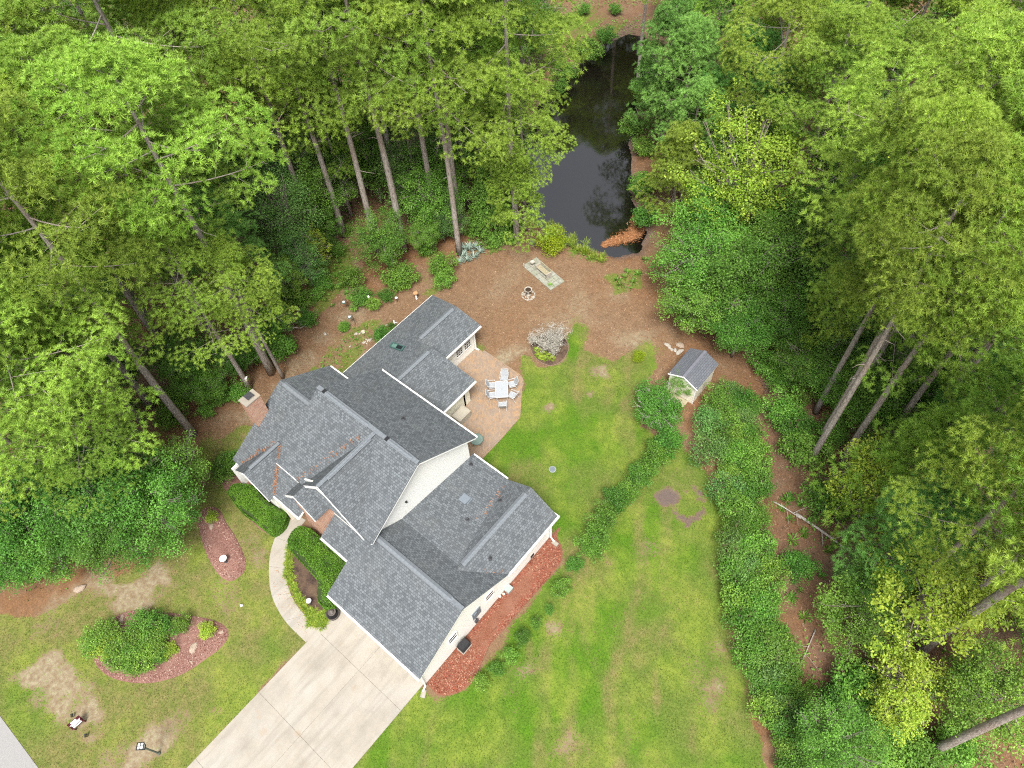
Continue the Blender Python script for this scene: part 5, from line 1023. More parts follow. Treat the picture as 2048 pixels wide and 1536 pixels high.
LB = ['tall pine with thick bare pale trunk rising just beyond the rear wing', 'tall pines at the edge of the woods', 'tall pine with long leaning looking trunk based left of the chimney lawn edge', 'tall pine on the straw right behind the left wing ridge', 'shorter full pine with the white nest box behind the chimney', 'short round crowned pine on a thin trunk inside the left woods', 'tall pine with bare trunk immediately left of the conical evergreen', 'tall pine with slim trunk partly behind the conical evergreen', 'slim dark pine with thin trunk behind the pale trunked tall pine', 'slim pine deeper in the dark straw between the tall trunks', 'pine with the upper short trunk seen right of the brush pile', 'pine with long curved trunk rooted lowest in the straw right of the shrubs', 'pine with thick dark trunk in the right woods next to the curved one', 'pine with stout bent trunk reaching out of the right edge', 'pine with thick grey trunk above the yellow saplings at right', 'second thick grey pine trunk close behind the yellow saplings at right', 'pine with pale sweeping trunk near the bottom right corner', 'pine with dim leaning trunk between the two long trunks at right', 'pine high up in the dense upper left stand', 'pines of the upper left woods', 'pine lower down in the dense upper left stand', 'pine in the tall dense stand of the woods beyond the shed', 'pines of the woods beyond the shed', 'young pine in the front rows past the pond', 'young pines past the pond', 'young pine in the back rows past the pond', 'bushy bluish young pine on the right bank of the pond', 'pines on the pond banks', 'taller bluish young pine behind the bushy one on the right bank', 'young pine at the narrow far end of the right pond bank', 'full young pine whose boughs reach over the pond from the left bank', 'low young pine squeezed between conical evergreen and pond', 'young pine behind the top of the conical evergreen', 'shaded young pine between the tall trunks of the left hand woods', 'young pines under the tall left pines', 'full mid height pine between the slender grey green trees and the nest box pine', 'olive pine with lower crown behind the straw strip', 'bushy young pine behind the yellow sapling in the right woods', 'bushy young pine with forked grey trunk in the right woods', 'shaded young pine low in the right woods by the edge', 'young pine on the near side of the right stand behind the round green tree', 'tall pine beyond the far end of the pond', 'pines beyond the far end of the pond', 'first small shrub from the driveway end of the lawn row beside the red mulch', 'row of small shrubs in the lawn', 'second small shrub from the driveway end of the lawn row beside the red mulch', 'third small shrub from the driveway end of the lawn row beside the red mulch', 'fourth small shrub from the driveway end of the lawn row beside the red mulch', 'fifth small shrub from the driveway end of the lawn row beside the red mulch', 'sixth small shrub from the driveway end of the lawn row beside the red mulch', 'seventh small shrub from the driveway end of the lawn row beside the red mulch', 'eighth small shrub from the driveway end of the lawn row beside the red mulch', 'first dark leafy shrub counted uphill along the lawn hedge row towards the shed', 'hedge row of dark shrubs', 'second dark leafy shrub counted uphill along the lawn hedge row towards the shed', 'third dark leafy shrub counted uphill along the lawn hedge row towards the shed', 'fourth dark leafy shrub counted uphill along the lawn hedge row towards the shed', 'fifth dark leafy shrub counted uphill along the lawn hedge row towards the shed', 'sixth dark leafy shrub counted uphill along the lawn hedge row towards the shed', 'seventh dark leafy shrub counted uphill along the lawn hedge row towards the shed', 'eighth dark leafy shrub counted uphill along the lawn hedge row towards the shed', 'ninth dark leafy shrub counted uphill along the lawn hedge row towards the shed', 'tenth dark leafy shrub counted uphill along the lawn hedge row towards the shed', 'wild thicket shrub level with the shed', 'thicket bordering the right lawn', 'wild thicket shrub level with the dark soil patches', 'wild thicket shrub beside the middle of the right lawn', 'wild thicket shrub at the lower end of the right lawn', 'low shrub on the upper straw floor of the right woods', 'low shrubs of the right woods', 'low shrub on the lower straw floor of the right woods', 'low green shrub at the left woods edge, nearer the house', 'low shrubs of the left woods', 'low green shrub at the left woods edge, farther from the house', 'waterside shrub on the bank of the pond', 'shrubs on the pond bank', 'bright yellow green round shrub at the pond end by the slab terrace', 'round shrubs', 'small bright green ball shrub on the lawn near the shed', 'small green shrub on the straw between the feeders and stones', 'upright green shrub beside the bird feeder poles', 'dark green shrub against the rear wing eave', 'second dark shrub against the rear wing eave, nearer the white figure', 'leafy shrub in the clump filling the kidney shaped bed', 'shrubs in the kidney shaped bed', 'separate round green shrub in the middle of the kidney shaped bed', 'single shrubs in the front beds', 'yellow flecked small shrub beside the kidney bed clump', 'loose yellow green shrub at the right of the kidney shaped bed', 'small yellow green plant at the top of the oval bed', 'dark shrub at the left corner of the house beside the long hedge', 'dark shrub tucked under the front gable eave', 'yellow green grassy clump in the border along the curved walk', 'border grass along the walk', 'blue grey spiky plant in the cluster left of the bare straw', 'spiky plants by the conical evergreen', 'single blue grey rosette plant between the evergreen and the yellow shrub', 'yellow green broad leaved plant in the round edged bed', 'hostas in the round bed', 'small tuft of weeds at the near edge of the slab terrace', 'weedy clump at the foot of the pond', 'weeds at the foot of the pond', 'grassy tuft along the near pond bank', 'grass tufts along the pond bank', 'low weed clump on the straw of the left woods', 'weeds of the left woods', 'low weed clump on the straw clearing of the right woods', 'weeds of the right clearing', 'big yellow green sweet gum with bare pale twigs right of the pond', 'trees beside the pond and shed', 'dark green broadleaf tree in the round thicket behind the shed', 'thicket behind the shed', 'dark understory tree beneath the long leaning pine trunks', 'understory beneath the leaning trunks', 'yellow green sapling with outstretched leafy arms beside the big right trunks', 'yellow green saplings of the right woods', 'brightest yellow sapling at the foot of the twin grey trunks', 'yellow sapling standing lower than the brightest one', 'yellow green sapling with dead grey branches on top', 'yellow green sapling in the shade behind the twin trunks', 'green tree right of the brightest yellow sapling', 'trees of the right woods', 'rounded green tree right of the straw clearing below the fallen log', 'grey green small tree at the end of the fallen log', 'grey green bush like tree below the thick dark pine trunk', 'yellow tipped tree among the dark far pines', 'trees of the far woods', 'bright yellow topped tree at the left of the right stand', 'pointed light green tree near the upper right', 'slender grey green tree with drooping twigs in the left woods, farther one', 'slender trees in the left woods', 'slender grey green tree with drooping twigs, nearest the straw', 'slender grey green tree half behind the round pine crown', 'slender grey green tree right of the thick pale trunk', 'fresh green young sweet gum in front of the pale trunk', 'young trees on the straw edge', 'small light green sapling with thin white stem by the straw', 'spreading green tree with twisted grey limbs behind the lawn corner', 'dark tree with crooked white trunk in the left woods', 'light green bush like tree beside the bleached branch', 'dark green small tree between the two chimney side trunks', 'low dark tree behind the nest box trunk', 'spreading dark green tree at the left of the front lawn', 'broadleaf trees at the left of the front lawn', 'mid height tree filling the shade between the tall left trunks', 'mid height trees in the left woods', 'dense conical evergreen standing at the edge of the straw by the pond', 'thin dusky shrub like tree left of the twin pine trunks', 'round green shrub with bleached branches in front of the shed', 'fresh green leafy shrub against the front of the shed', 'understory tree nearer the house in the left woods', 'understory trees left', 'understory tree far back in the shed side woods', 'understory trees right', 'understory tree low in the shed side woods', 'understory tree far back in the left woods']
ORDINAL = ['first', 'second', 'third', 'fourth', 'fifth', 'sixth', 'seventh', 'eighth', 'ninth', 'tenth', 'eleventh', 'twelfth', 'thirteenth', 'fourteenth', 'fifteenth', 'sixteenth', 'seventeenth', 'eighteenth', 'nineteenth']
def lab(i, k): return LB[i] if k < 0 else ORDINAL[k] + ' from the left: ' + LB[i]
def grp(i): return LB[i] if i >= 0 else None
for kind, x, y, sc, wide, l_, k_, g_ in [('P3',-24.95,23.65,1.08,1.15,0,-1,1),('P1',-24.13,1.71,1.03,1.05,2,-1,1),('P3',-23.88,8.62,1.08,1.1,3,-1,1),('P2',-23.95,6.58,0.66,1.15,4,-1,1),('P2',-33.71,6.46,0.5,1.2,5,-1,1),('P0',-22.58,28.01,1.0,1.1,6,-1,1),('P1',-24.01,30.56,0.98,1.05,7,-1,1),('P2',-31.72,23.85,0.6,1.1,8,-1,1),('P2',-33.18,27.22,0.56,1.1,9,-1,1),('P3',8.56,29.56,1.02,0.8,10,-1,1),('P3',10.02,25.88,1.06,0.8,11,-1,1),('P3',11.58,27.35,1.04,0.85,12,-1,1),('P3',14.37,31.61,1.08,1.1,13,-1,1),('P1',20.19,18.72,1.02,1.1,14,-1,1),('P3',20.12,20.98,1.05,1.0,15,-1,1),('P3',22.58,14.17,1.0,1.0,16,-1,1),('P1',9.75,27.74,0.9,0.9,17,-1,1),('P2',-34.28,13.26,1.1,1.25,18,3,19),('P0',-38.76,9.43,1.0,1.1,18,1,19),('P4',-32.17,5.16,1.0,1.1,20,7,19),('P2',-29.53,7.66,1.0,1.15,20,11,19),('P0',-31.01,4.79,0.95,1.1,20,9,19),('P4',-28.45,1.26,0.95,1.1,20,3,19),('P2',-25.96,-0.82,0.85,1.1,20,4,19),('P0',-27.82,-0.01,0.75,1.1,20,8,19),('P2',-22.7,-3.04,0.8,1.25,20,5,19),('P4',-23.69,-3.11,0.72,1.1,20,6,19),('P2',-21.12,-3.57,0.55,1.1,20,10,19),('P0',-23.48,-5.98,0.65,1.1,20,2,19),('P0',-30.22,21.71,1.0,1.05,18,7,19),('P4',-32.86,20.56,1.0,1.0,18,6,19),('P1',-26.46,22.16,1.0,1.1,18,8,19),('P0',-20.99,26.08,1.0,1.0,18,11,19),('P4',-18.32,30.06,1.0,1.1,18,13,19),('P2',-38.36,24.17,0.5,1.0,20,13,19),('P0',-36.71,19.19,0.95,1.0,18,5,19),('P4',-30.58,10.13,0.8,1.0,20,12,19),('P0',-36.73,17.88,1.0,1.1,18,4,19),('P4',-42.4,14.71,1,1.1,18,2,19),('P1',-24.0,26.71,1,1.1,18,10,19),('P4',-22.37,30.88,1,1.0,18,12,19),('P2',-33.43,1.52,0.95,1.1,20,1,19),('P4',-27.45,-4.22,0.85,1.1,20,0,19),('P0',-44.83,9.29,1,1.1,18,0,19),('P1',-28.72,27.11,1,1.1,18,9,19),('P0',-22.69,36.76,0.9,1.0,18,14,19),('P2',7.68,36.04,1.0,1.2,21,2,22),('P0',11.11,32.3,1.0,1.15,21,4,22),('P4',6.88,33.4,0.9,1.1,21,0,22),('P2',10.11,30.5,0.85,1.1,21,1,22),('P0',13.1,29.33,0.85,1.1,21,3,22),('P4',10.27,38.99,1.0,1.1,21,6,22),('P4',17.63,19.18,0.85,0.9,21,5,22),('P2',14.72,33.12,0.9,1.1,21,8,22),('P2',18.0,23.6,0.85,1.1,21,7,22),('Y0',-16.04,47.82,1.0,1.1,23,0,24),('Y2',-15.74,53.61,1.0,1.1,23,2,24),('Y0',-9.0,46.87,1.05,1.15,23,4,24),('Y1',-10.06,44.84,0.9,1.1,23,3,24),('P2',-6.16,45.95,0.75,1.2,23,6,24),('P0',-1.71,44.67,0.75,1.2,23,8,24),('P4',-8.73,51.54,0.75,1.1,25,3,24),('P2',-3.59,53.42,0.75,1.2,25,5,24),('P0',-0.36,55.68,0.78,1.2,25,7,24),('P4',3.27,55.78,0.78,1.15,25,9,24),('P2',4.66,60.88,0.8,1.2,25,10,24),('P0',-22.09,53.17,0.8,1.0,25,0,24),('Y2',-13.13,45.75,0.95,1.1,23,1,24),('Y0',-5.48,45.67,0.95,1.1,23,5,24),('P4',-1.28,43.6,0.65,1.1,23,7,24),('Y2',-1.36,54.23,0.9,1.1,23,9,24),('P2',-12.29,52.13,0.8,1.1,25,2,24),('P0',-7.68,56.22,0.8,1.1,25,4,24),('P4',-4.31,59.46,0.8,1.1,25,6,24),('P2',-0.37,61.23,0.8,1.1,25,8,24),('P0',7.48,56.11,0.75,1.1,23,10,24),('Y0',-18.93,60.65,1,1.1,25,1,24),('Y1',-9.78,39.91,0.8,1.2,26,-1,27),('Y2',-10.08,42.16,0.8,1.1,28,-1,27),('Y0',-14.35,47.28,0.8,1.1,29,-1,27),('P2',-18.47,31.51,0.55,1.4,30,-1,27),('Y1',-18.28,30.13,0.8,1.15,31,-1,27),('Y2',-23.67,34.01,0.8,1.1,32,-1,27),('Y0',-33.78,25.05,1.0,1.1,33,5,34),('Y2',-37.4,26.25,1.0,1.1,33,4,34),('Y0',-34.09,31.55,0.95,1.1,33,7,34),('Y2',-37.55,31.63,1.0,1.1,33,6,34),('Y1',-30.8,33.2,0.95,1.1,33,8,34),('Y0',-41.25,25.22,1,1.1,33,3,34),('Y2',-37.51,16.89,0.95,1.1,33,2,34),('Y0',-36.68,13.9,0.9,1.0,33,1,34),('Y1',-36.5,9.25,0.9,1.1,33,0,34),('Y2',-29.24,35.03,0.95,1,33,9,34),('Y0',-27.5,36.99,1,1.1,33,10,34),('Y2',-21.31,31.97,0.8,1.1,33,11,34),('Y2',-27.83,10.7,0.95,1.15,35,-1,1),('P2',-22.88,8.77,0.55,1.0,36,-1,1),('Y1',14.93,24.51,1.0,1.2,37,-1,1),('Y0',16.49,20.44,0.9,1.1,38,-1,1),('Y2',16.52,29.01,0.9,1.1,39,-1,1),('Y1',6.41,32.69,0.9,1.0,40,-1,1),('P2',-42.89,67.86,1.0,1.15,41,0,42),('P0',-42.13,72.75,1.0,1.15,41,2,42),('P2',-37.11,71.79,1.0,1.15,41,4,42),('P4',-38.12,78.47,1.0,1.15,41,6,42),('P0',-33.47,75.69,1.0,1.15,41,7,42),('P0',-45.98,81.19,1.0,1.15,41,3,42),('P4',-47.5,76.91,1.0,1.15,41,1,42),('P0',-44.42,85.58,1.0,1.15,41,5,42),('P2',-38.47,84.52,1.0,1.15,41,8,42)]:
    label, group = lab(l_, k_), grp(g_)
    P = PINES if kind[0] == 'P' else YOUNG; i = int(kind[1:])
    place(P[i], x, y, 0, rng.random()*6.28, sc, 'pine_tree' if kind[0] == 'P' else 'young_pine', label, 'pine tree', group, wide)
for kind, x, y, sc, wide, l_, k_, g_ in [('gum',-3.96,39.26,1.0,1.1,108,-1,109),('mid',-3.74,33.31,1,1.1,110,0,111),('dark',0.48,32.88,0.95,1.1,110,4,111),('mid',2.12,35.89,1,1.1,110,7,111),('mid',-1.73,30.46,0.72,1.2,110,1,111),('dark',1.66,30.27,0.62,1.2,110,3,111),('dark',4.21,32.27,0.75,1.15,110,6,111),('mid',5.21,34.76,0.9,1.1,110,10,111),('dark',2.15,38.91,1.1,1.0,110,9,111),('mid',-4.55,36.54,1.0,1.0,110,2,111),('dark',1.13,45.38,1.1,1.0,110,12,111),('mid',-0.43,38.29,1.1,1.1,110,5,111),('blue',7.6,32.71,0.8,1.1,110,11,111),('dark',6.7,30.86,0.6,1.2,110,8,111),('dark',9.6,33.23,0.8,1,110,13,111),('dark',10.67,30.93,0.8,1.1,112,2,113),('mid',11.17,33.89,0.85,1.1,112,4,113),('dark',13.68,32.3,0.8,1.1,112,5,113),('dark',13.97,35.04,0.85,1.1,112,6,113),('dark',9.98,30.09,0.55,1.1,112,1,113),('mid',12.76,29.6,0.65,1.1,112,3,113),('mid',16.03,32.7,0.8,1.1,112,7,113),('mid',7.92,31.28,0.6,1.1,112,0,113),('lime',13.36,23.79,0.95,0.95,114,-1,115),('lime',19.68,15.18,0.72,1.1,116,-1,115),('lime',19.99,13.77,0.6,1.0,117,-1,115),('lime',18.02,18.61,1.0,1.0,118,-1,115),('lime',20.56,21.57,0.9,1.0,119,-1,115),('mid',22.91,16.77,0.75,1.1,120,-1,121),('mid',16.5,17.27,0.78,1.05,122,-1,121),('blue',15.42,19.17,0.45,1.3,123,-1,121),('blue',12.95,24.79,0.45,1.2,124,-1,121),('lime',-1.05,54.45,1.0,1.0,125,-1,126),('lime',1.97,53.97,1.0,1.1,127,-1,126),('lime',5.14,58.65,1.05,0.9,128,-1,126),('blue',-34.58,20.62,1.0,1.2,129,-1,130),('blue',-30.33,17.24,0.95,1.2,131,-1,130),('blue',-38.66,22.3,1.0,1.0,132,-1,130),('blue',-26.66,27.24,1.0,1.2,133,-1,130),('mid',-24.55,21.33,0.62,1.1,134,-1,135),('lime',-28.51,17.83,0.62,0.75,136,-1,135),('mid',-27.32,4.66,0.6,1.2,137,-1,135),('dark',-30.21,1.39,0.7,1.0,138,-1,135),('mid',-25.68,11.07,0.42,1.0,139,-1,135),('dark',-25.25,7.11,0.42,1.2,140,-1,135),('dark',-24.97,4.47,0.4,1.4,141,-1,135),('dark',-23.84,-8.09,0.9,1.15,142,2,143),('dark',-21.21,-5.09,1.0,1.15,142,4,143),('dark',-18.58,-3.42,0.82,1.1,142,6,143),('dark',-19.57,-1.24,0.7,1.1,142,7,143),('mid',-21.53,-8.25,0.66,1.2,142,3,143),('dark',-19.1,-5.7,0.66,1.2,142,5,143),('dark',-23.05,-10.84,0.55,1.3,142,1,143),('dark',-25.4,-10.77,0.9,1.1,142,0,143),('dark',-31.93,21.83,0.85,1.1,144,5,145),('mid',-33.75,25.18,0.9,1.1,144,6,145),('dark',-30.71,26.57,0.95,1.1,144,7,145),('mid',-24.61,26.52,0.8,1.1,144,9,145),('dark',-25.2,29.1,0.9,1.1,144,10,145),('blue',-22.53,27.25,0.55,1.1,144,11,145),('blue',-27.99,16.19,0.6,1.1,144,3,145),('mid',-28.25,13.96,0.55,1.1,144,2,145),('dark',-23.15,24.57,0.45,1.1,144,8,145),('dark',-37.21,18.68,0.95,1.1,144,0,145),('blue',-33.48,16.3,0.9,1.1,144,1,145),('mid',-30.68,20.09,0.5,1.1,144,4,145),('cone',-20.3,29.8,1.0,1.0,146,-1,109),('blue',-22.94,26.34,0.36,1.5,147,-1,135),('twiggy',0.33,22.64,0.92,1.1,148,-1,109),('mid',0.6,25.45,0.26,1.2,149,-1,109),('mid',-42.57,1.03,0.68,1.21,150,3,151),('mid',-11.1,72.28,0.81,1.18,152,2,153),('dark',17.22,40.52,0.77,1.08,154,5,153),('mid',-2.68,77.68,0.63,1.03,152,5,153),('mid',-46.94,20.42,0.6,1.07,150,11,151),('blue',-37.14,-0.35,0.74,1.23,150,5,151),('dark',-39.24,40.84,0.82,1.17,150,12,151),('mid',0.49,72.12,0.56,1.11,152,6,153),('mid',-2.47,69.07,0.64,1.17,152,4,153),('mid',-55.1,31.57,0.83,1.24,155,7,151),('dark',-72.91,16.72,0.74,1.03,150,1,151),('blue',-59.81,38.66,0.85,1.1,155,8,151),('blue',-34.88,-4.15,0.63,1.2,150,2,151),('mid',-0.44,83.22,0.57,1.01,152,7,153),('mid',-53.91,37.32,0.65,1.05,155,9,151),('mid',22.28,25.29,0.8,1.25,154,6,153),('dark',-41.49,46.85,0.66,1.24,155,10,151),('dark',7.2,66.01,0.8,1.19,154,4,153),('mid',-70.28,25.71,0.81,1.12,155,3,151),('dark',-60.25,10.75,0.64,1.13,150,4,151),('dark',-63.56,31.44,0.59,1.22,155,6,151),('mid',-28.84,-8.67,0.84,1.07,150,0,151),('dark',-15.93,70.73,0.61,1.24,152,1,153),('mid',-59.74,27.23,0.69,1.14,150,10,151),('mid',-6.45,62.8,0.55,1.0,154,2,153),('dark',25.13,22.17,0.73,1.24,154,7,153),('dark',-37.67,50.0,0.83,1.17,155,11,151),('dark',-37.87,4.6,0.63,1.21,150,7,151),('mid',-62.77,24.12,0.72,1.05,150,8,151),('dark',-32.58,49.28,0.8,1.25,155,12,151),('mid',-77.42,23.06,0.7,1.12,155,1,151),('dark',4.71,75.76,0.82,1.22,152,8,153),('mid',4.35,68.72,0.79,1.17,154,3,153),('mid',-6.37,67.1,0.63,1.05,152,3,153),('dark',17.99,10.34,0.63,1.08,154,1,153),('mid',-56.91,23.85,0.6,1.17,150,9,151),('dark',-35.39,54.1,0.72,1.13,155,13,151),('mid',-14.81,57.55,0.56,1.21,154,0,153),('mid',-31.07,41.92,0.82,1.16,150,13,151),('mid',-68.7,30.79,0.66,1.21,155,5,151),('mid',-25.44,65.5,0.78,1.2,152,0,153),('mid',-84.24,22.55,0.81,1.16,155,0,151),('dark',-72.5,29.64,0.67,1.09,155,4,151),('dark',-74.72,26.14,0.81,1.15,155,2,151),('mid',-31.21,-2.79,0.81,1.2,150,6,151)]:
    label, group = lab(l_, k_), grp(g_)
    nm = {'dark': 'broadleaf_tree', 'mid': 'broadleaf_tree', 'lime': 'maple_sapling', 'blue': 'slender_tree', 'gum': 'sweet_gum', 'twiggy': 'bare_twigged_shrub'}
    if kind == 'cone': place(CONE, x, y, 0, rng.random()*6.28, sc, 'conical_evergreen', label, 'tree', group, wide); continue
    P = BROAD[kind]; place(P[rng.randrange(len(P))], x, y, 0, rng.random()*6.28, sc, nm[kind], label, 'shrub' if kind == 'twiggy' else 'tree', group, wide)
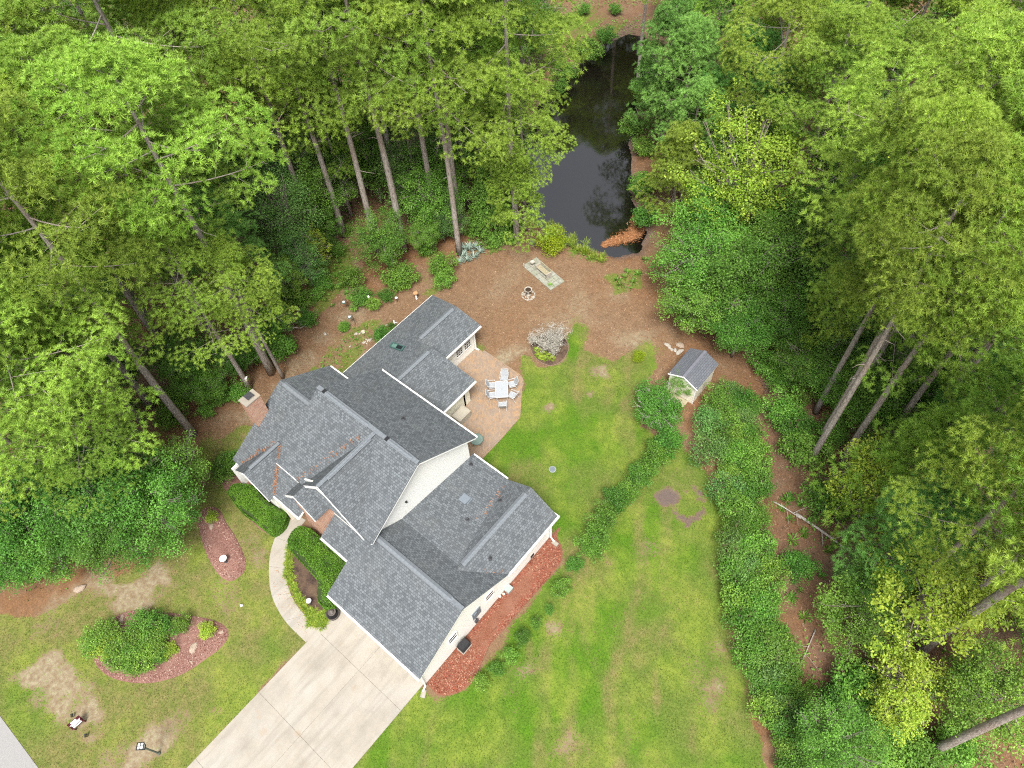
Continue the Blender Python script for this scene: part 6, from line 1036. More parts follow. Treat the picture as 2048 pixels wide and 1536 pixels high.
for kind, x, y, sc, wide, l_, k_, g_ in [('mid',2.42,2.0,0.62,0.85,43,-1,44),('dark',2.68,3.0,0.62,0.85,45,-1,44),('mid',2.73,4.08,0.62,0.85,46,-1,44),('dark',2.71,5.21,0.6,0.85,47,-1,44),('mid',2.78,6.32,0.48,0.85,48,-1,44),('dark',2.87,7.5,0.42,0.85,49,-1,44),('mid',2.66,8.91,0.72,0.85,50,-1,44),('dark',2.43,10.54,0.72,0.85,51,-1,44),('dark',2.49,11.95,1.08,0.85,52,-1,53),('dark',2.22,13.2,1.14,0.85,54,-1,53),('dark',2.02,14.32,1.08,0.85,55,-1,53),('dark',1.99,15.38,1.14,0.85,56,-1,53),('dark',2.16,16.4,1.02,0.85,57,-1,53),('dark',2.15,17.53,1.08,0.85,58,-1,53),('dark',2.17,18.46,1.08,0.85,59,-1,53),('dark',2.11,19.59,1.14,0.85,60,-1,53),('dark',2.05,20.74,1.14,0.85,61,-1,53),('dark',2.28,21.41,0.96,0.85,62,-1,53),('mid',3.18,25.96,1.04,1.04,63,2,64),('blue',3.22,26.92,0.91,0.98,63,4,64),('dark',4.47,26.74,0.93,1.09,63,10,64),('blue',3.54,23.87,1.11,1.07,63,0,64),('mid',4.39,24.99,0.97,1.0,63,5,64),('blue',5.11,25.5,0.94,0.98,63,9,64),('dark',5.09,26.66,0.89,0.98,63,12,64),('dark',4.66,23.48,1.07,1.02,63,3,64),('mid',5.51,23.92,0.92,1.1,63,7,64),('mid',5.99,24.54,0.91,1.09,63,11,64),('blue',4.81,22.24,1.13,1.15,63,1,64),('mid',5.98,22.51,0.93,1.08,63,6,64),('mid',6.17,22.99,1.07,1.02,63,8,64),('mid',6.84,23.75,1.11,1.02,63,13,64),('mid',6.43,21.32,0.92,1.01,65,0,64),('dark',6.77,21.76,0.93,0.98,65,3,64),('mid',7.56,22.49,1.16,0.99,63,14,64),('blue',7.18,20.38,1.1,1.12,65,1,64),('dark',7.92,20.62,1.0,1.12,65,7,64),('dark',8.34,21.51,1.04,1.11,65,11,64),('mid',8.02,19.65,1.1,1.08,65,4,64),('mid',8.67,19.25,0.79,0.96,65,6,64),('mid',9.41,20.04,0.88,0.99,65,12,64),('dark',8.76,18.08,1.01,1.04,65,2,64),('mid',9.31,18.67,1.05,1.05,65,8,64),('mid',9.95,18.57,0.76,1.08,65,10,64),('blue',9.45,17.34,1.12,1.07,65,5,64),('mid',10.15,17.8,1.11,1.1,65,9,64),('dark',10.71,17.69,1.0,1.04,65,13,64),('mid',9.98,16.27,1.03,1.12,66,0,64),('blue',10.76,16.61,1.1,0.95,66,4,64),('mid',11.35,16.88,1.06,1.12,66,10,64),('dark',10.82,15.36,0.92,1.01,66,1,64),('mid',11.52,15.45,1.14,0.99,66,6,64),('mid',11.28,14.52,1.06,1.11,66,2,64),('mid',12.11,14.83,1.2,1.07,66,8,64),('mid',12.35,15.46,1.07,1.0,66,12,64),('dark',12.15,13.8,1.18,1.06,66,3,64),('mid',12.83,13.93,0.95,1.04,66,9,64),('mid',13.4,14.24,0.9,1.04,66,13,64),('mid',12.94,12.8,1.15,0.97,66,5,64),('dark',13.52,13.22,1.17,0.99,66,11,64),('mid',14.19,13.5,1.0,1.11,66,14,64),('mid',13.61,12.13,0.9,1.08,66,7,64),('blue',14.28,12.32,1.13,1.14,67,1,64),('mid',14.93,12.59,1.05,1.01,67,4,64),('dark',14.45,11.58,0.92,1.12,67,0,64),('mid',15.16,11.6,0.92,1.11,67,3,64),('mid',15.78,11.87,0.95,1.03,67,8,64),('mid',15.33,10.71,0.96,1.13,67,2,64),('blue',16.26,10.9,1.16,1.01,67,9,64),('dark',16.39,10.07,1.03,0.96,67,5,64),('mid',16.73,10.42,0.79,1.04,67,10,64),('mid',16.87,9.37,0.85,0.98,67,6,64),('mid',17.4,9.73,0.93,0.96,67,11,64),('blue',17.94,10.18,1.13,1.0,67,13,64),('dark',17.28,8.88,0.91,1.02,67,7,64),('mid',18.05,9.33,0.87,1.08,67,12,64),('dark',8.34,26.66,1.17,1.2,68,4,69),('mid',9.46,25.86,1.18,1.2,68,7,69),('dark',12.26,23.32,1.24,1.2,68,9,69),('dark',12.76,18.77,0.84,1.2,68,6,69),('mid',7.11,29.74,0.7,1.2,68,5,69),('mid',7.09,27.66,1.2,1.2,68,2,69),('dark',10.24,28.15,1.02,1.2,68,10,69),('blue',18.71,12.72,0.86,1.2,70,2,69),('blue',19.09,14.29,1.02,1.2,70,6,69),('dark',17.97,13.7,1.15,1.2,70,1,69),('mid',18.52,14.31,1.25,1.2,70,4,69),('mid',19.9,13.69,1.05,1.2,70,7,69),('mid',18.74,11.51,0.65,1.2,70,0,69),('mid',20.11,12.03,0.99,1.2,70,5,69),('mid',21.08,13.43,1.0,1.2,70,9,69),('mid',20.89,12.07,1.24,1.2,70,8,69),('mid',19.64,10.75,1.18,1.2,70,3,69),('mid',22.13,12.79,1.26,1.2,70,10,69),('mid',23.2,14.56,1.22,1.2,70,11,69),('mid',5.46,30.04,0.85,1.2,68,1,69),('dark',5.86,31.44,0.79,1.2,68,3,69),('mid',4.4,30.58,1.04,1.2,68,0,69),('mid',8.43,30.76,0.7,1.2,68,8,69),('mid',10.27,30.66,0.97,1.2,68,11,69),('mid',-24.65,10.18,1.1,1.2,71,9,72),('mid',-25.86,9.25,1.08,1.2,71,7,72),('mid',-23.77,5.74,0.83,1.2,71,6,72),('mid',-24.56,4.57,0.56,1.2,71,5,72),('mid',-27.27,14.39,0.83,1.2,71,10,72),('mid',-28.46,17.53,0.76,1.2,73,2,72),('dark',-29.18,19.82,0.71,1.2,73,4,72),('mid',-26.72,15.47,0.56,1.2,73,1,72),('mid',-26.89,16.67,0.74,1.2,73,3,72),('mid',-30.27,21.95,0.51,1.2,73,5,72),('dark',-25.39,13.28,0.77,1.2,71,11,72),('mid',-24.42,25.6,0.87,1.2,73,9,72),('mid',-25.42,27.87,0.68,1.2,73,11,72),('mid',-23.21,24.33,0.67,1.2,73,10,72),('mid',-28.62,26.26,0.5,1.2,73,7,72),('dark',-23.49,17.28,0.84,1.2,71,12,72),('dark',-22.3,18.85,0.55,1.2,71,13,72),('mid',-22.49,20.7,1.08,1.2,73,8,72),('mid',-26.87,2.77,0.98,1.2,71,3,72),('mid',-28.98,1.67,0.64,1.2,71,1,72),('mid',-29.01,0.01,0.88,1.2,71,0,72),('mid',-26.0,1.31,1.0,1.2,71,2,72),('mid',-24.72,3.37,0.58,1.2,71,4,72),('mid',-25.69,18.26,0.92,1.2,73,6,72),('mid',-20.69,23.43,1.05,1.2,73,12,72),('mid',-19.64,22.87,0.75,1.2,73,13,72),('mid',-28.95,13.77,0.84,1.2,73,0,72),('mid',-27.87,11.37,0.63,1.2,71,8,72),('dark',-31.39,52.11,0.78,1.2,74,1,75),('mid',-28.96,50.6,1.0,1.2,74,3,75),('dark',-28.07,48.63,0.76,1.2,74,2,75),('mid',-21.72,52.67,0.82,1.2,74,8,75),('dark',-18.21,47.5,1.22,1.2,74,9,75),('mid',-16.05,45.5,0.91,1.2,74,11,75),('mid',-13.38,40.77,1.17,1.2,74,10,75),('mid',-19.85,52.02,1.15,1.2,74,14,75),('mid',-35.28,56.25,1.1,1.2,74,0,75),('mid',-29.03,54.88,1.22,1.2,74,5,75),('dark',-29.69,58.41,0.95,1.2,74,6,75),('dark',-10.97,37.93,1.11,1.2,74,12,75),('mid',-34.64,61.6,0.72,1.2,74,4,75),('dark',-31.97,63.45,0.73,1.2,74,7,75),('mid',-24.09,58.38,1.02,1.2,74,13,75),('dark',-21.75,55.74,1.15,1.2,74,15,75),('chart',-15.18,31.04,1.55,1.15,76,-1,77),('chart',-3.39,25.85,0.72,0.95,78,-1,77),('mid',-22.6,14.7,0.45,1.0,79,-1,77),('mid',-22.25,17.59,0.7,0.8,80,-1,77),('dark',-19.81,15.94,0.6,1.2,81,-1,77),('dark',-19.57,16.97,0.45,1.0,82,-1,77),('mid',-16.39,-9.93,0.75,1.15,83,3,84),('mid',-16.36,-10.36,0.75,1.15,83,1,84),('lime',-15.79,-10.36,0.7,1.15,83,2,84),('lime',-15.11,-10.27,0.6,1.15,83,4,84),('mid',-14.91,-9.87,0.75,1.15,83,5,84),('mid',-14.3,-10.06,0.7,1.15,83,6,84),('mid',-14.73,-9.04,0.85,1.15,83,7,84),('mid',-14.11,-9.34,0.8,1.15,83,9,84),('mid',-13.65,-9.75,0.7,1.15,83,8,84),('mid',-14.81,-8.18,0.85,1.15,83,10,84),('mid',-14.01,-8.46,0.8,1.15,83,12,84),('mid',-13.39,-8.98,0.75,1.15,83,11,84),('mid',-13.34,-8.38,0.7,1.15,83,13,84),('dark',-14.08,-7.59,0.8,1.15,83,15,84),('mid',-16.3,-10.66,0.6,1.15,83,0,84),('mid',-12.85,-8.71,0.5,1.15,83,14,84),('mid',-13.31,-6.81,0.6,1.0,85,-1,86),('lime',-12.73,-8.09,0.5,1.0,87,-1,86),('lime',-11.9,-5.99,0.55,1.0,88,-1,86),('lime',-17.63,-1.39,0.5,0.9,89,-1,86),('dark',-19.72,1.23,0.95,1.0,90,-1,86),('dark',-19.81,1.88,0.9,1.0,91,-1,86)]:
    label, group = lab(l_, k_), grp(g_)
    P = SHRUB[kind]; place(P[rng.randrange(len(P))], x, y, 0, rng.random()*6.28, sc, 'shrub', label, 'shrub', group, wide)
for L in (PINES, YOUNG, [CONE], *BROAD.values(), *SHRUB.values()):
    for p in L:
        if p not in PROTO_USED:
            for ch in list(p.children): bpy.data.objects.remove(ch)
            bpy.data.objects.remove(p)
# clipped hedges: an added solid dark core blocks see-through, leaves all over it
def hedge(poly, h, label, seed, n=30000, size=.085, mat='hedge'):
    root = empty('hedge', (*np.mean(poly, 0), 0), 0, 1, label, 'hedge'); ox, oy = np.mean(poly, 0)
    P = resample(list(poly)+[poly[0]], 41)[:-1]-[ox, oy]; r = np.random.RandomState(seed); m = MB(); k = len(P)
    for s, z in ((.93, .05), (.93, h*.78), (.86, h*.9)): m.v += [(x*s, y*s, z) for x, y in P]
    for a in range(2): m.f += [(a*k+i, a*k+(i+1)%k, (a+1)*k+(i+1)%k, (a+1)*k+i) for i in range(k)]
    m.f.append(tuple(range(2*k, 3*k))); m.m = [0]*len(m.f)
    m.build('branches', plain('hedge_core_dark', (.03,.05,.012), .9), root)  # closed core mesh, dark green, added to fill the hedge's inside
    Q = [tuple(p) for p in P]; X, Y = scatter_in(Q, n, seed+1, -.02); d = sdist(Q, X, Y); top = h*(1-.22*sst(.35, 0, d)) + (fbm(X, Y, .45, seed)-.5)*.30
    f = Fol(); nt = len(X); pos = np.stack([X, Y, top-.16*r.rand(nt)+.05], 1); tint = np.stack([fbm(X, Y, .9, seed+3)*.8+.5*r.rand(nt)-.15, .25+.5*r.rand(nt)], 1); leaves(f, pos, r, size, .35, tint, .55)
    s = r.rand(n//2)*k; i = s.astype(int) % k; t = (s-np.floor(s))[:,None]; e = P[i]*(1-t)+P[(i+1)%k]*t; z = h*.85*r.rand(n//2)**.8
    out = unit(e); pos = np.concatenate([e-out*.06*r.rand(n//2, 1), z[:,None]], 1); leaves(f, pos, r, size, .1, np.stack([.35*r.rand(n//2)+.2, .25+.5*r.rand(n//2)], 1), .55, nbias=np.concatenate([out*2, 0*out[:,:1]], 1))
    link(bpy.data.objects.new('foliage', f.mesh('foliage', M[mat])), root)
for poly, h, label in [([(-18.03, 0.29), (-18.09, 1.02), (-17.1, 1.61), (-15.68, 1.5), (-14.58, 1.63), (-13.99, 1.82), (-13.49, 1.4), (-13.36, 0.78), (-13.5, 0.31), (-14.08, 0.2), (-15.16, 0.15), (-16.43, 0.06)], 0.95, 'long clipped hedge below the left front gable'), ([(-12.37, 0.67), (-12.58, 1.31), (-12.35, 1.8), (-11.44, 2.04), (-9.79, 1.95), (-8.39, 2.05), (-8.11, 1.27), (-7.64, 0.34), (-6.94, -0.3), (-7.28, -0.73), (-8.04, -0.71), (-8.66, 0.0), (-9.59, 0.16), (-10.84, 0.25), (-11.82, 0.33)], 0.95, 'thick clipped hedge between the curved walk bed and the garage')]: hedge(poly, h, label, int(abs(poly[0][0]*10)))
# strappy plants
bl = {'lily': [make_blades(71+i, 46, .34, .012, 'lily', .8) for i in range(2)], 'agave': [make_blades(75+i, 34, .62, .03, 'agave', .75, .5, .05) for i in range(2)], 'fern': [make_blades(78, 60, .5, .02, 'leaf_mid', .8)], 'yucca': [make_blades(80, 60, .42, .014, 'agave', 1.0, .3, .05)], 'hosta': [make_blades(82, 46, .30, .05, 'lily', .8, .9, .08)], 'weed': [make_blades(84+i, 40, .38, .022, 'leaf_mid', .9, .6, .15) for i in range(2)], 'reed': [make_blades(88, 60, .55, .012, 'lily', 1.1, .4, .2)]}
names = {'lily': 'border_grass_clump', 'agave': 'spiky_agave', 'fern': 'fern', 'yucca': 'yucca', 'hosta': 'hosta', 'weed': 'weed_clump', 'reed': 'reed_clump'}
for kind, x, y, sc, l_, k_, g_ in [('lily',-12.21,0.42,0.97,92,-1,93),('lily',-12.21,0.4,0.97,92,-1,93),('lily',-12.06,0.36,0.83,92,-1,93),('lily',-12.03,0.28,0.7,92,-1,93),('lily',-12.03,0.13,0.83,92,-1,93),('lily',-11.8,0.06,0.83,92,-1,93),('lily',-11.84,0.06,0.88,92,-1,93),('lily',-11.81,-0.08,0.97,92,-1,93),('lily',-11.63,-0.06,0.7,92,-1,93),('lily',-11.67,-0.34,0.77,92,-1,93),('lily',-11.42,-0.29,1.09,92,-1,93),('lily',-11.41,-0.29,1.09,92,-1,93),('lily',-11.17,-0.4,1.03,92,-1,93),('lily',-11.28,-0.47,1.05,92,-1,93),('lily',-11.13,-0.49,1.02,92,-1,93),('lily',-11.15,-0.72,0.82,92,-1,93),('lily',-11.05,-0.79,1.02,92,-1,93),('lily',-10.93,-0.84,0.93,92,-1,93),('lily',-10.7,-0.69,0.73,92,-1,93),('lily',-10.52,-0.77,1.0,92,-1,93),('lily',-10.67,-0.87,0.76,92,-1,93),('lily',-10.52,-0.95,0.82,92,-1,93),('lily',-10.5,-1.06,0.97,92,-1,93),('lily',-10.16,-1.06,1.07,92,-1,93),('lily',-10.05,-0.96,0.71,92,-1,93),('lily',-9.97,-1.15,1.0,92,-1,93),('lily',-9.84,-1.12,0.83,92,-1,93),('lily',-9.79,-1.22,0.8,92,-1,93),('lily',-9.45,-1.23,0.81,92,-1,93),('lily',-9.49,-1.32,1.05,92,-1,93),('lily',-9.43,-1.33,0.96,92,-1,93),('lily',-9.38,-1.37,0.71,92,-1,93),('lily',-9.18,-1.29,0.86,92,-1,93),('lily',-9.23,-1.43,0.83,92,-1,93),('lily',-9.11,-1.42,1.09,92,-1,93),('lily',-8.9,-1.4,0.97,92,-1,93),('lily',-8.77,-1.43,0.75,92,-1,93),('lily',-8.6,-1.48,1.02,92,-1,93),('lily',-8.58,-1.41,0.9,92,-1,93),('lily',-8.54,-1.5,0.78,92,-1,93),('lily',-8.21,-1.41,0.98,92,-1,93),('lily',-8.2,-1.5,0.77,92,-1,93),('lily',-8.03,-1.57,1.07,92,-1,93),('lily',-7.99,-1.6,1.04,92,-1,93),('lily',-7.75,-1.63,0.75,92,-1,93),('lily',-7.51,-1.55,0.86,92,-1,93),('lily',-7.4,-1.55,0.78,92,-1,93),('lily',-7.3,-1.47,0.86,92,-1,93),('lily',-7.28,-1.65,0.87,92,-1,93),('lily',-7.27,-1.64,0.94,92,-1,93),('lily',-7.3,-1.61,0.71,92,-1,93),('lily',-7.01,-1.44,0.74,92,-1,93),('lily',-6.98,-1.63,1.06,92,-1,93),('lily',-6.95,-1.41,0.98,92,-1,93),('lily',-7.0,-1.48,0.71,92,-1,93),('lily',-7.11,-1.43,0.88,92,-1,93),('lily',-7.12,-1.28,0.83,92,-1,93),('lily',-7.06,-1.19,0.89,92,-1,93),('lily',-7.11,-1.1,0.95,92,-1,93),('lily',-7.12,-1.13,1.1,92,-1,93),('lily',-7.26,-1.11,0.73,92,-1,93),('lily',-7.46,-1.23,1.06,92,-1,93),('lily',-7.6,-1.31,0.82,92,-1,93),('lily',-7.51,-1.17,1.0,92,-1,93),('lily',-7.37,-1.31,0.99,92,-1,93),('lily',-7.51,-1.84,0.64,92,-1,93),('lily',-6.93,-1.41,0.68,92,-1,93),('lily',-7.56,-1.37,0.9,92,-1,93),('lily',-7.56,-1.97,0.92,92,-1,93),('lily',-7.27,-1.11,0.93,92,-1,93),('lily',-7.29,-1.47,0.64,92,-1,93),('lily',-7.78,-1.78,0.91,92,-1,93),('lily',-7.23,-1.34,0.61,92,-1,93),('lily',-7.9,-1.33,0.76,92,-1,93),('lily',-8.16,-1.44,0.93,92,-1,93),('lily',-7.25,-1.52,0.6,92,-1,93),('lily',-7.61,-1.87,0.79,92,-1,93),('lily',-7.48,-0.96,0.87,92,-1,93),('lily',-7.57,-1.63,0.99,92,-1,93),('lily',-7.8,-1.53,0.69,92,-1,93),('lily',-7.47,-1.09,0.85,92,-1,93),('lily',-8.16,-1.51,0.93,92,-1,93),('lily',-7.08,-1.36,0.71,92,-1,93),('lily',-8.0,-1.21,0.92,92,-1,93),('lily',-7.52,-1.28,0.96,92,-1,93),('lily',-7.51,-1.03,0.76,92,-1,93),('lily',-8.1,-1.49,0.77,92,-1,93),('lily',-7.38,-1.51,0.86,92,-1,93),('lily',-8.06,-1.36,0.9,92,-1,93),('lily',-7.64,-1.86,0.87,92,-1,93),('lily',-7.82,-1.64,0.93,92,-1,93),('lily',-7.27,-1.71,0.87,92,-1,93),('lily',-8.16,-1.34,0.86,92,-1,93),('lily',-7.71,-1.7,0.98,92,-1,93),('agave',-20.67,26.02,1.1700000000000002,94,-1,95),('agave',-20.64,26.9,1.35,94,-1,95),('agave',-20.22,27.36,1.1700000000000002,94,-1,95),('agave',-20.04,25.93,1.08,94,-1,95),('agave',-19.79,27.19,0.9900000000000001,94,-1,95),('agave',-20.34,25.35,0.9900000000000001,94,-1,95),('agave',-19.81,26.46,1.08,94,-1,95),('agave',-21.05,26.74,0.9900000000000001,94,-1,95),('yucca',-16.9,30.52,1.2,96,-1,-1),('hosta',-9.39,21.77,1.0,97,-1,98),('hosta',-9.04,21.8,1.0,97,-1,98),('hosta',-8.76,21.91,1.0,97,-1,98),('hosta',-8.75,22.26,1.0,97,-1,98),('hosta',-9.16,22.18,1.0,97,-1,98),('hosta',-9.79,22.16,1.0,97,-1,98),('hosta',-8.41,22.18,1.0,97,-1,98),('weed',-12.92,27.77,0.7,99,-1,-1),('weed',-8.82,32.03,1.0,100,-1,101),('weed',-8.67,31.14,1.0,100,-1,101),('weed',-8.05,31.94,1.0,100,-1,101),('weed',-8.25,32.93,1.0,100,-1,101),('weed',-9.13,31.45,1.0,100,-1,101),('weed',-8.64,34.56,1.0,100,-1,101),('weed',-8.97,32.59,1.0,100,-1,101),('reed',-12.91,32.12,0.65,102,-1,103),('reed',-13.0,32.35,0.83,102,-1,103),('reed',-11.57,32.74,0.63,102,-1,103),('reed',-16.18,33.29,0.83,102,-1,103),('reed',-17.13,33.28,0.9,102,-1,103),('reed',-15.67,32.82,0.67,102,-1,103),('reed',-12.87,32.43,1.0,102,-1,103),('reed',-16.52,32.28,1.08,102,-1,103),('reed',-12.9,32.43,0.66,102,-1,103),('reed',-14.43,32.28,0.68,102,-1,103),('reed',-11.3,32.3,1.09,102,-1,103),('reed',-12.32,32.6,0.84,102,-1,103),('reed',-12.07,32.35,0.66,102,-1,103),('reed',-14.32,32.82,0.66,102,-1,103),('reed',-14.77,32.43,0.78,102,-1,103),('reed',-12.22,32.1,0.9,102,-1,103),('reed',-14.1,32.31,1.06,102,-1,103),('reed',-14.72,32.6,1.06,102,-1,103),('reed',-15.95,32.52,0.89,102,-1,103),('reed',-14.65,32.44,0.77,102,-1,103),('reed',-14.33,32.51,0.92,102,-1,103),('reed',-15.15,32.12,0.63,102,-1,103),('reed',-11.88,32.51,0.73,102,-1,103),('reed',-16.31,32.64,1.02,102,-1,103),('reed',-13.44,33.11,1.09,102,-1,103),('reed',-11.53,32.8,0.89,102,-1,103),('reed',-16.49,32.5,0.73,102,-1,103),('reed',-13.26,32.53,0.88,102,-1,103),('reed',-13.3,32.21,1.05,102,-1,103),('reed',-13.07,32.61,0.85,102,-1,103),('reed',-13.61,32.18,1.06,102,-1,103),('reed',-11.39,32.38,0.77,102,-1,103),('reed',-14.89,32.31,0.6,102,-1,103),('reed',-12.96,32.22,0.67,102,-1,103),('reed',-17.29,32.81,1.04,102,-1,103),('reed',-12.9,32.49,0.94,102,-1,103),('reed',-14.77,33.04,0.96,102,-1,103),('reed',-14.57,33.09,0.61,102,-1,103),('reed',-16.04,32.74,1.02,102,-1,103),('reed',-16.62,33.25,0.76,102,-1,103),('weed',-28.35,19.27,1.15,104,-1,105),('weed',-29.89,16.87,0.93,104,-1,105),('weed',-26.13,18.27,1.13,104,-1,105),('weed',-27.72,19.02,0.66,104,-1,105),('weed',-26.05,15.77,0.83,104,-1,105),('weed',-27.31,18.2,0.66,104,-1,105),('weed',-30.51,17.11,0.97,104,-1,105),('weed',-26.75,15.44,0.95,104,-1,105),('weed',-29.92,17.7,0.68,104,-1,105),('weed',-27.73,15.05,1.0,104,-1,105),('weed',-26.41,18.4,0.85,104,-1,105),('weed',-27.3,18.16,0.75,104,-1,105),('weed',-25.58,17.67,0.6,104,-1,105),('weed',-25.2,15.75,0.73,104,-1,105),('weed',-27.98,17.3,1.06,104,-1,105),('weed',-27.48,15.32,1.01,104,-1,105),('weed',-27.34,16.21,1.13,104,-1,105),('weed',-29.48,16.48,0.81,104,-1,105),('weed',-26.79,15.92,0.76,104,-1,105),('weed',-27.14,18.16,0.71,104,-1,105),('weed',-27.2,14.33,1.02,104,-1,105),('weed',-28.26,16.19,1.14,104,-1,105),('weed',-27.81,16.78,0.92,104,-1,105),('weed',-28.5,17.92,0.76,104,-1,105),('weed',-27.31,16.69,0.9,104,-1,105),('weed',-25.21,17.39,0.95,104,-1,105),('weed',-27.96,18.56,0.78,104,-1,105),('weed',-26.15,17.36,1.18,104,-1,105),('weed',-27.17,14.41,0.78,104,-1,105),('weed',-27.36,18.57,0.72,104,-1,105),('weed',10.18,22.66,1.13,106,-1,107),('weed',10.69,28.29,1.17,106,-1,107),('weed',12.24,19.63,0.67,106,-1,107),('weed',10.16,21.67,0.93,106,-1,107),('weed',16.41,13.36,0.82,106,-1,107),('weed',10.34,25.37,0.89,106,-1,107),('weed',8.4,26.89,0.97,106,-1,107),('weed',13.59,20.93,1.03,106,-1,107),('weed',11.67,20.23,1.26,106,-1,107),('weed',12.55,24.89,0.63,106,-1,107),('weed',10.89,21.39,0.93,106,-1,107),('weed',16.41,12.19,0.69,106,-1,107),('weed',14.14,14.33,0.77,106,-1,107),('weed',10.87,22.66,0.93,106,-1,107),('weed',15.31,11.6,0.8,106,-1,107),('weed',17.95,13.02,1.12,106,-1,107),('weed',13.29,16.96,1.15,106,-1,107),('weed',13.45,18.82,1.11,106,-1,107),('weed',15.88,11.8,0.65,106,-1,107),('weed',15.89,17.36,0.78,106,-1,107),('weed',16.91,13.18,1.23,106,-1,107),('weed',16.37,13.09,0.93,106,-1,107),('weed',13.54,17.66,0.74,106,-1,107),('weed',13.96,14.99,1.07,106,-1,107),('weed',15.73,13.31,1.03,106,-1,107),('weed',12.09,26.15,0.85,106,-1,107),('weed',17.29,13.18,0.73,106,-1,107),('weed',12.98,24.28,0.78,106,-1,107),('weed',10.17,22.38,1.27,106,-1,107),('weed',13.73,21.35,0.88,106,-1,107),('weed',17.24,13.83,0.9,106,-1,107),('weed',16.46,17.15,1.24,106,-1,107),('weed',14.81,19.94,1.28,106,-1,107),('weed',10.14,29.15,0.82,106,-1,107),('weed',12.69,16.18,1.11,106,-1,107),('weed',15.83,17.76,0.62,106,-1,107),('weed',15.31,13.13,0.83,106,-1,107),('weed',11.95,22.6,0.65,106,-1,107),('weed',13.32,23.3,1.05,106,-1,107),('weed',12.54,24.47,0.85,106,-1,107),('weed',14.41,16.4,1.15,106,-1,107),('weed',11.09,26.55,1.04,106,-1,107),('weed',14.14,19.25,0.86,106,-1,107),('weed',16.97,12.14,1.05,106,-1,107),('weed',11.98,21.0,1.24,106,-1,107),('weed',12.39,25.78,0.7,106,-1,107)]:
    label, group = lab(l_, k_), grp(g_)
    o = link(bpy.data.objects.new(names[kind], bl[kind][rng.randrange(len(bl[kind]))])); o.location = (x, y, .02); o.rotation_euler = (0, 0, rng.random()*6.28); o.scale = (sc, sc, sc); tag(o, label, names[kind].replace('_', ' '), group)
# rusty pine needles lodged in the roof valleys
def valley(a, b, w, n, seed):
    r = np.random.RandomState(seed); t = r.rand(n)[:,None]; p = np.array(a)*(1-t)+np.array(b)*t + r.randn(n, 3)*np.array([w, w, .0]); return p
pv = np.concatenate([valley((-11.9,3.1,5.52),(-9.6,6.9,8.1),.10,170,1)+[-.16,0,-.02], valley((-14.35,1.95,2.52),(-15.9,4.2,3.83),.06,220,2), valley((-17.6,1.95,2.52),(-16.2,4.2,3.83),.09,110,3)+[-.1,0,0], valley((-14.1,3.4,3.4),(-14.1,4.6,4.1),.07,120,4), valley((-2.9,8.2,3.28),(-3.4,10.8,2.96),.12,50,5), valley((-1.5,5.5,3.72),(.1,6.9,2.85),.10,24,6)])
o = chips('needle_litter', pv[:,0], pv[:,1], pv[:,2]+.05, .16, [(.30,.14,.07), (.22,.09,.045), (.38,.20,.11)], 7, .16, .5); o.parent = house
# bleached dead shrub, brush piles, fallen logs
def twig_tree(name, seed, H, R, n, label, cat, mat='dead', rt=.06, lichen=True, flat=False):
    r = np.random.RandomState(seed); root = empty(name, (0,0,0), 0, 1, label, cat); m = MB()
    tips = []
    for i in range(n):
        a = r.rand()*6.283; q = R*(r.rand()**.55); h = H*(.45+.55*r.rand())*(1-.35*(q/R)**2) if not flat else H*r.rand(); e = np.array([q*math.cos(a), q*math.sin(a), h]); s = np.array([.1*r.randn(), .1*r.randn(), 0]) if not flat else np.array([R*.8*r.randn()*.6, R*.8*r.randn()*.6, H*.5*r.rand()])
        C = curve(s, e, [.15*r.randn(), .15*r.randn(), .15*H*(0 if flat else 1)], 5); m.tube(C, list(np.linspace(rt*(.35+.5*r.rand()), .012, 5)), 5, cap=False); tips.append(C)
    m.build('branches', M[mat], root, True); f = Fol(); m2 = MB()
    for C in tips:
        for w in range(9 if not flat else 3):
            k = 2+r.randint(3); p = C[k]; dd = unit(unit(r.randn(3)+[0, 0, .5])+unit(C[4]-C[0])*.6); L = (.25+.35*r.rand()); m2.tube([p, p+dd*L*.5+r.randn(3)*.03, p+dd*L+r.randn(3)*.08], [.013, .010, .006], 4, cap=False)
            if lichen: c = p+dd*L*r.rand(); leaves(f, c+r.randn(26, 3)*.10, r, .07, .1, None, .3)
    m2.build('twigs', M[mat], root)
    if lichen: link(bpy.data.objects.new('lichen', f.mesh('lichen', M['twig'])), root)
    return root
o = twig_tree('dead_shrub', 5, 1.75, 1.35, 42, 'bleached grey bare shrub in the round edged bed on the back lawn', 'shrub'); o.location = (*IT['dead'], 0)
o = twig_tree('brush_pile', 6, .6, 1.1, 46, 'tangled pile of cut brown branches near the shed by the shrubs', 'brush pile', 'deadbrown', .05, False, True); o.location = (*IT['brush'], 0)
o = twig_tree('dead_branch', 7, 1.3, 1.0, 12, 'bleached forked dead branch on the straw left of the house', 'dead branch', 'dead', .05, False, True); o.location = (*IT['deadbranch'], .1)
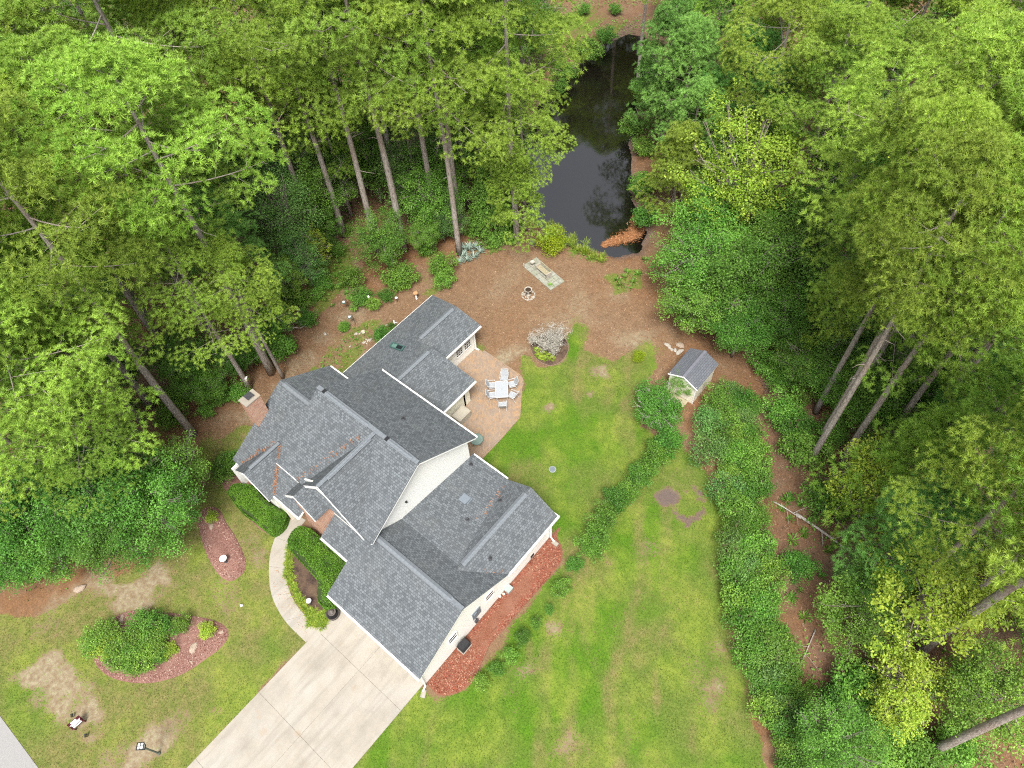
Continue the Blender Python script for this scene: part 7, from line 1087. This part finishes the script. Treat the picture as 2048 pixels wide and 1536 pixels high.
for i, (x0, y0, x1, y1, rr_, z, mt, lab) in enumerate([(11.02, 21.84, 14.6, 21.55, 0.1, 0.2, 'dead', 'long pale fallen log across the right straw clearing'), (19.25, 14.1, 19.85, 15.24, 0.16, 0.25, 'dead', 'short broken pale log pointing at the yellow saplings'), (22.6, 14.79, 23.51, 16.79, 0.12, 0.2, 'deadbrown', 'broken brown log near the bottom right trunk'), (9.53, 21.75, 11.42, 21.72, 0.05, 0.15, 'dead', 'thin dead pole leaning in the right thicket'), (15.23, 16.12, 15.47, 13.85, 0.04, 0.1, 'dead', 'thin stick on the straw below the round green tree')]):
    m = MB(); c = curve((0,0,z), (x1-x0,y1-y0,z+.05), (.1*(i%3-1), .08, .04), 7); m.tube(c, list(np.linspace(rr_, rr_*.6, 7)), 8)
    d_ = unit(c[-1]-c[0]); s_ = np.cross(d_, [0,0,1])
    for q, L in ((.5,.9),(.7,-.8),(.85,.6)): p = c[0]*(1-q)+c[-1]*q; m.tube([p, p+s_*L*.5+d_*.3*abs(L)+[0,0,.15], p+s_*L+d_*.6*abs(L)+[0,0,.2]], [rr_*.4, rr_*.3, .01], 5, cap=False)
    o = m.build('fallen_log', M[mt], None, True); o.location = (x0, y0, 0); tag(o, lab, 'log', 'fallen logs in the woods')
# low green undergrowth in the woods: a sea of leaves nobody could count
r = np.random.RandomState(55); n = 300000; X = -75+125*r.rand(n); Y = -12+100*r.rand(n)
o_ = sdist(OPEN_STRAW, X, Y); lf = np.maximum(sdist(LAWN_FRONT, X, Y), sdist(LAWN_BACK, X, Y)); pd = sdist(POND, X, Y)
dens = .75*sst(.35, .62, fbm(X, Y, 3.5, 91)) * sst(.3, -2.5, o_)
for q in MOSSY: dens = np.maximum(dens, .8*sst(-.2, .8, sdist(q, X, Y)))
k = (r.rand(n) < dens) & (lf < -.4) & (pd < -.2) & ~((X > -19) & (X < 2) & (Y > -1) & (Y < 20.3))
X, Y = X[k], Y[k]; f = Fol(); hue = fbm(X, Y, 2.0, 95)
leaves(f, np.stack([X, Y, ground_z(X, Y)+.03+.4*r.rand(len(X))**2], 1), r, .17, .8, np.stack([hue*1.1+.4*r.rand(len(X))-.3, .2+.5*r.rand(len(X))], 1))
tag(link(bpy.data.objects.new('undergrowth', f.mesh('undergrowth', M['leaf_mid']))), kind='stuff')
